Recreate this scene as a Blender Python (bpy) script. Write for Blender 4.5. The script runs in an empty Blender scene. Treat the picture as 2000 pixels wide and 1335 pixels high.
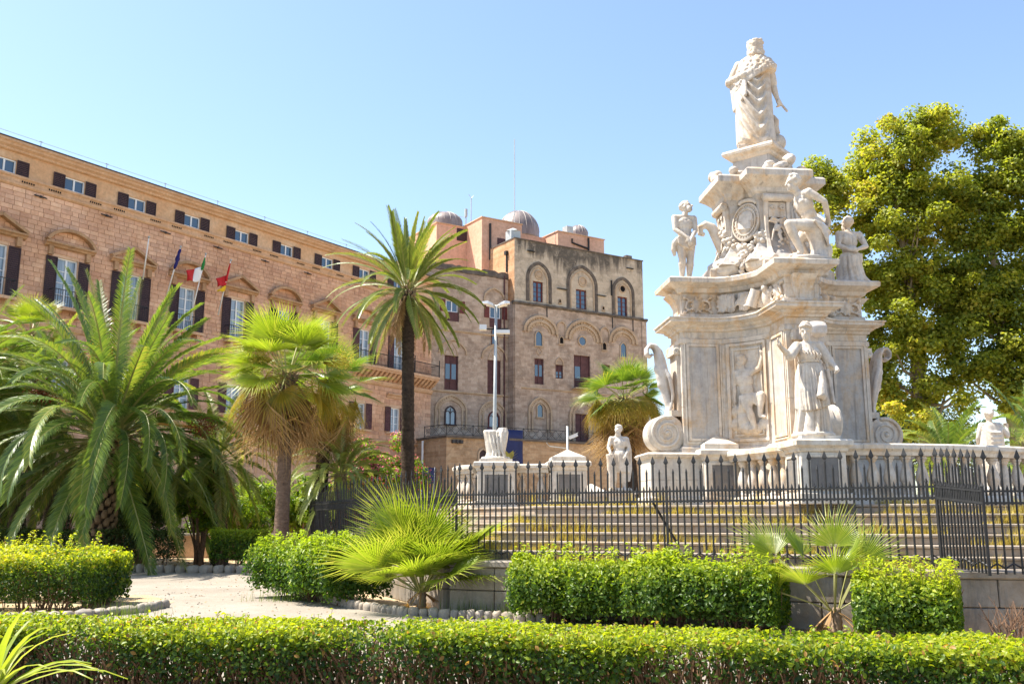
import bpy, bmesh, math, random
import numpy as np
from mathutils import Vector, Matrix, Euler
from math import sin, cos, pi, radians, atan, tan, sqrt, exp

random.seed(7)
rng = np.random.default_rng(7)
scene = bpy.context.scene
COL = scene.collection

# ------------------------------------------------------------------ camera
CAM_H = 1.7
FPX = 1850.0                        # focal length in pixels of the 2000 px wide photograph
PITCH = atan((1012.0 - 667.5) / FPX)
cam_data = bpy.data.cameras.new('camera')
cam = bpy.data.objects.new('camera', cam_data)
COL.objects.link(cam)
cam.location = (0, 0, CAM_H)
cam.rotation_euler = (pi / 2 + PITCH, 0, 0)
cam_data.sensor_width = 36.0
cam_data.lens = 36.0 * FPX / 2000.0
cam_data.clip_start = 0.1
cam_data.clip_end = 3000.0
scene.camera = cam

# ------------------------------------------------------------------ sky, sun, exposure
SUN_EL = radians(60.0)
SUN_AZ = radians(-82.0)             # from the view axis (+Y); negative = to the left
world = bpy.data.worlds.new('World')
scene.world = world
world.use_nodes = True
wn = world.node_tree
wn.nodes.clear()
sky = wn.nodes.new('ShaderNodeTexSky')
sky.sky_type = 'NISHITA'
sky.sun_disc = False
sky.sun_elevation = SUN_EL
sky.sun_rotation = SUN_AZ
sky.altitude = 0.0
sky.air_density = 1.0
sky.dust_density = 0.8
sky.ozone_density = 1.3
wbg = wn.nodes.new('ShaderNodeBackground')
wbg.inputs['Strength'].default_value = 0.115
wo = wn.nodes.new('ShaderNodeOutputWorld')
wn.links.new(sky.outputs[0], wbg.inputs['Color'])
wn.links.new(wbg.outputs[0], wo.inputs['Surface'])
sun_data = bpy.data.lights.new('sun', 'SUN')
sun_data.energy = 4.8
sun_data.angle = radians(0.53)
sun_data.color = (1.0, 0.94, 0.84)
sun = bpy.data.objects.new('sun', sun_data)
COL.objects.link(sun)
SUN_DIR = Vector((sin(SUN_AZ) * cos(SUN_EL), cos(SUN_AZ) * cos(SUN_EL), sin(SUN_EL)))
sun.rotation_euler = SUN_DIR.to_track_quat('Z', 'Y').to_euler()
sun.location = (-30, 20, 50)
scene.view_settings.view_transform = 'Standard'
scene.view_settings.look = 'None'
scene.view_settings.exposure = 1.36
scene.view_settings.gamma = 1.0
scene.view_settings.use_curve_mapping = False
try:
    scene.cycles.use_denoising = True
    scene.cycles.max_bounces = 8
    scene.cycles.transparent_max_bounces = 8
    scene.cycles.sample_clamp_indirect = 6.0
except Exception:
    pass

# ------------------------------------------------------------------ helpers
_c, _s = cos(PITCH), sin(PITCH)
def W(px, py, Y):
    """world point seen at photograph pixel (px, py) standing Y metres in front of the camera"""
    a = (px - 1000) / FPX
    b = (667.5 - py) / FPX
    d = Vector((a, _c - b * _s, _s + b * _c))
    return Vector((0, 0, CAM_H)) + d * (Y / d.y)
def WZ(px, py, Y):
    return W(px, py, Y).z
def WX(px, py, Y):
    return W(px, py, Y).x

def link(o, parent=None):
    COL.objects.link(o)
    if parent is not None:
        o.parent = parent
    return o
def tag(o, label=None, cat=None, group=None, kind=None):
    if label: o['label'] = label
    if cat: o['category'] = cat
    if group: o['group'] = group
    if kind: o['kind'] = kind
    return o
def empty(name, loc=(0, 0, 0), rz=0.0, label=None, cat=None, group=None):
    o = bpy.data.objects.new(name, None)
    o.empty_display_size = 0.3
    o.location = loc
    o.rotation_euler = (0, 0, rz)
    link(o)
    return tag(o, label, cat, group)
def inst(name, mesh, parent=None, loc=(0, 0, 0), rot=(0, 0, 0), scale=(1, 1, 1)):
    o = bpy.data.objects.new(name, mesh)
    o.location = loc
    o.rotation_euler = rot
    o.scale = scale if hasattr(scale, '__len__') else (scale,) * 3
    return link(o, parent)
def copy_tree(o, parent=None):
    c = o.copy()
    COL.objects.link(c)
    c.parent = parent
    for ch in list(o.children):
        copy_tree(ch, c)
    return c

class MB:
    """collects shapes into one mesh"""
    def __init__(self):
        self.v = []; self.f = []; self.m = []; self.t = []; self.mi = 0; self.M = None; self.tint = 0.5
    def vert(self, p):
        p = Vector(p)
        if self.M is not None:
            p = self.M @ p
        self.v.append((p.x, p.y, p.z))
        return len(self.v) - 1
    def face(self, idx):
        self.f.append(tuple(idx)); self.m.append(self.mi); self.t.append(self.tint)
    def quad(self, *ps):
        self.face([self.vert(p) for p in ps])
    def box(self, c, s, rz=0.0, taper=1.0):
        cx, cy, cz = c; hx, hy, hz = s[0] / 2, s[1] / 2, s[2] / 2
        ids = []
        for dz in (-1, 1):
            k = taper if dz > 0 else 1.0
            for dx, dy in ((-1, -1), (1, -1), (1, 1), (-1, 1)):
                x, y = dx * hx * k, dy * hy * k
                ids.append(self.vert((cx + x * cos(rz) - y * sin(rz), cy + x * sin(rz) + y * cos(rz), cz + dz * hz)))
        a = ids
        for q in ((3, 2, 1, 0), (4, 5, 6, 7), (0, 1, 5, 4), (1, 2, 6, 5), (2, 3, 7, 6), (3, 0, 4, 7)):
            self.face([a[i] for i in q])
    def bx(self, x0, x1, y0, y1, z0, z1):
        self.box(((x0 + x1) / 2, (y0 + y1) / 2, (z0 + z1) / 2), (x1 - x0, y1 - y0, z1 - z0))
    def prism(self, poly, z0, z1, cap=True):
        """poly: list of (x, y) counter-clockwise, extruded along z"""
        n = len(poly)
        a = [self.vert((x, y, z0)) for x, y in poly]
        b = [self.vert((x, y, z1)) for x, y in poly]
        for i in range(n):
            j = (i + 1) % n
            self.face((a[i], a[j], b[j], b[i]))
        if cap:
            self.face(b); self.face(a[::-1])
    def loft(self, rings, cap0=True, cap1=True, closed=True):
        ids = [[self.vert(p) for p in r] for r in rings]
        n = len(ids[0])
        for k in range(len(ids) - 1):
            for i in range(n if closed else n - 1):
                j = (i + 1) % n
                self.face((ids[k][i], ids[k][j], ids[k + 1][j], ids[k + 1][i]))
        if cap0: self.face(ids[0][::-1])
        if cap1: self.face(ids[-1])
    def lathe(self, prof, n=16, c=(0, 0, 0), sx=1.0, sy=1.0):
        rings = []
        for r, z in prof:
            rings.append([(c[0] + r * sx * cos(2 * pi * i / n), c[1] + r * sy * sin(2 * pi * i / n), c[2] + z) for i in range(n)])
        self.loft(rings)
    def tube(self, pts, rad, n=6, cap=True):
        pts = [Vector(p) for p in pts]
        rings = []
        prev = None
        for i, p in enumerate(pts):
            d = (pts[min(i + 1, len(pts) - 1)] - pts[max(i - 1, 0)])
            if d.length < 1e-9: d = Vector((0, 0, 1))
            d.normalize()
            if prev is None:
                u = d.cross(Vector((0, 0, 1)))
                if u.length < 1e-3: u = d.cross(Vector((1, 0, 0)))
            else:
                u = prev - d * prev.dot(d)
            u.normalize(); prev = u
            w = d.cross(u)
            r = rad[i] if hasattr(rad, '__len__') else rad
            rings.append([p + (u * cos(2 * pi * k / n) + w * sin(2 * pi * k / n)) * r for k in range(n)])
        self.loft(rings, cap, cap)
    def ball(self, c, r, nu=10, nv=7, M=None):
        r = r if hasattr(r, '__len__') else (r, r, r)
        rings = []
        for k in range(nv + 1):
            ph = -pi / 2 + pi * (0.04 + 0.92 * k / nv)
            ring = []
            for i in range(nu):
                th = 2 * pi * i / nu
                p = Vector((r[0] * cos(ph) * cos(th), r[1] * cos(ph) * sin(th), r[2] * sin(ph)))
                if M is not None: p = M @ p
                ring.append(Vector(c) + p)
            rings.append(ring)
        self.loft(rings)
    def cap(self, p0, p1, r0, r1, n=12):
        """tapered capsule"""
        p0 = Vector(p0); p1 = Vector(p1)
        d = p1 - p0; L = d.length; d.normalize()
        pts = []; rad = []
        for k in range(4):
            a = (k + 0.3) / 4.3 * pi / 2
            pts.append(p0 - d * r0 * cos(a)); rad.append(r0 * sin(a))
        pts.append(p0); rad.append(r0); pts.append(p1); rad.append(r1)
        for k in range(3, -1, -1):
            a = (k + 0.3) / 4.3 * pi / 2
            pts.append(p1 + d * r1 * cos(a)); rad.append(r1 * sin(a))
        self.tube(pts, rad, n)
    def mesh(self, name, mats, smooth=False, angle=None):
        me = bpy.data.meshes.new(name)
        me.from_pydata(self.v, [], self.f)
        mats = mats if isinstance(mats, (list, tuple)) else [mats]
        for m in mats: me.materials.append(m)
        if len(mats) > 1: me.polygons.foreach_set('material_index', self.m)
        at = me.attributes.new('tint', 'FLOAT', 'FACE')
        at.data.foreach_set('value', self.t)
        if smooth:
            me.polygons.foreach_set('use_smooth', [True] * len(self.f))
            if angle is not None:
                try: me.set_sharp_from_angle(angle=radians(angle))
                except Exception: pass
        me.update()
        return me
    def build(self, name, mats, parent=None, smooth=False, angle=None, loc=(0, 0, 0), rot=(0, 0, 0)):
        return inst(name, self.mesh(name, mats, smooth, angle), parent, loc, rot)

def bevel(o, w, seg=1):
    m = o.modifiers.new('bevel', 'BEVEL')
    m.width = w; m.segments = seg; m.limit_method = 'ANGLE'; m.angle_limit = radians(40)
    return o

def np_mesh(name, V, F, mat, tint=None, smooth=False):
    """V (n,3) float, F (m,k) int, tint (m,) per face"""
    me = bpy.data.meshes.new(name)
    V = np.asarray(V, dtype=np.float32); F = np.asarray(F, dtype=np.int32)
    m, k = F.shape
    me.vertices.add(len(V)); me.vertices.foreach_set('co', V.ravel())
    me.loops.add(m * k); me.loops.foreach_set('vertex_index', F.ravel())
    me.polygons.add(m)
    me.polygons.foreach_set('loop_start', np.arange(0, m * k, k, dtype=np.int32))
    me.polygons.foreach_set('loop_total', np.full(m, k, dtype=np.int32))
    if tint is not None:
        at = me.attributes.new('tint', 'FLOAT', 'FACE')
        at.data.foreach_set('value', np.asarray(tint, dtype=np.float32))
    if smooth: me.polygons.foreach_set('use_smooth', np.ones(m, dtype=bool))
    me.materials.append(mat)
    me.update(calc_edges=True)
    return me

def leaf_mesh(name, C, N, size, mat, aspect=0.5, fold=0.25, tint=None, droop=0.0, ovate=False):
    """many folded leaf faces: centre C, facing N, length size"""
    n = len(C)
    N = N / (np.linalg.norm(N, axis=1, keepdims=True) + 1e-9)
    R = rng.normal(size=(n, 3))
    R[:, 2] -= droop
    U = R - N * (R * N).sum(1, keepdims=True)
    U /= np.linalg.norm(U, axis=1, keepdims=True) + 1e-9
    B = np.cross(N, U)
    L = (np.asarray(size) * np.ones(n))[:, None]
    base = C - U * L * 0.5
    tip = C + U * L * 0.5 - N * L * 0.1
    w = L * aspect * 0.5
    lf = C - U * L * 0.05 + B * w + N * w * fold * 2
    rt = C - U * L * 0.05 - B * w + N * w * fold * 2
    if tint is None: tint = rng.random(n)
    if ovate:
        cu = N * L * 0.08
        r1 = C - U * L * 0.22 - B * w * 0.85 + N * w * fold * 1.6; r2 = C + U * L * 0.16 - B * w * 0.92 + N * w * fold * 1.6 - cu * 0.4
        l1 = C - U * L * 0.22 + B * w * 0.85 + N * w * fold * 1.6; l2 = C + U * L * 0.16 + B * w * 0.92 + N * w * fold * 1.6 - cu * 0.4
        m = C + U * L * 0.05
        V = np.stack([base, r1, r2, tip - cu, l2, l1, m], 1).reshape(-1, 3); i = np.arange(n) * 7
        F = np.concatenate([np.stack([i + a, i + b, i + 6], 1) for a, b in ((0, 1), (1, 2), (2, 3), (3, 4), (4, 5), (5, 0))])
        return np_mesh(name, V, F, mat, np.tile(tint, 6))
    V = np.stack([base, rt, tip, lf], 1).reshape(-1, 3)
    i = np.arange(n) * 4
    F = np.concatenate([np.stack([i, i + 1, i + 2], 1), np.stack([i, i + 2, i + 3], 1)])
    if tint is None: tint = rng.random(n)
    return np_mesh(name, V, F, mat, np.concatenate([tint, tint]))

# ------------------------------------------------------------------ materials
def new_mat(name):
    m = bpy.data.materials.new(name)
    m.use_nodes = True
    nt = m.node_tree
    b = nt.nodes['Principled BSDF']
    return m, nt, b
def N(nt, typ, **kw):
    n = nt.nodes.new(typ)
    for k, v in kw.items():
        if hasattr(n, k): setattr(n, k, v)
        else: n.inputs[k].default_value = v
    return n
def ramp(nt, fac, stops):
    r = nt.nodes.new('ShaderNodeValToRGB')
    cr = r.color_ramp
    while len(cr.elements) < len(stops): cr.elements.new(0.5)
    for e, (p, c) in zip(cr.elements, stops):
        e.position = p; e.color = (c[0], c[1], c[2], 1)
    nt.links.new(fac, r.inputs[0])
    return r.outputs[0]
def mixc(nt, fac, a, b, mode='MIX'):
    m = nt.nodes.new('ShaderNodeMix'); m.data_type = 'RGBA'; m.blend_type = mode
    for sock, val in ((m.inputs['Factor'], fac), (m.inputs['A'], a), (m.inputs['B'], b)):
        if hasattr(val, 'is_linked'): nt.links.new(val, sock)
        elif isinstance(val, (int, float)): sock.default_value = val
        else: sock.default_value = (val[0], val[1], val[2], 1)
    return m.outputs['Result']
def math_(nt, op, a, b=None, c=None):
    m = nt.nodes.new('ShaderNodeMath'); m.operation = op
    for i, v in enumerate((a, b, c)):
        if v is None: continue
        if hasattr(v, 'is_linked'): nt.links.new(v, m.inputs[i])
        else: m.inputs[i].default_value = v
    return m.outputs[0]
def coords(nt, scale=(1, 1, 1), world=True, rot=(0, 0, 0)):
    """surface coordinates in metres (world position)"""
    mp = nt.nodes.new('ShaderNodeMapping')
    mp.inputs['Scale'].default_value = scale
    mp.inputs['Rotation'].default_value = rot
    if world:
        g = nt.nodes.new('ShaderNodeNewGeometry'); nt.links.new(g.outputs['Position'], mp.inputs[0])
    else:
        g = nt.nodes.new('ShaderNodeTexCoord'); nt.links.new(g.outputs['Object'], mp.inputs[0])
    return mp.outputs[0]
def noise(nt, vec, scale, detail=4, rough=0.6, dist=0.0):
    n = nt.nodes.new('ShaderNodeTexNoise')
    n.inputs['Scale'].default_value = scale; n.inputs['Detail'].default_value = detail
    n.inputs['Roughness'].default_value = rough; n.inputs['Distortion'].default_value = dist
    nt.links.new(vec, n.inputs['Vector'])
    return n.outputs['Fac']
def bump(nt, b, height, strength=0.3, dist=0.02):
    n = nt.nodes.new('ShaderNodeBump')
    n.inputs['Strength'].default_value = strength; n.inputs['Distance'].default_value = dist
    nt.links.new(height, n.inputs['Height'])
    nt.links.new(n.outputs[0], b.inputs['Normal'])
    return n
def plain(name, col, rough=0.6, metal=0.0, var=0.15, scale=6.0, spec=0.3):
    m, nt, b = new_mat(name)
    v = coords(nt)
    f = noise(nt, v, scale)
    lo = [c * (1 - var) for c in col]; hi = [min(1, c * (1 + var)) for c in col]
    c = ramp(nt, f, [(0.3, lo), (0.7, hi)])
    nt.links.new(c, b.inputs['Base Color'])
    b.inputs['Roughness'].default_value = rough; b.inputs['Metallic'].default_value = metal
    b.inputs['Specular IOR Level'].default_value = spec
    bump(nt, b, f, 0.15, 0.01)
    return m
def leaf_mat(name, stops, trans=0.4, rough=0.45, attr=True, tcol=1.35, spec=0.35):
    """foliage: diffuse + light through the blade; colour from the per-leaf random number"""
    m, nt, b = new_mat(name)
    if attr:
        a = nt.nodes.new('ShaderNodeAttribute'); a.attribute_name = 'tint'; fac = a.outputs['Fac']
        oi = nt.nodes.new('ShaderNodeObjectInfo')
        fac = math_(nt, 'ADD', fac, math_(nt, 'MULTIPLY', math_(nt, 'SUBTRACT', oi.outputs['Random'], 0.5), 0.22))
    else:
        fac = nt.nodes.new('ShaderNodeObjectInfo').outputs['Random']
    c = ramp(nt, fac, stops)
    nt.links.new(c, b.inputs['Base Color'])
    b.inputs['Roughness'].default_value = rough
    b.inputs['Specular IOR Level'].default_value = spec
    tr = nt.nodes.new('ShaderNodeBsdfTranslucent')
    tc = mixc(nt, 1.0, c, (tcol, tcol * 1.02, tcol * 0.45), 'MULTIPLY')
    nt.links.new(tc, tr.inputs['Color'])
    mx = nt.nodes.new('ShaderNodeMixShader'); mx.inputs[0].default_value = trans
    out = nt.nodes['Material Output']
    nt.links.new(b.outputs[0], mx.inputs[1]); nt.links.new(tr.outputs[0], mx.inputs[2])
    nt.links.new(mx.outputs[0], out.inputs['Surface'])
    return m

MAT = {}
def make_materials():
    # ashlar of the palace: colour per block
    for nm, byobj in (('ashlar', False), ('ashlar_obj', True)):
        m, nt, b = new_mat(nm)
        v = coords(nt)
        if byobj: fac = nt.nodes.new('ShaderNodeObjectInfo').outputs['Random']
        else:
            a = nt.nodes.new('ShaderNodeAttribute'); a.attribute_name = 'tint'; fac = a.outputs['Fac']
        big = noise(nt, v, 0.25, 3)
        fine = noise(nt, v, 3.5, 5, 0.7)
        c1 = ramp(nt, fac, [(0.0, (0.53, 0.33, 0.235)), (0.2, (0.57, 0.385, 0.285)), (0.4, (0.63, 0.405, 0.28)), (0.6, (0.62, 0.42, 0.31)), (0.8, (0.68, 0.45, 0.315)), (1.0, (0.72, 0.505, 0.365))])
        c2 = ramp(nt, fine, [(0.3, (0.84, 0.79, 0.74)), (0.7, (1.12, 1.08, 1.04))])
        c3 = ramp(nt, big, [(0.35, (0.88, 0.80, 0.74)), (0.65, (1.12, 1.1, 1.08))])
        c = mixc(nt, 1.0, mixc(nt, 1.0, c1, c2, 'MULTIPLY'), c3, 'MULTIPLY')
        nt.links.new(c, b.inputs['Base Color']); b.inputs['Roughness'].default_value = 0.9
        b.inputs['Specular IOR Level'].default_value = 0.15
        bump(nt, b, fine, 0.5, 0.03)
        MAT[nm] = m
    # mortar bed and mouldings
    def stone(nm, lo, mid, hi, s=1.2, rough=0.9, streak=None, bs=0.4):
        m, nt, b = new_mat(nm)
        v = coords(nt)
        f = noise(nt, v, s, 6, 0.65); g = noise(nt, v, s * 9, 4, 0.7)
        c = ramp(nt, f, [(0.28, lo), (0.5, mid), (0.72, hi)])
        c = mixc(nt, 1.0, c, ramp(nt, g, [(0.3, (0.8, 0.78, 0.75)), (0.7, (1.12, 1.1, 1.08))]), 'MULTIPLY')
        if streak:
            sv = coords(nt, (1.1, 1.1, 0.12))
            sf = noise(nt, sv, streak[0], 5, 0.7)
            c = mixc(nt, ramp(nt, sf, [(streak[1], (0, 0, 0)), (streak[1] + 0.14, (streak[3],) * 3)]), c, streak[2])
        nt.links.new(c, b.inputs['Base Color']); b.inputs['Roughness'].default_value = rough
        b.inputs['Specular IOR Level'].default_value = 0.2
        bump(nt, b, g, bs, 0.02)
        MAT[nm] = m
        return m, nt, b
    stone('mortar', (0.60, 0.40, 0.27), (0.66, 0.455, 0.31), (0.72, 0.51, 0.36))
    stone('moulding', (0.52, 0.325, 0.195), (0.60, 0.39, 0.25), (0.67, 0.47, 0.32), 0.8, streak=(0.9, 0.58, (0.25, 0.15, 0.08), 0.6))
    stone('pediment_stone', (0.33, 0.20, 0.11), (0.45, 0.28, 0.16), (0.56, 0.37, 0.23), 1.1, streak=(0.9, 0.54, (0.20, 0.125, 0.075), 0.7))
    stone('attic_plaster', (0.59, 0.35, 0.195), (0.63, 0.405, 0.24), (0.68, 0.51, 0.36), 0.5, bs=0.2)
    stone('pink_plaster', (0.60, 0.34, 0.235), (0.65, 0.39, 0.275), (0.69, 0.44, 0.32), 0.35, streak=(0.5, 0.62, (0.40, 0.20, 0.13), 0.5), bs=0.1)
    # tower masonry: small blocks below 10 px, fine relief only
    for nm, lo, mid, hi, mort, bw, bh, dark in (
            ('tower_stone', (0.35, 0.255, 0.19), (0.46, 0.345, 0.265), (0.57, 0.45, 0.355), (0.55, 0.45, 0.36), 0.62, 0.27, 0.25),
            ('tower_upper', (0.44, 0.36, 0.27), (0.52, 0.43, 0.325), (0.58, 0.485, 0.375), (0.53, 0.44, 0.335), 0.9, 0.36, 1.15),
            ('tower_side', (0.42, 0.22, 0.11), (0.50, 0.29, 0.16), (0.56, 0.36, 0.22), (0.52, 0.33, 0.2), 0.6, 0.28, 0.3),
            ('terrace_stone', (0.38, 0.24, 0.135), (0.47, 0.31, 0.185), (0.55, 0.39, 0.25), (0.56, 0.44, 0.31), 0.55, 0.24, 0.2)):
        m, nt, b = new_mat(nm)
        v = coords(nt)
        # turn world position into along-wall / height coordinates
        sp = nt.nodes.new('ShaderNodeSeparateXYZ'); nt.links.new(v, sp.inputs[0])
        al = math_(nt, 'ADD', math_(nt, 'MULTIPLY', sp.outputs['X'], 0.85), math_(nt, 'MULTIPLY', sp.outputs['Y'], 0.53))
        cb = nt.nodes.new('ShaderNodeCombineXYZ'); nt.links.new(al, cb.inputs[0]); nt.links.new(sp.outputs['Z'], cb.inputs[1])
        br = nt.nodes.new('ShaderNodeTexBrick')
        nt.links.new(cb.outputs[0], br.inputs['Vector'])
        br.inputs['Scale'].default_value = 1.0
        br.inputs['Brick Width'].default_value = bw; br.inputs['Row Height'].default_value = bh
        br.inputs['Mortar Size'].default_value = 0.018; br.inputs['Mortar Smooth'].default_value = 0.4
        br.inputs['Color1'].default_value = (0, 0, 0, 1); br.inputs['Color2'].default_value = (1, 1, 1, 1)
        br.inputs['Mortar'].default_value = (0.5, 0.5, 0.5, 1); br.inputs['Bias'].default_value = 0.0
        f = noise(nt, v, 0.35, 6, 0.7); g = noise(nt, v, 4.0, 5, 0.75)
        sm = math_(nt, 'ADD', math_(nt, 'MULTIPLY', br.outputs['Color'], 0.35), math_(nt, 'ADD', math_(nt, 'MULTIPLY', f, 0.5), math_(nt, 'MULTIPLY', g, 0.32)))
        c = ramp(nt, sm, [(0.35, lo), (0.58, mid), (0.82, hi)])
        c = mixc(nt, math_(nt, 'MULTIPLY', br.outputs['Fac'], 0.45), c, mort)
        # rain streaks with ragged lower ends, densest where water ran off the parapet
        sv = coords(nt, (1.0, 1.0, 0.10)); sf = noise(nt, sv, 1.1, 6, 0.72)
        pv = noise(nt, v, 0.16, 2)
        st = math_(nt, 'ADD', sf, math_(nt, 'MULTIPLY', math_(nt, 'SUBTRACT', pv, 0.5), 0.9))
        if nm == 'tower_upper':
            st = math_(nt, 'ADD', st, math_(nt, 'MULTIPLY', math_(nt, 'SUBTRACT', sp.outputs['Z'], 24.6), 0.11))
        k = ramp(nt, st, [(0.50, (0, 0, 0)), (0.66, (dark * 0.8,) * 3)])
        c = mixc(nt, k, c, (0.085, 0.075, 0.065))
        bl = noise(nt, v, 0.9, 7, 0.78, 0.6)
        c = mixc(nt, ramp(nt, bl, [(0.48, (0, 0, 0)), (0.62, (0.7,) * 3)]), c, tuple(x * 0.56 for x in mid))
        bl2 = noise(nt, v, 1.7, 6, 0.75, 0.4)
        c = mixc(nt, ramp(nt, bl2, [(0.56, (0, 0, 0)), (0.70, (0.5,) * 3)]), c, tuple(min(1, x * 1.28) for x in hi))
        nt.links.new(c, b.inputs['Base Color']); b.inputs['Roughness'].default_value = 0.93
        b.inputs['Specular IOR Level'].default_value = 0.1
        h = math_(nt, 'SUBTRACT', g, math_(nt, 'MULTIPLY', br.outputs['Fac'], 0.7))
        bump(nt, b, h, 0.6, 0.04)
        MAT[nm] = m
    stone('tower_trim', (0.36, 0.26, 0.175), (0.46, 0.345, 0.24), (0.55, 0.43, 0.315), 1.2)
    stone('dark_trim', (0.07, 0.06, 0.052), (0.13, 0.11, 0.095), (0.24, 0.195, 0.15), 1.6)
    # marble of the monument: cream with rusty and grey weathering
    def marble(nm, base, warm, grey, wf=0.5):
        m, nt, b = new_mat(nm)
        v = coords(nt)
        f = noise(nt, v, 0.9, 7, 0.7, 0.5); g = noise(nt, v, 6.0, 6, 0.75); s = noise(nt, coords(nt, (1, 1, 0.28)), 3.3, 6, 0.72, 0.3)
        c = ramp(nt, f, [(0.30, grey), (0.43, base), (0.54, base), (0.66, warm)])
        c = mixc(nt, ramp(nt, s, [(0.50, (0, 0, 0)), (0.62, (wf,) * 3)]), c, warm)
        sg = noise(nt, coords(nt, (1, 1, 0.15), True, (0, 0, 0.7)), 3.6, 6, 0.75)
        c = mixc(nt, ramp(nt, sg, [(0.52, (0, 0, 0)), (0.64, (0.7,) * 3)]), c, grey)
        c = mixc(nt, 1.0, c, ramp(nt, g, [(0.3, (0.76, 0.73, 0.70)), (0.62, (1.07, 1.06, 1.05))]), 'MULTIPLY')
        # pitted specks and thin dark run-off lines
        sp = noise(nt, v, 30, 3, 0.6)
        c = mixc(nt, ramp(nt, sp, [(0.62, (0, 0, 0)), (0.76, (0.4,) * 3)]), c, (0.30, 0.24, 0.18))
        ln = noise(nt, coords(nt, (1, 1, 0.05), True, (0, 0, 0.3)), 11, 4, 0.7)
        c = mixc(nt, ramp(nt, ln, [(0.59, (0, 0, 0)), (0.69, (0.6,) * 3)]), c, (0.20, 0.175, 0.155))
        nt.links.new(c, b.inputs['Base Color']); b.inputs['Roughness'].default_value = 0.62
        b.inputs['Specular IOR Level'].default_value = 0.3
        bump(nt, b, math_(nt, 'ADD', g, math_(nt, 'MULTIPLY', sp, 0.4)), 0.4, 0.02)
        MAT[nm] = m
    marble('marble', (0.585, 0.525, 0.45), (0.55, 0.38, 0.215), (0.39, 0.37, 0.35), 0.7)
    marble('statue_marble', (0.585, 0.525, 0.45), (0.54, 0.395, 0.25), (0.41, 0.385, 0.36), 0.55)
    marble('pale_marble', (0.61, 0.565, 0.49), (0.54, 0.41, 0.27), (0.44, 0.42, 0.395), 0.45)
    marble('grey_marble', (0.43, 0.41, 0.385), (0.50, 0.39, 0.275), (0.33, 0.325, 0.325), 0.6)
    marble('step_stone', (0.36, 0.305, 0.245), (0.34, 0.25, 0.16), (0.23, 0.205, 0.18), 0.6)
    marble('slate', (0.17, 0.165, 0.16), (0.24, 0.20, 0.155), (0.12, 0.122, 0.13), 0.4)
    marble('wall_stone', (0.29, 0.255, 0.215), (0.29, 0.22, 0.15), (0.15, 0.14, 0.13), 0.6)
    MAT['iron'] = plain('iron', (0.022, 0.021, 0.021), 0.55, 0.0, 0.35, 14, 0.4)
    MAT['dark_iron'] = plain('dark_iron', (0.03, 0.028, 0.028), 0.6, 0.0, 0.3, 9)
    MAT['galvanised'] = plain('galvanised', (0.42, 0.44, 0.43), 0.5, 0.3, 0.12, 4)
    MAT['white_metal'] = plain('white_metal', (0.74, 0.75, 0.76), 0.45, 0.0, 0.06, 3)
    MAT['shutter'] = plain('shutter', (0.05, 0.028, 0.03), 0.65, 0.0, 0.25, 3)
    MAT['red_wood'] = plain('red_wood', (0.125, 0.03, 0.026), 0.6, 0.0, 0.3, 3)
    MAT['maroon_wood'] = plain('maroon_wood', (0.095, 0.04, 0.04), 0.7, 0.0, 0.3, 3)
    MAT['white_paint'] = plain('white_paint', (0.76, 0.78, 0.80), 0.5, 0.0, 0.06, 3)
    MAT['black_void'] = plain('black_void', (0.012, 0.011, 0.012), 0.9, 0.0, 0.2, 2, 0.05)
    MAT['navy'] = plain('navy', (0.02, 0.028, 0.10), 0.7, 0.0, 0.15, 1.2)
    MAT['lead'] = plain('lead', (0.05, 0.045, 0.045), 0.6, 0.0, 0.2, 2)
    MAT['flag_blue'] = plain('flag_blue', (0.018, 0.02, 0.15), 0.8, 0, 0.1, 3)
    MAT['flag_red'] = plain('flag_red', (0.50, 0.02, 0.025), 0.8, 0, 0.1, 3)
    MAT['flag_white'] = plain('flag_white', (0.78, 0.77, 0.78), 0.8, 0, 0.04, 3)
    MAT['flag_green'] = plain('flag_green', (0.02, 0.22, 0.05), 0.8, 0, 0.1, 3)
    MAT['flag_yellow'] = plain('flag_yellow', (0.72, 0.45, 0.02), 0.8, 0, 0.1, 3)
    MAT['banner_gold'] = plain('banner_gold', (0.30, 0.26, 0.06), 0.8, 0, 0.3, 2)
    # glass: dark pane that mirrors the sky
    m, nt, b = new_mat('glass')
    b.inputs['Base Color'].default_value = (0.035, 0.07, 0.12, 1); b.inputs['Roughness'].default_value = 0.06
    b.inputs['Specular IOR Level'].default_value = 0.9; b.inputs['IOR'].default_value = 1.6
    v = coords(nt); bump(nt, b, noise(nt, v, 0.8, 2), 0.06, 0.05)
    MAT['glass'] = m
    m, nt, b = new_mat('curtained_glass')
    v = coords(nt, (6, 6, 0.3))
    c = ramp(nt, noise(nt, v, 1.0, 2), [(0.35, (0.16, 0.22, 0.28)), (0.65, (0.36, 0.43, 0.50))])
    nt.links.new(c, b.inputs['Base Color']); b.inputs['Roughness'].default_value = 0.08; b.inputs['Specular IOR Level'].default_value = 0.8
    MAT['curtained_glass'] = m
    # domes: weathered metal sheet
    m, nt, b = new_mat('dome_metal')
    v = coords(nt)
    f = noise(nt, coords(nt, (1, 1, 0.4)), 0.9, 5, 0.7)
    c = ramp(nt, f, [(0.3, (0.15, 0.115, 0.105)), (0.55, (0.24, 0.195, 0.18)), (0.75, (0.37, 0.33, 0.31))])
    nt.links.new(c, b.inputs['Base Color']); b.inputs['Roughness'].default_value = 0.5; b.inputs['Metallic'].default_value = 0.25
    MAT['dome_metal'] = m
    MAT['dome_rib'] = plain('dome_rib', (0.36, 0.32, 0.29), 0.6, 0.1, 0.2, 2)
    # ground
    m, nt, b = new_mat('path_ground')
    v = coords(nt)
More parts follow.
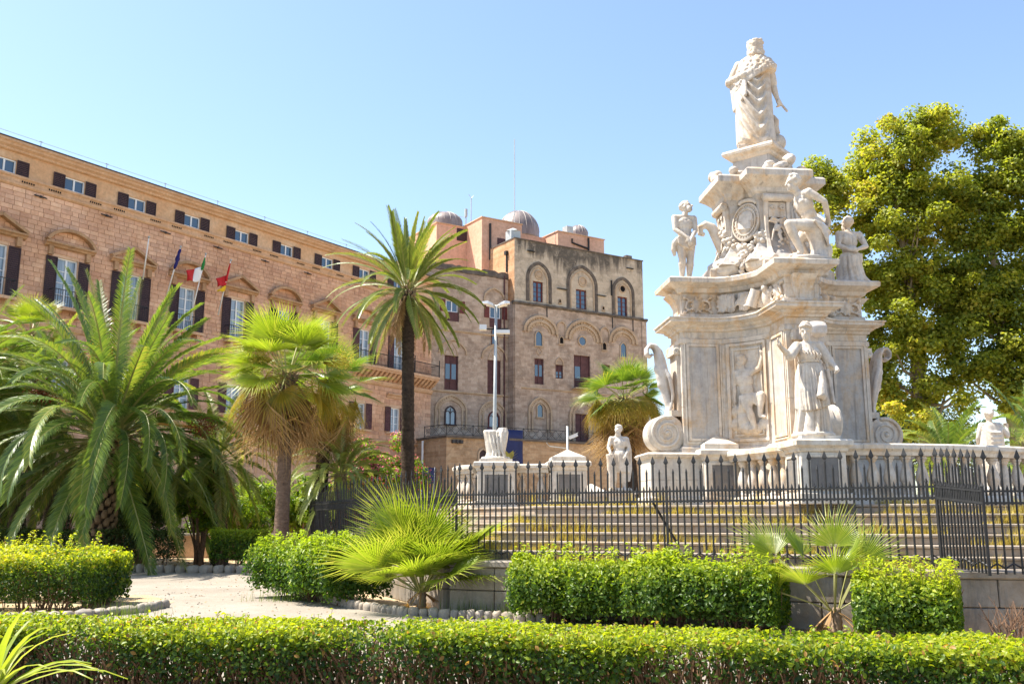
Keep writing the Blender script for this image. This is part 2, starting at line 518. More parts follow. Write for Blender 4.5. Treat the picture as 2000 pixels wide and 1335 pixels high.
    f = noise(nt, v, 0.35, 6, 0.7); g = noise(nt, v, 9, 6, 0.75); k = noise(nt, v, 60, 3, 0.6)
    c = ramp(nt, f, [(0.3, (0.24, 0.205, 0.16)), (0.5, (0.30, 0.262, 0.21)), (0.7, (0.36, 0.32, 0.27))])
    c = mixc(nt, 1.0, c, ramp(nt, g, [(0.3, (0.82, 0.8, 0.78)), (0.7, (1.1, 1.1, 1.1))]), 'MULTIPLY')
    c = mixc(nt, 1.0, c, ramp(nt, k, [(0.35, (0.7, 0.68, 0.66)), (0.6, (1.05, 1.05, 1.05))]), 'MULTIPLY')
    nt.links.new(c, b.inputs['Base Color']); b.inputs['Roughness'].default_value = 0.95
    bump(nt, b, k, 0.4, 0.01)
    MAT['path_ground'] = m
    m, nt, b = new_mat('soil')
    v = coords(nt)
    f = noise(nt, v, 0.6, 6, 0.7); k = noise(nt, v, 18, 6, 0.75)
    c = ramp(nt, f, [(0.3, (0.36, 0.25, 0.14)), (0.5, (0.47, 0.35, 0.21)), (0.72, (0.55, 0.44, 0.28))])
    c = mixc(nt, 1.0, c, ramp(nt, k, [(0.3, (0.62, 0.6, 0.56)), (0.7, (1.15, 1.13, 1.1))]), 'MULTIPLY')
    nt.links.new(c, b.inputs['Base Color']); b.inputs['Roughness'].default_value = 0.97
    bump(nt, b, k, 0.7, 0.03)
    MAT['soil'] = m
    marble('kerb_stone', (0.33, 0.285, 0.23), (0.33, 0.25, 0.165), (0.20, 0.185, 0.17), 0.5)
    # foliage
    MAT['hedge_leaf'] = leaf_mat('hedge_leaf', [(0.0, (0.026, 0.060, 0.011)), (0.3, (0.075, 0.14, 0.014)), (0.6, (0.19, 0.265, 0.016)), (0.85, (0.42, 0.43, 0.022)), (0.97, (0.48, 0.42, 0.03)), (1.0, (0.36, 0.20, 0.05))], 0.5, 0.42, tcol=1.5)
    MAT['shrub_leaf'] = leaf_mat('shrub_leaf', [(0.0, (0.05, 0.11, 0.014)), (0.35, (0.13, 0.215, 0.018)), (0.75, (0.28, 0.36, 0.022)), (1.0, (0.44, 0.46, 0.04))], 0.5, 0.42, tcol=1.5)
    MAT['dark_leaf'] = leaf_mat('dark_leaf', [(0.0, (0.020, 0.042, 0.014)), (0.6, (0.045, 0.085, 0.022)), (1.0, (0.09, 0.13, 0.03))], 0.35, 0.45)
    MAT['plane_leaf'] = leaf_mat('plane_leaf', [(0.0, (0.10, 0.145, 0.024)), (0.4, (0.235, 0.27, 0.032)), (0.8, (0.40, 0.385, 0.045)), (1.0, (0.52, 0.39, 0.08))], 0.52, 0.5, tcol=1.5)
    MAT['date_leaf'] = leaf_mat('date_leaf', [(0.0, (0.06, 0.11, 0.030)), (0.5, (0.145, 0.215, 0.042)), (0.85, (0.26, 0.30, 0.055)), (1.0, (0.42, 0.35, 0.09))], 0.36, 0.36, spec=0.5, tcol=1.5)
    MAT['date_leaf_pale'] = leaf_mat('date_leaf_pale', [(0.0, (0.11, 0.155, 0.040)), (0.5, (0.20, 0.245, 0.05)), (0.85, (0.31, 0.32, 0.08)), (1.0, (0.46, 0.36, 0.13))], 0.36, 0.38, spec=0.5, tcol=1.4)
    MAT['fan_leaf'] = leaf_mat('fan_leaf', [(0.0, (0.075, 0.135, 0.022)), (0.5, (0.16, 0.24, 0.03)), (0.85, (0.29, 0.32, 0.04)), (1.0, (0.42, 0.33, 0.06))], 0.45, 0.4, spec=0.5, tcol=1.4)
    MAT['fan_leaf_lime'] = leaf_mat('fan_leaf_lime', [(0.0, (0.15, 0.22, 0.025)), (0.5, (0.27, 0.34, 0.03)), (1.0, (0.42, 0.40, 0.09))], 0.45, 0.4, spec=0.5, tcol=1.35)
    MAT['fan_leaf_gold'] = leaf_mat('fan_leaf_gold', [(0.0, (0.14, 0.16, 0.02)), (0.5, (0.34, 0.25, 0.025)), (1.0, (0.46, 0.27, 0.06))], 0.4, 0.45)
    MAT['dead_leaf'] = leaf_mat('dead_leaf', [(0.0, (0.18, 0.095, 0.04)), (0.5, (0.33, 0.20, 0.09)), (1.0, (0.48, 0.33, 0.17))], 0.2, 0.7, spec=0.15)
    MAT['blossom_yellow'] = leaf_mat('blossom_yellow', [(0.0, (0.32, 0.27, 0.035)), (1.0, (0.55, 0.46, 0.09))], 0.3, 0.7)
    MAT['blossom_pink'] = leaf_mat('blossom_pink', [(0.0, (0.45, 0.05, 0.09)), (1.0, (0.65, 0.20, 0.24))], 0.3, 0.6)
    MAT['fruit_orange'] = leaf_mat('fruit_orange', [(0.0, (0.20, 0.05, 0.015)), (0.5, (0.36, 0.13, 0.02)), (1.0, (0.50, 0.24, 0.04))], 0.15, 0.5)
    MAT['fruit_red'] = leaf_mat('fruit_red', [(0.0, (0.10, 0.02, 0.012)), (1.0, (0.24, 0.06, 0.02))], 0.1, 0.5)
    MAT['dry_grass'] = leaf_mat('dry_grass', [(0.0, (0.34, 0.27, 0.06)), (0.6, (0.55, 0.44, 0.12)), (1.0, (0.68, 0.57, 0.24))], 0.35, 0.8, spec=0.1)
    MAT['weed'] = leaf_mat('weed', [(0.0, (0.07, 0.13, 0.02)), (1.0, (0.20, 0.26, 0.04))], 0.4, 0.6)
    MAT['twig'] = plain('twig', (0.20, 0.12, 0.075), 0.9, 0, 0.35, 20, 0.1)
    def bark(nm, lo, hi, sc, zs=0.25):
        m, nt, b = new_mat(nm)
        v = coords(nt, (1, 1, zs), True); f = noise(nt, v, sc, 6, 0.75)
        c = ramp(nt, f, [(0.3, lo), (0.7, hi)])
        nt.links.new(c, b.inputs['Base Color']); b.inputs['Roughness'].default_value = 0.95; b.inputs['Specular IOR Level'].default_value = 0.1
        bump(nt, b, f, 0.9, 0.05)
        MAT[nm] = m
    bark('palm_bark', (0.09, 0.06, 0.042), (0.24, 0.165, 0.12), 9, 2.2)
    bark('dark_bark', (0.025, 0.018, 0.014), (0.10, 0.07, 0.05), 7, 1.5)
    bark('plane_bark', (0.15, 0.115, 0.075), (0.36, 0.30, 0.21), 3, 0.6)
    bark('leaf_base', (0.16, 0.10, 0.06), (0.42, 0.31, 0.21), 5, 0.6)
    MAT['rachis'] = plain('rachis', (0.30, 0.29, 0.10), 0.5, 0, 0.2, 8)
    MAT['rachis_orange'] = plain('rachis_orange', (0.55, 0.27, 0.05), 0.5, 0, 0.2, 8)
make_materials()

# ------------------------------------------------------------------ ground
def make_ground():
    mb = MB()
    S = 900
    mb.quad((-S, -60, 0), (S, -60, 0), (S, 1500, 0), (-S, 1500, 0))
    tag(mb.build('ground', MAT['soil']), kind='structure')
    # pale trodden path: from behind the front hedge to the left lane and around the planted beds
    def sheet(name, pts, z, mat):
        b = MB(); b.face([b.vert((x, y, z)) for x, y in pts])
        return tag(b.build(name, MAT[mat]), kind='structure')
    sheet('path', [(-60, -20), (40, -20), (40, 13.2), (9.5, 13.2), (6.4, 13.4), (1.5, 16.3), (-0.9, 17.2), (-2.0, 17.6), (-3.2, 19.6), (-4.6, 22.5), (-6.2, 25.2),
                   (-6.9, 27.4), (-7.2, 30.6), (-14.0, 32.0), (-34, 33.5), (-60, 34)], 0.004, 'path_ground')
    # bed under the near left hedge block
    b = MB(); pts = [(-26, 15.2), (-9.2, 15.6), (-7.4, 16.6), (-6.75, 18.2), (-7.0, 20.3), (-8.2, 22.0), (-26, 22.6)]
    b.face([b.vert((x, y, 0.009)) for x, y in pts])
    tag(b.build('planting_bed', MAT['soil']), kind='structure')
make_ground()

# ------------------------------------------------------------------ wall frames
class Frame:
    def __init__(self, origin, ang):
        self.o = origin; self.a = ang; self.rz = pi / 2 - ang
        self.d = Vector((sin(ang), cos(ang), 0)); self.n = Vector((-cos(ang), sin(ang), 0))   # n points into the wall
    def pl(self, px, py, off=0.0):
        c = Vector((0, 0, CAM_H)); r = W(px, py, 1.0) - c
        t = (self.n.dot(Vector((self.o.x, self.o.y, 0)) + self.n * off)) / self.n.dot(r)
        p = c + r * t - Vector((self.o.x, self.o.y, 0))
        return self.d.dot(p), p.z
    def rect(self, x0, x1, y0, y1, off=0.0):
        ym = (y0 + y1) / 2; xm = (x0 + x1) / 2
        return self.pl(x0, ym, off)[0], self.pl(x1, ym, off)[0], self.pl(xm, y1, off)[1], self.pl(xm, y0, off)[1]

def holed_wall(mb, x0, x1, z0, z1, holes, y=0.0, depth=0.3):
    """vertical wall face at y with rectangular openings and their reveals; outside is -y"""
    xs = sorted(set([x0, x1] + [h[0] for h in holes] + [h[1] for h in holes]))
    zs = sorted(set([z0, z1] + [h[2] for h in holes] + [h[3] for h in holes]))
    xs = [x for x in xs if x0 <= x <= x1]; zs = [z for z in zs if z0 <= z <= z1]
    for i in range(len(xs) - 1):
        for j in range(len(zs) - 1):
            cx, cz = (xs[i] + xs[i + 1]) / 2, (zs[j] + zs[j + 1]) / 2
            if any(h[0] < cx < h[1] and h[2] < cz < h[3] for h in holes): continue
            mb.quad((xs[i], y, zs[j]), (xs[i + 1], y, zs[j]), (xs[i + 1], y, zs[j + 1]), (xs[i], y, zs[j + 1]))
    for a, b, c, d in holes:
        e = y + depth
        mb.quad((a, y, c), (a, y, d), (a, e, d), (a, e, c)); mb.quad((b, y, d), (b, y, c), (b, e, c), (b, e, d))
        mb.quad((a, y, d), (b, y, d), (b, e, d), (a, e, d)); mb.quad((b, y, c), (a, y, c), (a, e, c), (b, e, c))
        mb.quad((a, e, c), (b, e, c), (b, e, d), (a, e, d))

def profile(mb, prof, x0, x1):
    """prof: (y, z) points running top to bottom, swept along x"""
    a = [mb.vert((x0, y, z)) for y, z in prof]; b = [mb.vert((x1, y, z)) for y, z in prof]
    for i in range(len(prof) - 1):
        mb.face((a[i], a[i + 1], b[i + 1], b[i]))
    mb.face(a[::-1]); mb.face(b)

def bar_path(mb, pts, w, y0, y1):
    """flat bar of width w following (x, z) points, from depth y0 to y1"""
    n = len(pts); L = []; R = []
    for i, p in enumerate(pts):
        a = pts[max(i - 1, 0)]; b = pts[min(i + 1, n - 1)]
        dx, dz = b[0] - a[0], b[1] - a[1]; l = sqrt(dx * dx + dz * dz) or 1
        nx, nz = -dz / l * w / 2, dx / l * w / 2
        L.append((p[0] + nx, p[1] + nz)); R.append((p[0] - nx, p[1] - nz))
    rings = [[(L[i][0], y0, L[i][1]), (R[i][0], y0, R[i][1]), (R[i][0], y1, R[i][1]), (L[i][0], y1, L[i][1])] for i in range(n)]
    mb.loft(rings)

def arch_pts(x0, x1, zb, zs, apex, n=9, pointed=0.35):
    """left foot, up to the springing, over the apex and down"""
    xm = (x0 + x1) / 2; hw = (x1 - x0) / 2; h = apex - zs
    out = [(x0, zb)] if zb < zs else []
    for i in range(2 * n + 1):
        t = i / (2 * n)
        u = abs(2 * t - 1)                     # 1 at the springing, 0 at the apex
        a = (1 - u) * pi / 2
        x = cos(a); z = sin(a) * (1 - pointed) + pointed * (1 - u)
        out.append((xm + (-hw if t <= 0.5 else hw) * x, zs + h * z))
    if zb < zs: out.append((x1, zb))
    return out

def window_set(parent, x0, x1, z0, z1, y, frame_mat, glass_mat, muntins=1, cross=1, fw=0.08, sill=None):
    w = empty('window', (0, 0, 0)); w.parent = parent
    b = MB()
    b.bx(x0, x0 + fw, y - 0.05, y + 0.03, z0, z1); b.bx(x1 - fw, x1, y - 0.05, y + 0.03, z0, z1)
    b.bx(x0 + fw, x1 - fw, y - 0.05, y + 0.03, z1 - fw, z1); b.bx(x0 + fw, x1 - fw, y - 0.05, y + 0.03, z0, z0 + fw)
    xm = (x0 + x1) / 2
    b.bx(xm - fw * 0.7, xm + fw * 0.7, y - 0.045, y + 0.03, z0 + fw, z1 - fw)
    b.build('frame', MAT[frame_mat], w)
    zz = [z0 + fw + (z1 - z0 - 2 * fw) * i / (cross) for i in range(cross + 1)]
    if cross > 1:
        b = MB()
        for z in zz[1:-1]:
            b.bx(x0 + fw, xm - fw * 0.7, y - 0.03, y + 0.02, z - 0.02, z + 0.02); b.bx(xm + fw * 0.7, x1 - fw, y - 0.03, y + 0.02, z - 0.02, z + 0.02)
        b.build('glazing_bars', MAT[frame_mat], w)
    for a, c in ((x0 + fw, xm - fw * 0.7), (xm + fw * 0.7, x1 - fw)):
        b = MB(); dy = random.uniform(-0.012, 0.012)
        b.quad((a, y + 0.005 + dy, z0 + fw), (c, y + 0.005 - dy, z0 + fw), (c, y + 0.005 - dy, z1 - fw), (a, y + 0.005 + dy, z1 - fw))
        b.build('pane', MAT[glass_mat], w)
    return w

def shutter_mesh(w, h, mat, name):
    b = MB()
    b.bx(0, w, -0.045, 0, 0, 0.07); b.bx(0, w, -0.045, 0, h - 0.07, h); b.bx(0, 0.06, -0.045, 0, 0.07, h - 0.07); b.bx(w - 0.06, w, -0.045, 0, 0.07, h - 0.07)
    n = max(5, int(h / 0.12))
    for i in range(n):
        z = 0.07 + (h - 0.14) * (i + 0.5) / n; d = (h - 0.14) / n * 0.5
        b.quad((0.06, -0.03, z - d), (w - 0.06, -0.03, z - d), (w - 0.06, -0.008, z + d), (0.06, -0.008, z + d))
    return b.mesh(name, MAT[mat])

# ------------------------------------------------------------------ palace with the long facade
PF = Frame(W(0, 1012, 50.0), radians(34.0))
def make_palace():
    root = empty('palace', (PF.o.x, PF.o.y, 0), PF.rz, 'long orange sandstone palace with rows of dark shuttered windows, behind the palms', 'building')
    X0, X1, ZT = -14.0, 35.3, 21.95
    bays = [-1.6 + 4.05 * k for k in range(-3, 9)]
    holes = []
    att = []; door = []; low = []
    for s in bays:
        if s < X0 + 1: continue
        att.append(s); door.append(s + (0.25 if s > 25 else 0)); low.append(s)
    for s in att: holes.append((s - 0.62, s + 0.62, 20.16, 20.93))
    for s in door: holes.append((s - 0.63, s + 0.63, 13.35, 16.16))
    for s in low: holes.append((s - 0.6, s + 0.6, 8.45, 10.40))
    b = MB()
    holed_wall(b, X0, X1, 0, ZT, holes, 0.05, 0.32)
    b.quad((X1, 0.05, 0), (X1, 14, 0), (X1, 14, ZT), (X1, 0.05, ZT)); b.quad((X0, 14, 0), (X0, 0.05, 0), (X0, 0.05, ZT), (X0, 14, ZT))
    b.quad((X0, 14, ZT), (X0, 0.05, ZT), (X1, 0.05, ZT), (X1, 14, ZT)); b.quad((X1, 14, 0), (X0, 14, 0), (X0, 14, ZT), (X1, 14, ZT))
    b.build('wall', MAT['mortar'], root)
    # attic plaster band between the string course and the cornice
    b = MB()
    hz = [h for h in holes if h[2] > 19]
    xs = sorted([X0, X1] + [h[0] - 0.02 for h in hz] + [h[1] + 0.02 for h in hz])
    for i in range(len(xs) - 1):
        mid = (xs[i] + xs[i + 1]) / 2
        if any(h[0] < mid < h[1] for h in hz):
            b.bx(xs[i], xs[i + 1], 0.012, 0.07, 20.95, 21.40)
        else: b.bx(xs[i], xs[i + 1], 0.012, 0.07, 20.12, 21.40)
    b.build('attic_band', MAT['attic_plaster'], root)
    # cornice
    b = MB()
    profile(b, [(0.3, 21.93), (-0.50, 21.93), (-0.52, 21.80), (-0.40, 21.72), (-0.36, 21.62), (-0.20, 21.52), (-0.17, 21.42), (-0.06, 21.38), (0.06, 21.36)], X0, X1 + 0.25)
    b.build('cornice', MAT['moulding'], root)
    b = MB(); b.bx(X0, X1 + 0.3, -0.56, 0.4, 21.932, 21.985); b.build('gutter', MAT['lead'], root)
    b = MB(); s = X0 + 0.5
    while s < X1:
        b.bx(s, s + 0.02, -0.50, -0.485, 21.52 - 0.15, 21.9); s += random.uniform(0.6, 1.4)
    # string course below the attic windows
    b = MB()
    profile(b, [(0.02, 20.12), (-0.20, 20.10), (-0.20, 20.0), (-0.10, 19.92), (-0.06, 19.74), (-0.13, 19.70), (-0.11, 19.60), (-0.03, 19.52), (0.04, 19.5)], X0, X1 + 0.1)
    b.build('string_course', MAT['moulding'], root)
    for z0, z1, dpt in ((11.95, 12.35, 0.16), (7.45, 7.75, 0.14)):
        b = MB(); profile(b, [(0.02, z1), (-dpt, z1 - 0.03), (-dpt, z1 - 0.14), (-dpt * 0.5, z0 + 0.08), (0.03, z0)], X0, X1 + 0.1); b.build('string_course', MAT['moulding'], root)
    # vents: little dark slots under the string course
    vm = MB()
    for i in range(6): vm.bx(i * 0.13, i * 0.13 + 0.07, -0.137, -0.12, 0, 0.10)
    vm = vm.mesh('vent_slots', MAT['black_void'])
    for s in att:
        for o in (-1.55, 0.95): inst('vent', vm, root, (s + o, 0.03, 19.79))
    am = MB(); am.M = Matrix.Rotation(0.02, 4, 'Y'); am.bx(-0.36, 0.36, -0.07, 0, -0.025, 0.025); am.bx(-0.06, 0.06, -0.09, 0, -0.05, 0.05)
    am = am.mesh('anchor', MAT['dark_iron'])
    for s in att: inst('wall_anchor', am, root, (s + 2.1, -0.03, 19.3))
    # windows and shutters
    sh_a = shutter_mesh(0.68, 0.86, 'shutter', 'shutter_small'); sh_d = shutter_mesh(0.66, 2.75, 'shutter', 'shutter_tall'); sh_l = shutter_mesh(0.62, 1.95, 'maroon_wood', 'shutter_low')
    sh_m = shutter_mesh(0.66, 2.75, 'maroon_wood', 'shutter_tall_red')
    def shutters(s, hw, z, me, w):
        inst('shutter', me, root, (s - hw - w, 0.005 - 0.03, z), (0, 0, random.uniform(-0.05, 0.0))); inst('shutter', me, root, (s + hw, 0.005 - 0.04, z), (0, 0, random.uniform(-0.09, -0.01) + 0.04))
    for i, s in enumerate(att):
        window_set(root, s - 0.62, s + 0.62, 20.16, 20.93, 0.14, 'white_paint', 'glass', fw=0.07)
        shutters(s, 0.63, 20.12, sh_a, 0.68)
    for i, s in enumerate(door):
        w = window_set(root, s - 0.63, s + 0.63, 13.35, 16.16, 0.2, 'white_paint', 'curtained_glass', cross=4, fw=0.08)
        shutters(s, 0.64, 13.38, sh_d if s < 25 else sh_m, 0.66)
        # moulded surround and pediment, triangular and segmental in turn
        p = empty('pediment'); p.parent = root
        tri = (i % 2 == 0) if i < 99 else False
        b = MB()
        profile(b, [(0.02, 16.95), (-0.34, 16.93), (-0.34, 16.83), (-0.22, 16.78), (-0.16, 16.68), (0.02, 16.64)], s - 1.5, s + 1.5)
        b.build('bed_moulding', MAT['pediment_stone'], p)
        b = MB()
        if tri:
            for sg in (-1, 1):
                pts = [(s + sg * 1.52, 16.99), (s + sg * 0.0, 17.72)]
                if sg > 0: pts = pts[::-1]
                bar_path(b, pts, 0.17, -0.36, 0.03)
        else:
            pts = [(s + 1.52 * sin(a), 16.62 + 1.12 * cos(a)) for a in [(-1.22 + 2.44 * k / 12) for k in range(13)]]
            bar_path(b, pts, 0.17, -0.36, 0.03)
        b.build('raking_moulding', MAT['pediment_stone'], p)
        for sg in (-1, 1):
            b = MB(); b.bx(s + sg * 1.12 - 0.13, s + sg * 1.12 + 0.13, -0.2, 0.02, 16.18, 16.66); b.build('console', MAT['pediment_stone'], p)
        if s < 25:
            bal = empty('balcony'); bal.parent = root
            b = MB(); b.bx(s - 1.05, s + 1.05, -0.55, 0.02, 13.13, 13.30); b.bx(s - 0.8, s - 0.6, -0.45, 0.02, 12.75, 13.13); b.bx(s + 0.6, s + 0.8, -0.45, 0.02, 12.75, 13.13); b.build('slab', MAT['moulding'], bal)
            b = MB(); b.bx(s - 1.0, s + 1.0, -0.53, -0.5, 14.2, 14.24)
            for k in range(15): b.bx(s - 1.0 + k * 2.0 / 14 - 0.01, s - 1.0 + k * 2.0 / 14 + 0.01, -0.525, -0.505, 13.3, 14.2)
            b.bx(s - 1.0, s - 0.97, -0.5, 0.02, 14.2, 14.24); b.bx(s + 0.97, s + 1.0, -0.5, 0.02, 14.2, 14.24)
            b.build('railing', MAT['dark_iron'], bal)
    # long balcony at the end of the facade
    bal = empty('balcony'); bal.parent = root
    b = MB(); b.bx(25.6, 35.35, -0.95, 0.02, 13.12, 13.32); b.bx(25.65, 35.3, -0.85, 0.02, 12.98, 13.12); b.build('slab', MAT['moulding'], bal)
    cm = MB(); cm.loft([[(-0.11, 0.02, 12.45), (0.11, 0.02, 12.45), (0.11, -0.05, 12.4), (-0.11, -0.05, 12.4)], [(-0.13, 0.02, 12.7), (0.13, 0.02, 12.7), (0.13, -0.4, 12.62), (-0.13, -0.4, 12.62)], [(-0.13, 0.02, 12.98), (0.13, 0.02, 12.98), (0.13, -0.8, 12.98), (-0.13, -0.8, 12.98)]])
    cm = cm.mesh('corbel', MAT['moulding'])
    for k in range(19): inst('corbel', cm, bal, (25.85 + k * 0.515, 0, 0))
    b = MB(); b.bx(25.65, 35.3, -0.92, -0.88, 14.28, 14.33); b.bx(25.65, 35.3, -0.915, -0.885, 13.42, 13.45); b.bx(35.26, 35.3, -0.88, 0.02, 14.28, 14.33)
    for k in range(62): b.bx(25.66 + k * 0.158, 25.68 + k * 0.158, -0.91, -0.89, 13.32, 14.3)
    for k in range(4): b.bx(25.64 + k * 3.2, 25.70 + k * 3.2, -0.93, -0.87, 13.32, 14.75)
    b.build('railing', MAT['dark_iron'], bal)
    for i, s in enumerate(low):
        window_set(root, s - 0.6, s + 0.6, 8.45, 10.40, 0.2, 'white_paint', 'curtained_glass', cross=3, fw=0.09)
        shutters(s, 0.61, 8.47, sh_l, 0.62)
        b = MB(); profile(b, [(0.02, 11.5), (-0.26, 11.48), (-0.26, 11.40), (-0.12, 11.30), (-0.08, 11.15), (0.02, 11.1)], s - 1.1, s + 1.1); b.build('lintel', MAT['moulding'], root)
        b = MB(); b.bx(s - 1.15, s + 1.15, -0.16, 0.02, 8.28, 8.42); b.build('sill', MAT['moulding'], root)
    # ashlar blocks: each with its own edges and depth
    blocks = []
    zones = [(12.38, 19.5, 0.26), (7.78, 11.93, 0.32), (0.0, 7.43, 0.40)]
    keep = []
    for z0, z1, ch in zones:
        nrow = int(round((z1 - z0) / ch)); ch = (z1 - z0) / nrow
        for r in range(nrow):
            za, zb = z0 + r * ch, z0 + (r + 1) * ch
            s = X0 + random.uniform(0, 0.5)
            while s < X1 - 0.05:
                e = min(s + random.uniform(0.30, 0.72) * ch / 0.26, X1)
                if X1 - e < 0.3: e = X1
                segs = [(s, e)]
                for h in holes:
                    if h[2] < zb - 0.03 and h[3] > za + 0.03:
                        ns = []
                        for a, c in segs:
                            if c <= h[0] or a >= h[1]: ns.append((a, c))
                            else:
                                if h[0] - a > 0.1: ns.append((a, h[0] - 0.012))
                                if c - h[1] > 0.1: ns.append((h[1] + 0.012, c))
                        segs = ns
                for a, c in segs:
                    if c - a > 0.08: blocks.append((a, c, za, zb))
                s = e
    # the 300 that show largest: nearest the camera in the open stretch of wall
    def size_key(bk):
        a, c, za, zb = bk
        vis = (za > 12.4 and -2.0 < a < 31 and not (-2 < a < 12 and zb < 14.8))
        p = Vector((PF.o.x, PF.o.y, 0)) + PF.d * a
        return (0 if vis else 1, -(c - a) * (zb - za) / (p.y ** 2))
    blocks.sort(key=size_key)
    um = MB(); um.bx(-0.5, 0.5, -0.5, 0.5, -0.5, 0.5); um = um.mesh('stone_block', MAT['ashlar_obj'])
    g = 0.024
    for a, c, za, zb in blocks[:300]:
        d = random.uniform(0.035, 0.06)
        inst('stone_block', um, root, ((a + c) / 2, 0.055 - d / 2, (za + zb) / 2), (0, random.uniform(-0.006, 0.006), 0), (c - a - g, d, zb - za - g))
    b = MB()
    for a, c, za, zb in blocks[300:]:
        d = random.uniform(0.035, 0.06); b.tint = random.random()
        x0, x1, z0, z1, y0, y1 = a + g / 2, c - g / 2, za + g / 2, zb - g / 2, 0.055 - d, 0.055
        i = [b.vert(p) for p in ((x0, y0, z0), (x1, y0, z0), (x1, y0, z1), (x0, y0, z1), (x0, y1, z0), (x1, y1, z0), (x1, y1, z1), (x0, y1, z1))]
        for q in ((0, 1, 2, 3), (4, 0, 3, 7), (1, 5, 6, 2), (3, 2, 6, 7), (4, 5, 1, 0)): b.face([i[k] for k in q])
    tag(b.build('stone_block', MAT['ashlar'], root), kind='stuff')
    # lightning wire along the roof edge
    b = MB(); b.tube([(X0, -0.2, 22.36), (X1, -0.2, 22.36)], 0.014, 4)
    s = 0.15
    for k in range(-4, 9): b.tube([(s + 4.05 * k, -0.2, 21.98), (s + 4.05 * k, -0.2, 22.42)], 0.02, 4); b.bx(s + 4.05 * k - 0.1, s + 4.05 * k + 0.1, -0.22, -0.18, 22.35, 22.39)
    b.build('lightning_wire', MAT['galvanised'], root)
make_palace()

# ------------------------------------------------------------------ flags on the palace
def make_flags():
    def pole(base, tip, label, flag=None):
        root = empty('flagpole', base, 0, label, 'flagpole', 'flagpoles on the palace front')
        v = tip - base
        b = MB(); b.tube([Vector((0, 0, 0)), v], [0.05, 0.03], 8); b.build('pole', MAT['white_paint'], root, True)
        b = MB(); b.ball(v, 0.075, 8, 5); b.build('finial', MAT['galvanised'], root, True)
        if flag:
            f = empty('flag'); f.parent = root
            flag(f, v)
    def cloth(parent, name, mat, grid):
        b = MB(); b.loft(grid, False, False, False)
        o = b.build(name, MAT[mat], parent, True)
        m = o.modifiers.new('thick', 'SOLIDIFY'); m.thickness = 0.012
        return o
    def furled(f, v, mats):
        n = len(mats)
        for k, m in enumerate(mats):
            rings = []
            for i in range(9):
                t = 0.97 - (k + i / 8) / n * 0.42
                c = v * t; r = 0.05 + 0.055 * sin((k + i / 8) / n * pi) + 0.015 * sin(i * 2.1)
                rings.append([c + Vector((cos(a) * r * (1 + 0.35 * cos(3 * a + i)), sin(a) * r, -0.05)) for a in [2 * pi * j / 10 for j in range(10)]])
            b = MB(); b.loft(rings); b.build('stripe', MAT[m], f, True)
    def drape(f, v, corners, mats):
        """strips between two edges: hoist edge along the pole, fly edge hanging free"""
        (h0, h1), (f0, f1) = corners
        n = len(mats)
        for k, m in enumerate(mats):
            grid = []
            for i in range(6):
                u = (k + i / 5) / n
                row = []
                for j in range(9):
                    t = j / 8
                    a = h0.lerp(h1, t); c = f0.lerp(f1, t)
                    p = a.lerp(c, u) + Vector((0.05 * sin(7 * u + 3 * t), -0.16 * sin(9 * u + 2 * t) * u, 0.05 * sin(5 * u + 4 * t) - 0.12 * u * (1 - u)))
                    row.append(p)
                grid.append(row)
            cloth(f, 'stripe', m, grid)
    def place(px0, py0, px1, py1, outward, label, kind):
        s0, z0 = PF.pl(px0, py0, -0.5); s1, z1 = PF.pl(px1, py1, -0.5 - outward)
        o = Vector((PF.o.x, PF.o.y, 0))
        base = o + PF.d * s0 - PF.n * 0.5 + Vector((0, 0, z0)); tip = o + PF.d * s1 - PF.n * (0.5 + outward) + Vector((0, 0, z1))
        def P(px, py, off):
            s, z = PF.pl(px, py, off); return o + PF.d * s + PF.n * off + Vector((0, 0, z)) - base
        fl = None
        if kind == 'eu': fl = lambda f, v: furled(f, v, ['flag_blue'])
        if kind == 'tri':
            def fl(f, v):
                furled_part = MB(); v0 = v
                b = MB(); b.tube([v0 * 0.95, v0 * 0.84, v0 * 0.76], [0.03, 0.10, 0.08], 8); b.build('stripe', MAT['flag_green'], f, True)
                of = -0.5 - outward * 0.7
                drape(f, v, ((P(397, 521, of), P(388, 549, of)), (P(363, 527, of), P(364, 548, of))), ['flag_white', 'flag_red'])
        if kind == 'sic':
            def fl(f, v):
                b = MB(); b.tube([v * 0.95, v * 0.84, v * 0.70, v * 0.62], [0.03, 0.07, 0.06, 0.09], 8); b.build('stripe', MAT['flag_red'], f, True)
                of = -0.5 - outward * 0.6
                drape(f, v, ((P(445, 537, of), P(441, 556, of)), (P(421, 543, of), P(424, 560, of))), ['flag_red'])
                drape(f, v, ((P(440, 557, of), P(439, 567, of)), (P(423, 567, of), P(424, 570, of))), ['flag_yellow'])
        pole(base, tip, label, fl)
    place(279, 545, 291, 463, 1.4, 'bare white flagpole, leftmost of four on the palace front', None)
    place(326, 575, 353, 482, 1.4, 'flagpole with furled navy blue flag on the palace front', 'eu')
    place(371, 625, 402, 496, 1.4, 'flagpole with draped green, white and red flag on the palace', 'tri')
    place(426, 615, 451, 508, 1.4, 'flagpole with small red and yellow flag on the palace', 'sic')
make_flags()

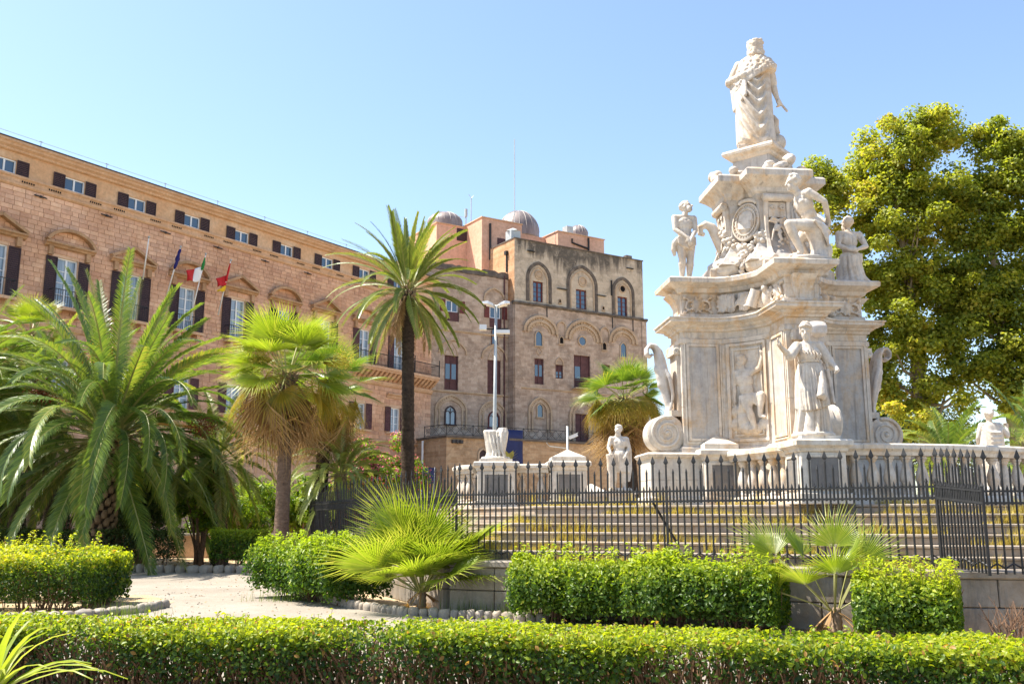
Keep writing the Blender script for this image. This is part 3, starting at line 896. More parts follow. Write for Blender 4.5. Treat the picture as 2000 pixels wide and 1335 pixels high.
# ------------------------------------------------------------------ medieval tower, its wing and roof rooms
TF = Frame(W(1003, 1012, 83.0), radians(58.0))
def make_tower():
    root = empty('tower', (TF.o.x, TF.o.y, 0), TF.rz, 'tall weathered square stone tower with pointed arches and red windows', 'building')
    zt = TF.pl(1008, 465)[1]; sr = TF.pl(1260, 560)[0]; zl = TF.pl(1003, 588)[1]; zl2 = TF.pl(1115, 764)[1]
    holes = []
    def rect(x0, x1, y0, y1, off=0.0): return TF.rect(x0, x1, y0, y1, off)
    wins_u = [rect(1042.5, 1062, 549, 589), rect(1126.5, 1147, 565, 603), rect(1208, 1227, 579, 617)]
    wins_c = [rect(1044, 1062, 700, 750), rect(1085, 1100, 712, 739), rect(1121, 1153, 694, 758), rect(1178, 1192, 712, 745)]
    door = rect(1124, 1150, 808, 866)
    holes = wins_u + wins_c + [door]
    D = 13.0
    low = MB()
    zmid = (zl + zl) / 2
    holed_wall(low, 0, sr, 0, zl, [h for h in holes if h[3] < zl], 0, 0.35)
    low.quad((0, D, 0), (0, 0, 0), (0, 0, zl), (0, D, zl)); low.quad((sr, 0, 0), (sr, D, 0), (sr, D, zl), (sr, 0, zl)); low.quad((sr, D, 0), (0, D, 0), (0, D, zl), (sr, D, zl))
    low.build('wall', MAT['tower_stone'], root)
    up = MB(); i = 0.18
    holed_wall(up, i, sr - i, zl, zt, [h for h in holes if h[2] > zl - 0.6], 0.12, 0.35)
    up.quad((sr - i, 0.12, zl), (sr - i, D, zl), (sr - i, D, zt), (sr - i, 0.12, zt)); up.quad((sr - i, D, zl), (i, D, zl), (i, D, zt), (sr - i, D, zt))
    up.quad((i, D, zt), (i, 0.12, zt), (sr - i, 0.12, zt), (sr - i, D, zt))
    up.build('upper_wall', MAT['tower_upper'], root)
    b = MB(); b.quad((i - 0.002, D, zl), (i - 0.002, 0.12, zl), (i - 0.002, 0.12, zt), (i - 0.002, D, zt)); b.build('side_wall', MAT['tower_side'], root)
    # parapet capping
    b = MB(); b.bx(i - 0.06, sr - i + 0.06, 0.04, 0.5, zt, zt + 0.10); b.bx(i - 0.06, i + 0.4, 0.5, D, zt, zt + 0.10); b.bx(sr - 2.2, sr - 1.5, 0.1, 0.6, zt + 0.1, zt + 0.38); b.build('parapet_capping', MAT['dark_trim'], root)
    # weathered ledge
    b = MB(); n = 46
    rings = []
    for k in range(n + 1):
        x = -0.12 + (sr + 0.24) * k / n; j = random.uniform(-0.05, 0.05); d = random.uniform(0, 0.06)
        rings.append([(x, 0.13, zl + 0.14 + j), (x, -0.12 - d, zl + 0.06 + j), (x, -0.16 - d, zl - 0.08), (x, -0.02, zl - 0.22 + j), (x, 0.13, zl - 0.22)])
    b.loft(rings); b.build('ledge', MAT['dark_trim'], root)
    b = MB(); profile(b, [(0.01, zl2 + 0.08), (-0.09, zl2 + 0.05), (-0.09, zl2 - 0.05), (0.01, zl2 - 0.1)], 0, sr); b.build('string_course', MAT['tower_trim'], root)
    # clasping corner strips
    for x0, x1 in ((0.1, 0.75), (sr - 0.6, sr - 0.05)):
        b = MB(); b.bx(x0, x1, -0.1, 0.02, 0, zl - 0.24); b.build('corner_strip', MAT['tower_stone'], root)
    # windows
    for r in wins_u: window_set(root, *r, 0.3, 'red_wood', 'glass', cross=4, fw=0.11)
    def red_panel(r, sub=None, mat='maroon_wood'):
        p = empty('shuttered_window'); p.parent = root
        b = MB(); x0, x1, z0, z1 = r; xm = (x0 + x1) / 2
        b.bx(x0, x1, 0.16, 0.22, z0, z1); b.bx(x0, x0 + 0.09, 0.10, 0.16, z0, z1); b.bx(x1 - 0.09, x1, 0.10, 0.16, z0, z1); b.bx(xm - 0.06, xm + 0.06, 0.11, 0.16, z0, z1)
        b.bx(x0 + 0.09, xm - 0.06, 0.12, 0.16, z0 + (z1 - z0) * 0.26, z0 + (z1 - z0) * 0.30); b.bx(xm + 0.06, x1 - 0.09, 0.12, 0.16, z0 + (z1 - z0) * 0.26, z0 + (z1 - z0) * 0.30)
        b.build('leaf', MAT[mat], p)
        if sub:
            for a, c, d, e in sub:
                b = MB(); b.bx(x0 + (x1 - x0) * a, x0 + (x1 - x0) * c, 0.135, 0.155, z0 + (z1 - z0) * d, z0 + (z1 - z0) * e); b.build('pane', MAT['glass'], p)
        return p
    two = [(0.12, 0.44, 0.32, 0.76), (0.56, 0.88, 0.32, 0.76)]
    red_panel(wins_c[0], two); red_panel(wins_c[1], [(0.15, 0.42, 0.08, 0.5), (0.58, 0.85, 0.08, 0.5)]); red_panel(wins_c[2], [(0.1, 0.42, 0.25, 0.66)]); red_panel(wins_c[3]); red_panel(door)
    x0, x1, z0, z1 = rect(1116, 1161, 743, 759)
    bal = empty('balcony'); bal.parent = root
    b = MB(); b.bx(x0, x1, -0.7, 0.0, z0 - 0.12, z0); b.build('slab', MAT['tower_trim'], bal)
    b = MB(); b.bx(x0, x1, -0.68, -0.64, z1 - 0.05, z1)
    k = x0
    while k < x1: b.bx(k, k + 0.03, -0.68, -0.65, z0, z1 - 0.05); k += 0.14
    b.build('railing', MAT['dark_iron'], bal)
    # arches: name, left, right, apex y, springing y, foot y, width, material, count of orders
    def arch(x0, x1, ya, ys, yf, w, mat, y0=-0.12, orders=1, off=0.0, pointed=0.3, par=None):
        xm = (x0 + x1) / 2
        a, c = TF.pl(x0, ys, off)[0], TF.pl(x1, ys, off)[0]
        za, zs, zf = TF.pl(xm, ya, off)[1], TF.pl(xm, ys, off)[1], TF.pl(xm, yf, off)[1]
        g = empty('arch'); g.parent = par or root
        for k in range(orders):
            ins = k * (w + 0.22)
            b = MB()
            if k % 2 == 1 or orders == 1 or k == 0:
                bar_path(b, arch_pts(a + ins, c - ins, zf, zs, za - ins, 9, pointed), w, off + y0 + 0.05 * k, off + 0.06)
                b.build('moulding', MAT[mat], g)
            # separate wedge stones between two orders
            if k + 1 < orders:
                pts = arch_pts(a + ins + (w + 0.22) / 2, c - ins - (w + 0.22) / 2, zs, zs, za - ins - (w + 0.22) / 2, 9, pointed)
                vm = 0
                for q in range(len(pts) - 1):
                    b = MB(); p0, p1 = pts[q], pts[q + 1]
                    p0 = (p0[0] + (p1[0] - p0[0]) * 0.08, p0[1] + (p1[1] - p0[1]) * 0.08); p1 = (p1[0] - (p1[0] - p0[0]) * 0.08, p1[1] - (p1[1] - p0[1]) * 0.08)
                    bar_path(b, [p0, p1], 0.30, off - 0.035 - random.uniform(0, 0.05), off + 0.06)
                    b.build('wedge_stone', MAT['tower_trim'], g)
        return a, c, zf, zs, za
    for x0, x1, ya, ys, yf in ((1030, 1074, 514, 545, 590), (1109, 1164, 521, 556, 605), (1197, 1236, 544, 572, 618)):
        a, c, zf, zs, za = arch(x0, x1, ya, ys, yf, 0.30, 'dark_trim', -0.08, 1, 0.12)
        b = MB(); bar_path(b, arch_pts(a + 0.32, c - 0.32, zf, zs - 0.1, za - 0.4, 9), 0.12, 0.06, 0.18); b.build('inner_moulding', MAT['tower_trim'], root)
    for px, py, r, dk in ((1052.4, 537, 0.46, 0), (1137.6, 550, 0.5, 0), (1215.6, 564, 0.42, 1)):
        s, z = TF.pl(px, py, 0.12)
        g = empty('roundel', (s, 0.12, z)); g.parent = root
        b = MB(); b.M = Matrix.Rotation(pi / 2, 4, 'X')
        n = 20
        rings = [[(rr * cos(2 * pi * k / n), rr * sin(2 * pi * k / n), zz) for k in range(n)] for rr, zz in ((r, -0.02), (r, 0.08), (r * 0.75, 0.08), (r * 0.7, 0.0))]
        b.loft(rings, False, False); b.build('ring', MAT['tower_trim'], g, True, 40)
        b = MB(); b.M = Matrix.Rotation(pi / 2, 4, 'X'); b.lathe([(r * 0.72, -0.01), (r * 0.72, 0.012), (r * 0.3, 0.02 if dk else 0.07), (0.01, 0.02 if dk else 0.07)], 16); b.build('boss', MAT['black_void' if dk else 'tower_trim'], g)
    for x0, x1, ya, ys, yf in ((1023, 1086, 618, 648, 650), (1104, 1173, 627, 664, 666), (1190, 1242, 640, 668, 670)):
        arch(x0, x1, ya, ys, yf, 0.22, 'tower_trim', -0.2, 3, 0.0, 0.15)
    for x0, x1, ya, ys, yf in ((1088, 1104, 628, 638, 661), (1172, 1189, 639, 650, 668)):
        arch(x0, x1, ya, ys, yf, 0.12, 'tower_trim', -0.12, 1)
    for x0, x1, ya, ys, yf in ((1032, 1075.5, 776, 805, 842), (1112, 1172, 779, 815, 862)):
        arch(x0, x1, ya, ys, yf, 0.16, 'tower_trim', -0.16, 2, 0.0, 0.35)
    # pointed lights
    def lancet(x0, x1, y0, y1, mat='glass', frame='tower_trim', fw=0.10, off=0.0, par=None, tracery=False):
        g = empty('pointed_window'); g.parent = par or root
        a, c, zb, za = TF.rect(x0, x1, y0, y1, off); hw = (c - a) / 2
        pts = arch_pts(a, c, zb, za - hw * 1.15, za, 7, 0.45)
        b = MB(); b.face([b.vert((p[0], off - 0.012, p[1])) for p in pts[::-1]]); b.build('pane', MAT[mat], g)
        b = MB(); bar_path(b, pts, fw, off - 0.09, off + 0.02); b.bx(a - fw, c + fw, off - 0.12, off + 0.02, zb - 0.12, zb); b.build('frame', MAT[frame], g)
        if tracery:
            xm = (a + c) / 2; b = MB(); b.bx(xm - 0.03, xm + 0.03, off - 0.07, off - 0.02, zb, za - hw * 0.3)
            for u, v in ((a, xm), (xm, c)):
                bar_path(b, arch_pts(u, v, zb + (za - zb) * 0.4, zb + (za - zb) * 0.5, zb + (za - zb) * 0.75, 5, 0.4), 0.05, off - 0.06, off - 0.02)
            b.build('tracery', MAT['shutter'], g)
    lancet(1045, 1059, 646, 675); lancet(1211, 1223, 669, 697); lancet(1048, 1060, 788, 814)
    lancet(1092, 1100, 657, 671, 'black_void', fw=0.06); lancet(1176, 1184, 668, 683, 'black_void', fw=0.06)
    for px, py in ((1093, 588), (1178, 602)): lancet(px - 2.2, px + 2.2, py - 4, py + 3, 'black_void', fw=0.05, off=0.12)
    s, z = TF.pl(1137, 666)
    g = empty('round_window', (s, 0, z)); g.parent = root
    b = MB(); b.M = Matrix.Rotation(pi / 2, 4, 'X'); n = 24
    b.loft([[(rr * cos(2 * pi * k / n), rr * sin(2 * pi * k / n), zz) for k in range(n)] for rr, zz in ((0.52, -0.02), (0.52, 0.12), (0.40, 0.10), (0.37, 0.0))], False, False); b.build('ring', MAT['tower_trim'], g, True, 40)
    b = MB(); b.M = Matrix.Rotation(pi / 2, 4, 'X'); b.face([b.vert((0.4 * cos(2 * pi * k / n), 0.4 * sin(2 * pi * k / n), 0.015)) for k in range(n)]); b.build('pane', MAT['glass'], g)
    s, z = TF.pl(1053, 686)
    b = MB(); bar_path(b, [(s - 0.3, z), (s, z + 0.38), (s + 0.3, z), (s, z - 0.38), (s - 0.3, z)], 0.08, -0.06, 0.01); b.build('diamond', MAT['tower_trim'], root)
    # pointed blind arch over the small red window
    arch(1085, 1100, 698, 711, 712, 0.10, 'tower_trim', -0.07, 1, 0.0, 0.5)
    # iron straps
    for px, py, dx, dz in ((1099, 564, 0.55, 0.03), (1175, 577, 0.55, 0.03), (1038, 490, 0.4, 0.03), (1231, 524, 0.4, 0.03), (1195, 562, 0.04, 0.75), (1196, 629, 0.04, 0.6), (1068, 612, 0.04, 0.6), (1236, 633, 0.04, 0.7)):
        s, z = TF.pl(px, py); b = MB(); b.bx(s - dx, s + dx, -0.06, 0.13, z - dz, z + dz); b.build('iron_strap', MAT['dark_iron'], root)
    # rain pipe on the side wall
    b = MB(); b.tube([(0.1, 1.35, zt - 1.2), (0.1, 1.35, zl + 3)], 0.08, 6); b.box((0.1, 1.35, zt - 1.1), (0.35, 0.35, 0.35)); b.build('rain_pipe', MAT['dark_iron'], root)

    # ---- lower wing between tower and palace
    OFF = 0.9
    def wr(x0, x1, y0, y1): return TF.rect(x0, x1, y0, y1, OFF)
    sl = TF.pl(838, 700, OFF)[0] - 3.0; zw = TF.pl(920, 529, OFF)[1]
    wc = [wr(868, 895, 694, 761), wr(952, 978, 703, 771)]
    wb = [wr(870, 897, 586, 627), wr(956, 980, 598, 640)]
    b = MB()
    holed_wall(b, sl, 0.0, 0, zw, wc + wb, OFF, 0.35)
    b.quad((sl, OFF, zw), (0, OFF, zw), (0, D + 3, zw), (sl, D + 3, zw)); b.quad((sl, D + 3, 0), (sl, OFF, 0), (sl, OFF, zw), (sl, D + 3, zw))
    b.build('wing_wall', MAT['tower_stone'], root)
    b = MB(); rings = []
    for k in range(31):
        x = sl + (0 - sl) * k / 30; j = random.uniform(-0.09, 0.09)
        rings.append([(x, OFF + 0.5, zw + 0.3 + j), (x, OFF - 0.05, zw + 0.28 + j), (x, OFF - 0.10, zw - 0.25 + j), (x, OFF + 0.01, zw - 0.32)])
    b.loft(rings); b.build('wing_parapet', MAT['dark_trim'], root)
    for yy in (760, 641):
        z = TF.pl(900, yy + 6, OFF)[1]
        b = MB(); profile(b, [(OFF + 0.01, z + 0.1), (OFF - 0.11, z + 0.07), (OFF - 0.11, z - 0.04), (OFF + 0.01, z - 0.12)], sl, -0.05); b.build('string_course', MAT['tower_trim'], root)
    for r in wc:
        p = red_panel(r, two if r is wc[0] else None); p.location = (0, OFF, 0)
    for r in wb:
        x0, x1, z0, z1 = r; zm = z0 + (z1 - z0) * 0.45
        w = window_set(root, x0 + 0.1, x1 - 0.1, zm, z1, OFF + 0.2, 'white_paint', 'glass', fw=0.07)
        b = MB(); b.bx(x0, x1, OFF + 0.1, OFF + 0.2, z0, zm); b.build('apron', MAT['maroon_wood'], root)
        for sg in (0, 1):
            b = MB(); xx = x0 - 0.55 if sg == 0 else x1 + 0.02
            b.bx(xx, xx + 0.53, OFF - 0.05, OFF + 0.0, zm - 0.05, z1); b.build('shutter', MAT['red_wood'], root)
    for x0, x1, ya, ys, yf, o in ((857, 910, 663, 688, 690, 1), (941, 988, 673, 699, 701, 1), (850, 910, 771, 800, 836, 2), (936, 987, 782, 810, 844, 2), (945, 985, 563, 585, 590, 1)):
        arch(x0, x1, ya, ys, yf, 0.15, 'tower_trim', -0.13, o, OFF, 0.4)
    # branch tracery above the tall red windows
    for x0, x1, y0, y1 in ((869, 894, 668, 694), (953, 978, 678, 703)):
        a, c, z0, z1 = wr(x0, x1, y0, y1); xm = (a + c) / 2; b = MB()
        for sg in (-1, 1):
            bar_path(b, [(xm + sg * (c - a) / 2 * u, z0 + (z1 - z0) * (1 - u) ** 0.6) for u in (1, 0.8, 0.6, 0.4, 0.2, 0.02)][::sg], 0.07, OFF - 0.05, OFF + 0.01)
            bar_path(b, [(xm + sg * 0.02, z0 + (z1 - z0) * 0.1), (xm + sg * (c - a) * 0.2, z0 + (z1 - z0) * 0.55)][::sg], 0.07, OFF - 0.05, OFF + 0.01)
        b.build('tracery', MAT['tower_trim'], root)
    lancet(869, 889, 793, 828, 'curtained_glass', 'shutter', 0.12, OFF, None, True); lancet(954, 974, 803, 835, 'curtained_glass', 'red_wood', 0.12, OFF, None, True)
    lancet(960, 971, 640, 672, 'glass', 'maroon_wood', 0.06, OFF)
    b = MB(); b.tube([(-0.45, OFF - 0.08, zw), (-0.45, OFF - 0.08, 4)], 0.07, 6); b.build('rain_pipe', MAT['maroon_wood'], root)

    # ---- pink plastered roof rooms with metal domes
    def room(name, px, offl, w, d, zb, ztop, openings=()):
        """room whose front left corner shows at photograph column px, set back offl metres"""
        s = TF.pl(px, 500, offl)[0]
        g = empty(name, (s, offl, 0)); g.parent = root
        b = MB(); b.bx(0, w, 0, d, zb, ztop); b.build('wall', MAT['pink_plaster'], g)
        b = MB(); b.bx(-0.08, w + 0.08, -0.08, 0.25, ztop, ztop + 0.1); b.bx(-0.08, 0.25, 0.25, d, ztop, ztop + 0.1); b.build('coping', MAT['moulding'], g)
        for face, u0, u1, z0, z1, m in openings:
            b = MB()
            if face == 'f': b.bx(u0, u1, -0.05, 0.02, z0, z1)
            else: b.bx(-0.05, 0.02, u0, u1, z0, z1)
            b.build('window', MAT[m], g)
        return s
    def dome(px, py_top, offl, r, zc, h):
        s = TF.pl(px, 440, offl)[0]
        g = empty('dome', (s, offl, zc)); g.parent = root
        b = MB(); prof = [(r, -0.6), (r, 0)] + [(r * cos(a), h * sin(a)) for a in [pi / 2 * k / 10 for k in range(1, 10)]] + [(0.03, h)]
        b.lathe(prof, 36); b.build('shell', MAT['dome_metal'], g, True, 50)
        for k in range(18):
            a = 2 * pi * k / 18; b = MB()
            b.tube([(r * 1.005 * cos(a) * cos(t), r * 1.005 * sin(a) * cos(t), h * 1.005 * sin(t)) for t in [pi / 2 * q / 8 * 0.97 for q in range(9)]], 0.028, 4)
            b.build('rib', MAT['dome_rib'], g)
    z2 = TF.pl(940, 424, 4.6)[1]
    room('roof_room', 941, 4.6, TF.pl(1019, 450, 4.6)[0] - TF.pl(941, 450, 4.6)[0], 11, zw - 0.5, z2,
         (('f', 1.7, 2.9, TF.pl(975, 481, 4.6)[1], TF.pl(975, 465, 4.6)[1], 'maroon_wood'), ('l', 1.0, 1.5, zw + 0.2, zw + 1.5, 'maroon_wood')))
    b = MB(); o = TF.pl(957, 450, 4.55)[0]; b.tube([(o, 4.5, z2 - 0.5), (o, 4.5, zt - 1)], 0.11, 6); b.build('rain_pipe', MAT['dark_iron'], root)
    z3 = TF.pl(1050, 462, 5.2)[1]; a = TF.pl(1017, 460, 5.2)[0]; c = TF.pl(1090, 470, 5.2)[0]
    b = MB(); b.bx(a, c, 5.2, 5.6, zt - 1, z3); b.build('roof_wall', MAT['pink_plaster'], root)
    dome(1013, 413, 9.0, TF.pl(1052, 440, 9.0)[0] - TF.pl(1013, 440, 9.0)[0] - 0.35, TF.pl(1013, 456, 9.0)[1], TF.pl(1013, 413, 9.0)[1] - TF.pl(1013, 456, 9.0)[1])
    z4 = TF.pl(1106, 455, 3.0)[1]
    room('roof_room', 1090, 3.0, TF.pl(1180, 470, 3.0)[0] - TF.pl(1090, 460, 3.0)[0], 4, zt - 0.5, z4)
    o = TF.pl(1149, 470, 2.95)[0]; o2 = TF.pl(1117, 467, 2.95)[0]
    b = MB(); b.tube([(o, 2.9, z4 - 0.1), (o, 2.9, zt)], 0.09, 6); b.tube([(o2, 2.9, z4 - 0.5), (o2, 2.9, z4 - 0.9), (o, 2.9, z4 - 1.25)], 0.09, 6); b.build('rain_pipe', MAT['dark_iron'], root)
    dome(1129, 443, 5.0, 1.0, TF.pl(1129, 458, 5.0)[1], 0.95)
    b = MB(); s, z = TF.pl(1109, 452, 4.0); b.box((s, 4.0, z), (0.75, 0.8, 0.9)); b.build('roof_box', MAT['galvanised'], root)
    s, z = TF.pl(1002, 462, 1.2); b = MB(); b.box((s, 1.2, zt + 0.55), (1.0, 1.0, 0.9)); b.lathe([(0.75, 0), (0.02, 0.35)], 4, (s, 1.2, zt + 1.0)); b.build('chimney_box', MAT['galvanised'], root)
    z5 = TF.pl(880, 440, 7.5)[1]
    room('roof_room', 852, 7.5, TF.pl(912, 440, 7.5)[0] - TF.pl(852, 440, 7.5)[0], 6, zw - 0.5, z5,
         (('f', 2.2, 3.3, TF.pl(885, 468, 7.5)[1], TF.pl(885, 444, 7.5)[1], 'shutter'),))
    dome(869, 416, 9.5, 1.75, TF.pl(871, 438, 9.5)[1], TF.pl(871, 416, 9.5)[1] - TF.pl(871, 438, 9.5)[1])
    # masts
    for px, y0, y1, off, r in ((1005, 272, 430, 6.0, 0.045), (920, 387, 432, 8.0, 0.05), (910, 408, 438, 8.0, 0.06)):
        s, z0 = TF.pl(px, y1, off); z1 = TF.pl(px, y0, off)[1]
        b = MB(); b.tube([(s, off, z0 - 1.5), (s, off, z1)], r, 5)
        if r == 0.05: b.tube([(s - 0.3, off, z1 + 0.35), (s, off, z1), (s + 0.3, off, z1 + 0.35)], 0.03, 4)
        if r == 0.06: b.bx(s - 0.12, s + 0.12, off - 0.1, off + 0.1, z1 - 0.8, z1); b.tube([(s - 1.0, off, z1 - 0.9), (s, off, z1 - 0.9)], 0.02, 4)
        b.build('antenna', MAT['galvanised'], root)
make_tower()

# ------------------------------------------------------------------ terrace in front of the tower
def make_terrace():
    OFF = -4.5
    root = empty('terrace', (TF.o.x, TF.o.y, 0), TF.rz, 'brown stone terrace with lattice iron railing at the tower foot', 'terrace')
    s0, zt = TF.pl(872, 849, OFF); s1 = s0 + 24
    b = MB()
    b.bx(s0, s1, OFF, -0.15, 0, zt - 0.18)
    b.build('wall', MAT['terrace_stone'], root)
    # angled return towards the palace
    sl, zl = TF.pl(829, 846, OFF + 3.0)
    b = MB(); b.prism([(sl, OFF + 3.0), (s0 - 0.01, OFF + 0.002), (s0 - 0.01, 0.7), (sl, 0.7)], 0, zt - 0.18); b.build('side_wall', MAT['terrace_stone'], root)
    b = MB(); b.prism([(sl - 0.1, OFF + 2.9), (s0 - 0.08, OFF - 0.16), (s1, OFF - 0.16), (s1, -0.2), (sl - 0.1, -0.2)], zt - 0.18, zt); b.build('coping', MAT['dark_trim'], root)
    # railing
    r = empty('railing'); r.parent = root
    L = MB(); P = MB()
    def run(p0, p1):
        p0 = Vector(p0); p1 = Vector(p1); n = int((p1 - p0).length / 0.8); h = 0.85
        for i in range(n):
            a = p0.lerp(p1, i / n); c = p0.lerp(p1, (i + 1) / n)
            up = Vector((0, 0, h)); m = Vector((0, 0, 0.08))
            L.tube([a + m, c + up], 0.016, 4); L.tube([a + up, c + m], 0.016, 4)
            d = (c - a); mid = (a + c) / 2 + Vector((0, 0, (h + 0.08) / 2))
            L.tube([mid + d * 0.25, mid + Vector((0, 0, 0.2)), mid - d * 0.25, mid - Vector((0, 0, 0.2)), mid + d * 0.25], 0.014, 4)
            if i % 3 == 0: P.tube([a, a + Vector((0, 0, h + 0.06))], 0.03, 5)
        P.tube([p0 + Vector((0, 0, h)), p1 + Vector((0, 0, h))], 0.026, 5); P.tube([p0 + Vector((0, 0, 0.08)), p1 + Vector((0, 0, 0.08))], 0.02, 5)
    run((sl, OFF + 3.0, zt), (s0, OFF, zt)); run((s0, OFF, zt), (s1, OFF, zt))
    P.build('rail', MAT['dark_iron'], r); tag(L.build('lattice', MAT['dark_iron'], r), kind='stuff')
    # doorway, blind arch, lamps, downpipe
    def niche(x0, x1, y0, y1, off, name):
        a, c, zb, za = TF.rect(x0, x1, y0, y1, off); g = empty(name); g.parent = root
        pts = arch_pts(a, c, zb, za - (c - a) * 0.55, za, 7, 0.4)
        b = MB(); b.face([b.vert((p[0], off - 0.012, p[1])) for p in pts[::-1]]); b.build('door_leaf', MAT['shutter'], g)
        b = MB(); bar_path(b, pts, 0.14, off - 0.09, off + 0.02); b.build('frame', MAT['tower_trim'], g)
    niche(934, 952, 876, 930, OFF, 'pointed_door'); 
    x, z = TF.pl(893, 862, OFF)
    for k in range(3):
        b = MB(); b.box((x - 0.4 + 0.35 * k, OFF - 0.12, z), (0.26, 0.24, 0.26)); b.build('floodlight', MAT['lead'], root)
    b = MB(); b.tube([(sl - 0.3, OFF + 2.7, zt - 0.3), (sl - 0.3, OFF + 2.7, 1)], 0.09, 6); b.build('rain_pipe', MAT['white_metal'], root)
    # big banner hung on the wall
    a, c, zb, za = TF.rect(950, 1021, 838, 922, OFF - 0.12)
    ban = empty('banner', (TF.o.x, TF.o.y, 0), TF.rz, 'large navy blue banner with a gold emblem hanging on the terrace wall', 'banner')
    b = MB(); n = 12
    rows = [[(a + (c - a) * i / n, OFF - 0.14 + 0.03 * sin(i * 0.9 + k), zb + (za - zb) * k / 6) for i in range(n + 1)] for k in range(7)]
    b.loft(rows, False, False, False); o = b.build('cloth', MAT['navy'], ban, True); m = o.modifiers.new('thick', 'SOLIDIFY'); m.thickness = 0.02
    # golden blurred motif in the lower half: a castle-like patch with rays
    b = MB(); w = c - a; h = za - zb
    def fan(pts, yy): b.face([b.vert((a + w * x, OFF - 0.20 - yy, zb + h * z)) for x, z in pts])
    fan([(0.36, 0.02), (0.62, 0.02), (0.66, 0.30), (0.74, 0.40), (0.72, 0.52), (0.60, 0.44), (0.52, 0.50), (0.46, 0.40), (0.34, 0.44), (0.36, 0.22)], 0)
    for k in range(7):
        t = -0.5 + k * 0.24; fan([(0.66, 0.2 + 0.03 * k), (0.68, 0.2 + 0.03 * k), (0.66 + 0.27 * cos(t), 0.2 + 0.03 * k + 0.20 * sin(t))], 0.004)
    b.build('emblem', MAT['banner_gold'], ban)
    # small blue notice on a post beside the terrace
    p = W(838, 925, 68.0)
    sg = empty('notice_board', (p.x, p.y, 0), TF.rz, 'small navy notice board with white edge in front of the terrace corner', 'sign')
    b = MB(); b.bx(-0.40, 0.40, -0.02, 0.02, p.z - 0.65, p.z + 0.45); b.build('panel', MAT['navy'], sg)
    b = MB(); b.bx(0.40, 0.47, -0.03, 0.03, p.z - 0.7, p.z + 0.48); b.bx(-0.46, -0.40, -0.03, 0.03, p.z - 0.7, p.z + 0.48); b.build('edge', MAT['white_metal'], sg)
    b = MB(); b.bx(-0.46, -0.40, 0.031, 0.09, 0, p.z + 0.4); b.bx(0.40, 0.46, 0.031, 0.09, 0, p.z + 0.4); b.build('post', MAT['galvanised'], sg)
make_terrace()

# ------------------------------------------------------------------ sculpting helpers
def sculpt_mesh(mb, name, mat, voxel=0.02, smooth=4, fac=0.5):
    """union of closed shapes into one continuous surface"""
    o = mb.build(name + '_tmp', mat)
    r = o.modifiers.new('r', 'REMESH'); r.mode = 'VOXEL'; r.voxel_size = voxel; r.use_smooth_shade = True
    if smooth:
        s = o.modifiers.new('s', 'SMOOTH'); s.factor = fac; s.iterations = smooth
    dg = bpy.context.evaluated_depsgraph_get()
    me = bpy.data.meshes.new_from_object(o.evaluated_get(dg))
    me.name = name
    old = o.data
    bpy.data.objects.remove(o); bpy.data.meshes.remove(old)
    if not me.materials: me.materials.append(mat)
    return me

def V3(*a): return Vector(a)
def hand(mb, wrist, d, palm_n, s=1.0, curl=0.5, side=1):
    """palm with four unequal fingers and a thumb from its side"""
    d = Vector(d).normalized(); n = Vector(palm_n); n = (n - d * n.dot(d)).normalized(); w = d.cross(n) * side
    p = Vector(wrist)
    mb.cap(p, p + d * 0.075 * s, 0.034 * s, 0.040 * s, 8)
    for i, (off, ln) in enumerate(((-0.034, 0.07), (-0.011, 0.085), (0.012, 0.08), (0.034, 0.06))):
        b = p + d * 0.085 * s + w * off * s
        k = b + (d * cos(curl * 0.5) + n * sin(curl * 0.5)) * ln * 0.55 * s
        t = k + (d * cos(curl * 1.5) + n * sin(curl * 1.5)) * ln * 0.5 * s
        mb.cap(b, k, 0.0125 * s, 0.0115 * s, 6); mb.cap(k, t, 0.0115 * s, 0.010 * s, 6)
    b = p + d * 0.03 * s - w * 0.032 * s
    k = b + (d * 0.6 - w * 0.6 + n * 0.4).normalized() * 0.045 * s
    mb.cap(b, k, 0.015 * s, 0.013 * s, 6); mb.cap(k, k + (d * 0.9 + n * 0.5).normalized() * 0.04 * s, 0.013 * s, 0.011 * s, 6)

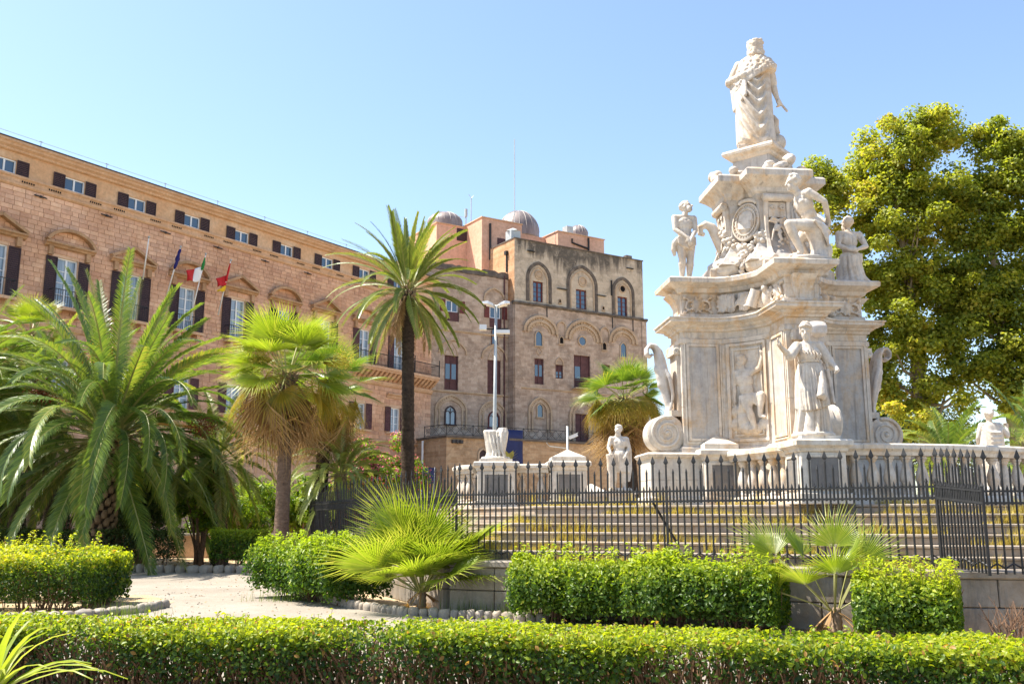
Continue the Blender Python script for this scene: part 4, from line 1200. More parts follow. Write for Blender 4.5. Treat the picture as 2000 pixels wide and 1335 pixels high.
def head(mb, c, face, up, s=1.0, hair='short', beard=False):
    c = Vector(c); f = Vector(face).normalized(); u = Vector(up); u = (u - f * u.dot(f)).normalized(); r = f.cross(u)
    M = Matrix((r, f, u)).transposed()
    def at(x, y, z): return c + (r * x + f * y + u * z) * s
    mb.ball(at(0, -0.015, 0.03), (0.078 * s, 0.095 * s, 0.095 * s), 14, 10, M)
    mb.ball(at(0, 0.03, -0.045), (0.058 * s, 0.062 * s, 0.075 * s), 12, 8, M)
    mb.cap(at(0, 0.085, 0.015), at(0, 0.108, -0.022), 0.011 * s, 0.017 * s, 8)          # nose
    mb.cap(at(-0.045, 0.072, 0.028), at(0.045, 0.072, 0.028), 0.016 * s, 0.016 * s, 8)   # brow
    mb.ball(at(0, 0.082, -0.058), (0.024 * s, 0.014 * s, 0.010 * s), 8, 5, M)            # lips
    mb.ball(at(0, 0.070, -0.092), (0.026 * s, 0.024 * s, 0.022 * s), 8, 5, M)            # chin
    for sx in (-1, 1): mb.ball(at(sx * 0.078, -0.01, -0.01), (0.012 * s, 0.022 * s, 0.033 * s), 8, 5, M)
    rr = random.Random(int(1000 * (c.x + c.z)))
    def lock(th, ph, k, rad):
        mb.ball(at(0.085 * cos(ph) * cos(th), -0.02 + 0.10 * cos(ph) * sin(th), 0.035 + 0.10 * sin(ph)), rad * s, 6, 4, M)
    if hair in ('short', 'bun', 'curly'):
        mb.ball(at(0, -0.03, 0.045), (0.092 * s, 0.10 * s, 0.095 * s), 14, 10, M)
        for i in range(46):
            th = rr.uniform(pi * 0.93, pi * 2.07) if rr.random() < 0.7 else rr.uniform(0, 2 * pi); ph = rr.uniform(0.0, 1.45) if sin(th) < 0.15 else rr.uniform(0.75, 1.4)
            lock(th, ph, 0, rr.uniform(0.018, 0.03))
    if hair == 'bun':
        mb.ball(at(0, -0.13, 0.03), 0.05 * s, 8, 6); mb.tube([at(-0.085, 0.03, 0.07), at(0, 0.085, 0.105), at(0.085, 0.03, 0.07)], 0.022 * s, 6)
    if hair == 'wig':
        for i in range(120):
            th = rr.uniform(pi, 2 * pi) + rr.uniform(-0.35, 0.35); z = rr.uniform(-0.11, 0.12)
            w = 1.0 + max(0, -z) * 1.0
            mb.ball(at(0.098 * w * cos(th), -0.02 + 0.115 * w * sin(th), z), rr.uniform(0.022, 0.036) * s, 6, 4)
        mb.ball(at(0, -0.02, 0.06), (0.09 * s, 0.105 * s, 0.09 * s), 12, 8, M)
    if beard:
        for i in range(14): mb.ball(at(rr.uniform(-0.05, 0.05), 0.06, rr.uniform(-0.13, -0.07)), 0.022 * s, 6, 4)

def body(mb, J, s=1.0, nude=True, feet=True, female=False):
    """J: joint positions; limbs taper and join in one surface"""
    g = lambda k: Vector(J[k])
    up = (g('neck') - g('pelvis')).normalized()
    sh = (g('shR') - g('shL')); shn = sh.normalized()
    fwd = shn.cross(up).normalized() * (1 if J.get('flip', False) else 1)
    def ell(c, rx, ry, rz):
        M = Matrix((shn, fwd, up)).transposed(); mb.ball(c, (rx * s, ry * s, rz * s), 16, 10, M)
    pel, ch, nk = g('pelvis'), g('chest'), g('neck')
    ell(pel, 0.185, 0.14, 0.135)
    ell(pel.lerp(ch, 0.5), 0.155, 0.118, 0.16)
    ell(ch, 0.19, 0.135, 0.17)
    ell(ch.lerp(nk, 0.42), 0.165, 0.105, 0.10)
    if nude and not female:
        for sx in (-1, 1):
            ell(ch + shn * 0.075 * sx * s + fwd * 0.065 * s + up * 0.06 * s, 0.085, 0.06, 0.065)
            ell(ch + shn * 0.08 * sx * s - fwd * 0.07 * s + up * 0.05 * s, 0.075, 0.05, 0.10)
            for q in range(3): ell(pel.lerp(ch, 0.35 + 0.2 * q) + shn * 0.042 * sx * s + fwd * 0.085 * s, 0.042, 0.03, 0.035)
    if female:
        for sx in (-1, 1): ell(ch + shn * 0.075 * sx * s + fwd * 0.09 * s + up * 0.03 * s, 0.068, 0.06, 0.068)
    mb.cap(nk - up * 0.05 * s, nk + (g('head') - nk) * 0.6, 0.062 * s, 0.055 * s)
    for a in ('L', 'R'):
        S, E, Wr = g('sh' + a), g('el' + a), g('wr' + a)
        mb.cap(nk - up * 0.05 * s, S, 0.062 * s, 0.066 * s)
        mb.ball(S, 0.075 * s, 10, 7)
        mb.cap(S, S.lerp(E, 0.5), 0.070 * s, 0.066 * s); mb.cap(S.lerp(E, 0.4), E, 0.066 * s, 0.050 * s)
        mb.cap(E, E.lerp(Wr, 0.35), 0.050 * s, 0.053 * s); mb.cap(E.lerp(Wr, 0.3), Wr, 0.053 * s, 0.034 * s)
        if ('hand' + a) in J:
            d, n, cu = J['hand' + a]; hand(mb, Wr, d, n, s, cu, 1 if a == 'L' else -1)
        H, K, A = g('hip' + a), g('kn' + a), g('an' + a)
        mb.cap(H, H.lerp(K, 0.45), 0.120 * s, 0.112 * s); mb.cap(H.lerp(K, 0.4), K, 0.112 * s, 0.078 * s)
        mb.cap(K, K.lerp(A, 0.3), 0.076 * s, 0.084 * s); mb.cap(K.lerp(A, 0.28), A, 0.084 * s, 0.050 * s)
        if feet:
            t = Vector(J['toe' + a]); mb.cap(A - Vector((0, 0, 0.03 * s)), t, 0.038 * s, 0.026 * s); mb.ball(A.lerp(t, 0.5) - Vector((0, 0, 0.015 * s)), (0.045 * s, 0.045 * s, 0.03 * s), 8, 5)
    return fwd, up, shn

def robe(mb, prof, nf=11, phase=0.0, amp=0.12, n=72, seed=1, extra=None, sub=5, hem=0.0):
    """cloth around the body. prof rows: z, cx, cy, rx, ry, fold strength"""
    rr = random.Random(seed); ph = [rr.uniform(0, 2 * pi) for _ in range(4)]
    rings = []
    fine = []
    for i in range(len(prof) - 1):
        for k in range(sub):
            t = k / sub; fine.append([prof[i][q] * (1 - t) + prof[i + 1][q] * t for q in range(6)])
    fine.append(prof[-1])
    zl = fine[0][0]; zh = fine[-1][0]
    for z, cx, cy, rx, ry, fs in fine:
        ring = []
        for j in range(n):
            th = 2 * pi * j / n
            w = th + 0.25 * sin(th * 2 + ph[0]) + 0.1 * sin(3 * th + ph[2]) + 0.12 * sin(z * 2.2 + ph[3])
            f = abs(sin(w * nf / 2 + phase + 0.5 * sin(z * 1.7 + ph[1]))) ** 0.7 - 0.6
            f += 0.35 * sin(w * (nf * 0.37) + ph[1] + z)
            k = 1 + amp * fs * f
            x, y = cx + rx * k * cos(th), cy + ry * k * sin(th)
            if extra:
                e = extra(x, y, z, th); x += e * cos(th); y += e * sin(th)
            zz = z - hem * (1 - (z - zl) / (zh - zl)) * (0.5 + 0.5 * sin(th * 1.0 + ph[0])) if hem else z
            ring.append((x, y, zz))
        rings.append(ring)
    mb.loft(rings)

# ------------------------------------------------------------------ stairs, wall and platform around the monument
FENCE = [Vector((-6.5, 31.0)), Vector((-1.05, 18.2)), Vector((6.46, 14.6)), Vector((14.5, 13.4))]
def offset_path(P, d):
    out = []
    def line(a, b):
        t = (b - a).normalized(); n = Vector((-t.y, t.x)); return a + n * d, t
    for i in range(len(P)):
        if i == 0:
            p, t = line(P[0], P[1]); out.append(p)
        elif i == len(P) - 1:
            a, t = line(P[-2], P[-1]); out.append(a + t * (P[-1] - P[-2]).length)
        else:
            p, t = line(P[i - 1], P[i]); q, u = line(P[i], P[i + 1])
            den = t.x * u.y - t.y * u.x; k = ((q.x - p.x) * u.y - (q.y - p.y) * u.x) / den
            out.append(p + t * k)
    return out
WALL_Z, PLAT_Z, NSTEP = 0.95, 1.95, 6
def make_stairs():
    root = empty('stone_stairs', (5.6, 16.5, 0), 0, 'wide weathered stone stairs with dry grass climbing to the monument', 'stairs')
    o = Vector((5.6, 16.5))
    for k in range(NSTEP):
        z1 = WALL_Z + (PLAT_Z - WALL_Z) * (k + 1) / NSTEP; z0 = WALL_Z + (PLAT_Z - WALL_Z) * k / NSTEP - (0.2 if k == 0 else 0.0)
        p = [q - o for q in offset_path(FENCE, 0.45 + 0.30 * k)]
        pn = [q - o for q in offset_path(FENCE, 0.45 + 0.30 * k - 0.035)]
        back = [(14.5 - o.x, 34 - o.y), (-6.5 - o.x + 1.5, 34 - o.y)]
        b = MB(); b.prism([(q.x, q.y) for q in p] + back, z0, z1 - 0.05); b.prism([(q.x, q.y) for q in pn] + back, z1 - 0.0499, z1)
        bevel(b.build('step', MAT['step_stone'], root), 0.012)
    # earth fill below the bottom step
    p = [q - o for q in offset_path(FENCE, 0.25)]
    b = MB(); b.prism([(q.x, q.y) for q in p] + [(14.5 - o.x, 34 - o.y), (-5 - o.x, 34 - o.y)], 0.0, WALL_Z - 0.2 - 0.002); b.build('fill', MAT['soil'], root)
make_stairs()

def make_retaining_wall():
    root = empty('retaining_wall', (FENCE[1].x, FENCE[1].y, 0), 0, 'low grey stone retaining wall with capping under the iron fence', 'wall')
    o = Vector((FENCE[1].x, FENCE[1].y))
    um = {}
    rr = random.Random(3)
    for i in range(3):
        a, c = FENCE[i], FENCE[i + 1]; d = (c - a); L = d.length; t = d / L; ang = math.atan2(t.y, t.x)
        s = 0.0; course = 0
        for z0, z1 in ((0.0, 0.42), (0.42, 0.83)):
            s = rr.uniform(-0.6, 0)
            while s < L:
                e = min(s + rr.uniform(0.9, 1.5), L); s0 = max(s, 0)
                if e - s0 > 0.05:
                    m = a + t * (s0 + e) / 2 - o
                    b = MB(); b.box((0, 0, 0), (e - s0 - 0.012, 0.5 + rr.uniform(-0.01, 0.01), z1 - z0 - 0.012))
                    ob = b.build('wall_block', MAT['wall_stone'], root, loc=(m.x, m.y, (z0 + z1) / 2), rot=(0, 0, ang)); bevel(ob, 0.012)
                s = e
        s = 0.0
        while s < L:
            e = min(s + rr.uniform(1.2, 1.9), L); m = a + t * (s + e) / 2 - o
            b = MB(); b.box((0, 0, 0), (e - s - 0.008, 0.62, 0.119)); ob = b.build('capping_stone', MAT['wall_stone'], root, loc=(m.x, m.y, 0.89), rot=(0, 0, ang)); bevel(ob, 0.02)
            s = e
make_retaining_wall()

# ------------------------------------------------------------------ iron fence
def make_fence():
    def bar(h, r, tip): 
        b = MB(); b.lathe([(r, 0), (r, h), (r * 1.25, h + 0.004), (0.003, h + tip)], 6); return b
    full = bar(1.19, 0.0165, 0.07).mesh('bar', MAT['iron'])
    tall = MB(); tall.lathe([(0.017, 0), (0.017, 0.62), (0.02, 0.625), (0.014, 0.65)], 6)
    tall.loft([[(-0.008, -0.006, 0.64), (0.008, -0.006, 0.64), (0.008, 0.006, 0.64), (-0.008, 0.006, 0.64)], [(-0.04, -0.012, 0.69), (0.04, -0.012, 0.69), (0.04, 0.012, 0.69), (-0.04, 0.012, 0.69)], [(-0.002, -0.002, 0.80), (0.002, -0.002, 0.80), (0.002, 0.002, 0.80), (-0.002, 0.002, 0.80)]])
    tall = tall.mesh('spear', MAT['iron'])
    med = bar(0.50, 0.017, 0.08).mesh('short_spear', MAT['iron'])
    def run(a, c, za, zc, label, gap=0.118):
        a = Vector(a); c = Vector(c); d = c - a; L = d.length; ang = math.atan2(d.y, d.x)
        root = empty('iron_fence', (a.x, a.y, za), ang, label, 'fence', 'iron fence around the monument')
        sl = (zc - za) / L; pit = -math.atan(sl)
        n = int(L / gap); st = L / n
        Z = lambda x: sl * x
        for i in range(n + 1):
            x = i * st
            inst('bar', full, root, (x, 0, Z(x) + 0.02), (random.uniform(-0.006, 0.006), random.uniform(-0.006, 0.006), 0))
            if i < n:
                x += st / 2
                inst('spear' if i % 2 == 0 else 'short_spear', tall if i % 2 == 0 else med, root, (x, 0.0, Z(x) + 0.99), (random.uniform(-0.012, 0.012), random.uniform(-0.012, 0.012), random.uniform(-0.3, 0.3)))
        for z, h in ((1.19, 0.03), (1.02, 0.034)):
            b = MB(); b.box((L / 2, 0, 0), (L, 0.034, h)); b.build('rail', MAT['iron'], root, loc=(0, 0, z + sl * L / 2), rot=(0, pit, 0)).location = (0, 0, z)
        b = MB()
        m = int(L / 0.236); w = L / m
        for i in range(m):
            x = i * w
            b.tube([(x, 0, Z(x) + 0.10), (x + w / 2, 0, Z(x) + 0.17), (x + w, 0, Z(x) + 0.10)], 0.014, 4)
        tag(b.build('zigzag_rail', MAT['iron'], root), kind='stuff')
        k = 0
        while k * 4.1 < L + 0.1:
            x = min(k * 4.1, L); b = MB(); b.box((x, 0, Z(x) + 0.63), (0.036, 0.036, 1.26)); b.lathe([(0.03, 0), (0.004, 0.06)], 4, (x, 0, Z(x) + 1.26)); b.build('post', MAT['iron'], root)
            k += 1
        return root
    F = FENCE
    run(F[0], F[1], 0.95, 0.95, 'black iron fence run receding on the left behind the fan palm shrub', 0.2)
    r = run(F[1], F[2], 0.95, 0.99, 'long black spear-topped iron fence run in front of the monument stairs')
    b = MB(); b.tube([(3.85, 0.02, 1.02), (4.12, 0.55, 0.30)], 0.022, 6); b.build('brace', MAT['iron'], r)
    run(F[2], (6.80, 13.86), 0.99, 0.90, 'short dense return of the black iron fence seen nearly end-on', 0.058)
    run((6.80, 13.86), (11.6, 13.9), 0.90, 0.90, 'black iron fence run at the right edge of the picture')
make_fence()

# ------------------------------------------------------------------ balustrade
BAL_PROF = [(0.10, 0), (0.10, 0.05), (0.065, 0.07), (0.06, 0.10), (0.10, 0.20), (0.118, 0.30), (0.10, 0.40), (0.06, 0.52), (0.05, 0.58), (0.075, 0.61), (0.075, 0.63), (0.10, 0.65), (0.10, 0.70)]
def make_balustrades():
    zb, zt = PLAT_Z, 3.04
    bm = MB(); bm.lathe(BAL_PROF, 14); bm = bm.mesh('baluster', MAT['marble'], True, 40)
    def rail_run(root, o, pts, gap=0.30, s0=0.35, s1=0.35):
        P = [Vector((p[0] - o[0], p[1] - o[1])) for p in pts]
        def sweep(name, prof, mat):
            # prof: (offset, z) closed outline swept along P
            rings = []
            for i, p in enumerate(P):
                t = (P[min(i + 1, len(P) - 1)] - P[max(i - 1, 0)]).normalized(); n = Vector((-t.y, t.x))
                rings.append([(p.x + n.x * u, p.y + n.y * u, z) for u, z in prof])
            b = MB(); b.loft(rings); return b.build(name, MAT[mat], root)
        sweep('plinth_course', [(-0.2, zb), (0.2, zb), (0.2, zb + 0.12), (0.15, zb + 0.17), (-0.15, zb + 0.17), (-0.2, zb + 0.12)], 'marble')
        sweep('top_rail', [(-0.14, zt - 0.215), (0.14, zt - 0.215), (0.16, zt - 0.15), (0.22, zt - 0.10), (0.22, zt - 0.03), (0.19, zt), (-0.19, zt), (-0.22, zt - 0.03), (-0.22, zt - 0.10), (-0.16, zt - 0.15)], 'pale_marble')
        seg = [(P[i + 1] - P[i]).length for i in range(len(P) - 1)]; L = sum(seg)
        n = max(1, int((L - s0 - s1) / gap))
        for k in range(n + 1):
            s = s0 + (L - s0 - s1) * k / n
            i = 0
            while i < len(seg) - 1 and s > seg[i]: s -= seg[i]; i += 1
            p = P[i] + (P[i + 1] - P[i]) * (s / seg[i])
            inst('baluster', bm, root, (p.x, p.y, zb + 0.17), (0, 0, random.random() * 6))
    def pedestal(root, o, p, w, ang, cap):
        g = empty('pedestal', (p[0] - o[0], p[1] - o[1], 0), ang); g.parent = root
        b = MB(); b.bx(-w / 2 - 0.06, w / 2 + 0.06, -w / 2 - 0.06, w / 2 + 0.06, zb + 0.001, zb + 0.19); b.bx(-w / 2, w / 2, -w / 2, w / 2, zb + 0.19, zt - 0.18); bevel(b.build('die', MAT['pale_marble'], g), 0.01)
        b = MB(); b.loft([[(sx * (w / 2 + e), sy * (w / 2 + e), z) for sx, sy in ((-1, -1), (1, -1), (1, 1), (-1, 1))] for e, z in ((0.0, zt - 0.18), (0.03, zt - 0.16), (0.04, zt - 0.11), (0.11, zt - 0.06), (0.11, zt + 0.02), (0.08, zt + 0.05))]); b.build('cap_moulding', MAT['pale_marble'], g)
        for k in range(4):
            b = MB(); b.M = Matrix.Rotation(k * pi / 2, 4, 'Z'); e = w / 2
            q = w * 0.31
            b.bx(-q, q, -e - 0.006, -e + 0.01, zb + 0.29, zt - 0.27); b.build('panel', MAT['slate'], g)
            b = MB(); b.M = Matrix.Rotation(k * pi / 2, 4, 'Z')
            for x0, x1, z0, z1 in ((-q - 0.04, -q, zb + 0.25, zt - 0.23), (q, q + 0.04, zb + 0.25, zt - 0.23), (-q, q, zb + 0.25, zb + 0.29), (-q, q, zt - 0.27, zt - 0.23)): b.bx(x0, x1, -e - 0.022, -e + 0.01, z0, z1)
            b.build('panel_frame', MAT['pale_marble'], g)
        if cap:
            b = MB(); c = w / 2 + 0.0; b.loft([[(sx * c * k, sy * c * k, z) for sx, sy in ((-1, -1), (1, -1), (1, 1), (-1, 1))] for k, z in ((0.98, zt + 0.05), (0.98, zt + 0.16), (0.9, zt + 0.17), (0.03, zt + 0.36))]); b.build('pyramid_cap', MAT['pale_marble'], g)
        else:
            b = MB(); b.bx(-w * 0.44, w * 0.44, -w * 0.44, w * 0.44, zt + 0.05, zt + 0.12); b.build('statue_plinth', MAT['pale_marble'], g)
    pA = (WX(1590, 870, 17.3), 17.3); pB = (WX(1400, 885, 19.75), 19.75)
    root = empty('balustrade', (pA[0], pA[1], 0), 0, 'marble balustrade wrapping the front of the monument below the woman statue', 'balustrade')
    rail_run(root, pA, [(pA[0] - 0.3, pA[1] + 0.36), (pB[0] + 0.3, pB[1] - 0.36)], 0.3, 0.25, 0.25)
    pedestal(root, pA, pA, 0.82, radians(4), False); pedestal(root, pA, pB, 0.72, radians(5), True)
    arc = [(pA[0] + 0.42, pA[1] + 0.0)] + [(WX(x, 870, y), y) for x, y in ((1700, 17.32), (1770, 17.42), (1857, 17.62), (1930, 17.95), (2000, 18.35), (2090, 19.0), (2180, 19.9))]
    rail_run(root, pA, arc, 0.31, 0.3, 0.2)
    # left wing of the balustrade with its broken statue
    pC = (WX(968, 905, 24.1), 24.1); pD = (WX(1108, 905, 23.9), 23.9)
    root = empty('balustrade', (pC[0], pC[1], 0), 0, 'short marble balustrade with pyramid-capped pedestal under the broken statue', 'balustrade')
    rail_run(root, pC, [(pC[0] + 0.45, pC[1]), (pD[0] - 0.45, pD[1])], 0.29, 0.22, 0.22)
    pedestal(root, pC, pC, 0.92, radians(3), False); pedestal(root, pC, pD, 0.86, radians(3), True)
    rail_run(root, pC, [(pC[0] - 0.45, pC[1] + 0.1), (pC[0] - 0.75, pC[1] + 0.5), (pC[0] - 0.95, pC[1] + 1.2), (pC[0] - 0.9, pC[1] + 2.2), (pC[0] - 0.6, pC[1] + 3.2)], 0.3)
    # far balustrade on the other side of the platform
    pE = (WX(1210, 955, 29.3), 29.3); pF = (WX(1945, 945, 29.3), 29.3)
    for p, lab in ((pE, 'plain marble pedestal of the far statue beside the left fan palm'), (pF, 'plain marble pedestal of the far draped statue on the right')):
        g = empty('far_pedestal', (p[0], p[1], 0), 0, lab, 'pedestal')
        b = MB(); b.bx(-0.42, 0.42, -0.42, 0.42, PLAT_Z, 2.42); b.build('die', MAT['pale_marble'], g); b = MB(); b.bx(-0.5, 0.5, -0.5, 0.5, 2.42, 2.52); b.build('cap', MAT['pale_marble'], g)
    g = empty('capped_pedestal', (WX(1154, 950, 29.5), 29.5, 0), 0, 'small pyramid-capped marble pedestal seen between fence and monument', 'pedestal')
    b = MB(); b.bx(-0.4, 0.4, -0.4, 0.4, PLAT_Z, 2.35); b.build('die', MAT['pale_marble'], g); b = MB(); b.loft([[(sx * k, sy * k, z) for sx, sy in ((-1, -1), (1, -1), (1, 1), (-1, 1))] for k, z in ((0.46, 2.35), (0.46, 2.5), (0.03, 2.75))]); b.build('cap', MAT['pale_marble'], g)
make_balustrades()

# ------------------------------------------------------------------ the marble monument
MC = Vector((5.58, 20.3, 0)); MG = radians(5.2)
def cross_plan(a, w, b, bow=0.16, o=0.0, n=6):
    """Greek-cross plan with hollow sides between the arms, counter-clockwise"""
    a, w, b = a + o, w + o, b + o * 0.414
    quad = [(-w, -a)]                              # left corner of the front arm, then towards the left arm when reversed
    pts = []
    for k in range(4):
        q = []
        # start: front arm right corner -> right arm front corner
        q.append((w, -a))
        P0 = Vector((w, -b)); P2 = Vector((b, -w)); m = (P0 + P2) / 2; c = m + Vector((-1, 1)) * bow
        for i in range(n + 1):
            t = i / n; q.append(tuple(P0 * (1 - t) ** 2 + c * 2 * t * (1 - t) + P2 * t * t))
        q.append((a, -w))
        for x, y in q:
            for _ in range(k): x, y = -y, x
            pts.append((x, y))
    return pts
def make_monument():
    root = empty('monument', MC, MG, 'towering carved cream marble monument with scrolls, cornices and grey panels', 'monument')
    z = lambda y: WZ(1370, y, 19.72)
    zu = lambda y: WZ(1450, y, 19.9)
    A, Wd, B = 2.05, 0.40, 1.20
    def tier(name, rows, a, w, b, mat, bow=0.16, sm=False):
        mb = MB(); mb.loft([[(x, y, zz) for x, y in cross_plan(a, w, b, bow, o)] for o, zz in rows])
        o = mb.build(name, MAT[mat], root, sm); return o
    zp = z(884)
    tier('plinth', [(0, PLAT_Z + 0.002), (0, PLAT_Z + 0.16), (-0.05, PLAT_Z + 0.2), (-0.05, PLAT_Z + 0.52), (-0.06, PLAT_Z + 0.522), (-0.06, PLAT_Z + 0.532), (-0.05, PLAT_Z + 0.534), (-0.05, zp - 0.12), (0.0, zp - 0.1), (0.04, zp - 0.04), (0.0, zp)], 2.85, 0.58, 1.35, 'pale_marble')
    tier('die', [(0.06, zp), (0.06, zp + 0.1), (0.0, zp + 0.15), (0.0, zp + 0.95), (-0.01, zp + 0.952), (-0.01, zp + 0.962), (0.0, zp + 0.964), (0.0, z(672)), (0.03, z(670)), (0.03, z(662)), (0.0, z(660)), (0.0, z(648))], A, Wd, B, 'marble')
    zc = z(648); zt = z(623)
    h = zt - zc
    tier('lower_cornice', [(0.0, zc), (0.05, zc + h * 0.06), (0.06, zc + h * 0.2), (0.12, zc + h * 0.33), (0.13, zc + h * 0.45), (0.26, zc + h * 0.6), (0.28, zc + h * 0.62), (0.28, zc + h * 0.84), (0.31, zc + h * 0.86), (0.31, zc + h * 0.97), (0.02, zt)], A, Wd, B, 'marble')
    za0, za1 = zt, z(573); zk = z(545); h2 = zk - za1
    tier('attic', [(0.0, za0 - 0.01), (0.0, za0 + 0.12), (-0.05, za0 + 0.14), (-0.05, za0 + 0.42), (-0.06, za0 + 0.422), (-0.06, za0 + 0.432), (-0.05, za0 + 0.434), (-0.05, za1)], A, Wd, B, 'marble')
    tier('upper_cornice', [(-0.05, za1), (0.02, za1 + h2 * 0.1), (0.05, za1 + h2 * 0.35), (0.18, za1 + h2 * 0.55), (0.26, za1 + h2 * 0.62), (0.27, za1 + h2 * 0.9), (0.24, zk), (0.0, zk + 0.01)], A, Wd, B, 'marble')
    # upper stage
    zd0, zd1 = zk, WZ(1420, 400, 20.1)
    z8 = WZ(1420, 358, 20.1); h3 = z8 - zd1; hd = zd1 - zd0
    a2, w2, b2 = 0.80, 0.33, 0.50
    tier('drum_base', [(0.06, zd0), (0.06, zd0 + 0.2), (0.0, zd0 + 0.26)], 1.32, 0.44, 0.62, 'marble', 0.08)
    tier('drum', [(0.42, zd0 + 0.26), (0.30, zd0 + 0.26 + hd * 0.08), (0.13, zd0 + 0.26 + hd * 0.2), (0.03, zd0 + 0.26 + hd * 0.34), (0.0, zd0 + 0.26 + hd * 0.5), (0.05, zd1 - 0.12), (0.12, zd1)], a2, w2, b2, 'grey_marble', 0.10)
    tier('top_cornice', [(0.12, zd1), (0.16, zd1 + h3 * 0.1), (0.18, zd1 + h3 * 0.25), (0.30, zd1 + h3 * 0.5), (0.38, zd1 + h3 * 0.62), (0.40, zd1 + h3 * 0.66), (0.40, zd1 + h3 * 0.9), (0.36, z8), (0.0, z8 + 0.02)], a2, w2, b2, 'marble', 0.10)
    # plinth of the top statue, turned to the diagonal
    zs0 = z8; zs1 = WZ(1480, 316, 20.2); zs2 = WZ(1480, 298, 20.2)
    b = MB(); b.box((0, 0, zs0 + 0.06), (1.05, 1.05, 0.10), pi / 4); b.box((0, 0, (zs0 + zs1) / 2), (0.86, 0.86, zs1 - zs0 - 0.002), pi / 4); b.build('statue_block', MAT['grey_marble'], root)
    b = MB(); b.M = Matrix.Rotation(pi / 4, 4, 'Z')
    b.loft([[(sx * k, sy * k, zz) for sx, sy in ((-1, -1), (1, -1), (1, 1), (-1, 1))] for k, zz in ((0.44, zs1), (0.48, zs1 + 0.03), (0.50, zs1 + 0.08), (0.60, zs1 + 0.12), (0.61, zs2 - 0.05), (0.59, zs2))]); b.build('statue_slab', MAT['marble'], root)
    T = dict(zk=zk, z8=z8, zs2=zs2, zt=zt, zp=zp)
    # panels on the arm flanks: grey slabs in raised frames
    zp0, zp1 = zp + 0.30, z(676)
    def flank(k, side):
        g = empty('side_panel', (0, 0, 0), k * pi / 2); g.parent = root
        # arm k points to -y before turning; flank face at x = side*Wd from y=-A to -B
        y0, y1 = -A + 0.16, -B - 0.10
        M = Matrix.Translation((side * Wd, 0, 0))
        b = MB(); x = side * (Wd - 0.004)
        def slab(b, ya, yb, za, zb, d): b.bx(min(x, x + side * d), max(x, x + side * d), ya, yb, za, zb)
        slab(b, y0, y1, zp0, zp1, 0.012); b.build('slab', MAT['grey_marble'], g)
        b = MB(); f = 0.055
        slab(b, y0 - f, y0, zp0 - f, zp1 + f, 0.04); slab(b, y1, y1 + f, zp0 - f, zp1 + f, 0.04); slab(b, y0, y1, zp1, zp1 + f, 0.04); slab(b, y0, y1, zp0 - f, zp0, 0.04); b.build('frame', MAT['marble'], g)
        b = MB(); f = 0.03; e = 0.075
        slab(b, y0 - e - f, y0 - e, zp0 - e - f, zp1 + e + f, 0.025); slab(b, y1 + e, y1 + e + f, zp0 - e - f, zp1 + e + f, 0.025); slab(b, y0 - e, y1 + e, zp1 + e, zp1 + e + f, 0.025); slab(b, y0 - e, y1 + e, zp0 - e - f, zp0 - e, 0.025); b.build('outer_frame', MAT['pale_marble'], g)
    for k in (0, 1, 3):
        for sd in (-1, 1): flank(k, sd)
    # scroll foot: a rolled volute with spiral faces
    def volute(g, c, r, hw, turns=2.4, mat='marble', rot=0.0):
        b = MB(); n = 40
        prof = [(-hw, 0.86), (-hw + 0.03, 1.0), (-hw * 0.55, 0.93), (-hw * 0.5, 1.0), (hw * 0.5, 1.0), (hw * 0.55, 0.93), (hw - 0.03, 1.0), (hw, 0.86)]
        rings = [[(c[0] + rr * r * cos(2 * pi * i / n), yy, c[1] + rr * r * sin(2 * pi * i / n)) for i in range(n)] for yy, rr in prof]
        rings = [rg[::-1] for rg in rings]
        b.loft(rings); b.build('scroll_roll', MAT[mat], g, True, 50)
        for s in (-1, 1):
            b = MB(); pts = []; rad = []
            m = 64
            for i in range(m + 1):
                t = i / m; a = rot + turns * 2 * pi * t; q = r * (0.90 - 0.80 * t)
                pts.append((c[0] + q * cos(a), s * hw, c[1] + q * sin(a) )); rad.append(r * (0.105 - 0.05 * t))
            b.tube(pts, rad, 6); b.ball((c[0], s * hw, c[1]), r * 0.13, 8, 6); b.build('spiral', MAT[mat], g, True)
    sc_r = 0.385
    def scroll_arm(k):
        """console with curled head above a scroll, on the end of arm k (arm points to -x before turning)"""
        g = empty('scroll_console', (0, 0, 0), k * pi / 2); g.parent = root
        zc_ = zp + sc_r + 0.03
        volute(g, (-A - 0.33, zc_), sc_r, 0.32, rot=1.2)
        b = MB(); b.bx(-A - 0.30, -A + 0.02, -0.26, 0.26, zp + 0.04, zp + 0.42); b.bx(-A - 0.22, -A + 0.01, -0.29, 0.29, zc_ + sc_r - 0.03, zc_ + sc_r + 0.10); b.build('scroll_seat', MAT['marble'], g)
        # pilaster strip behind
        b = MB(); b.bx(-A - 0.07, -A + 0.01, -0.27, 0.27, zc_ + sc_r + 0.10, z(672)); b.bx(-A - 0.14, -A + 0.01, -0.31, 0.31, z(690), z(672)); b.build('pilaster', MAT['marble'], g)
        for s in (-1, 1):
            b = MB(); vol = [(-A - 0.08 + 0.07 * (1 - t) * cos(9 * t), s * 0.31, z(684) + 0.07 * (1 - t) * sin(9 * t)) for t in [i / 20 for i in range(21)]]; b.tube(vol, 0.025, 6); b.build('small_volute', MAT['pale_marble'], g, True)
        # winged console: S-shaped leaf with curled top
        path = [(-A - 0.13, z(826)), (-A - 0.22, z(812)), (-A - 0.20, z(790)), (-A - 0.24, z(760)), (-A - 0.31, z(730)), (-A - 0.36, z(700)), (-A - 0.40, z(682)), (-A - 0.48, z(671)), (-A - 0.58, z(669)), (-A - 0.65, z(676)), (-A - 0.65, z(687)), (-A - 0.58, z(692)), (-A - 0.53, z(686))]
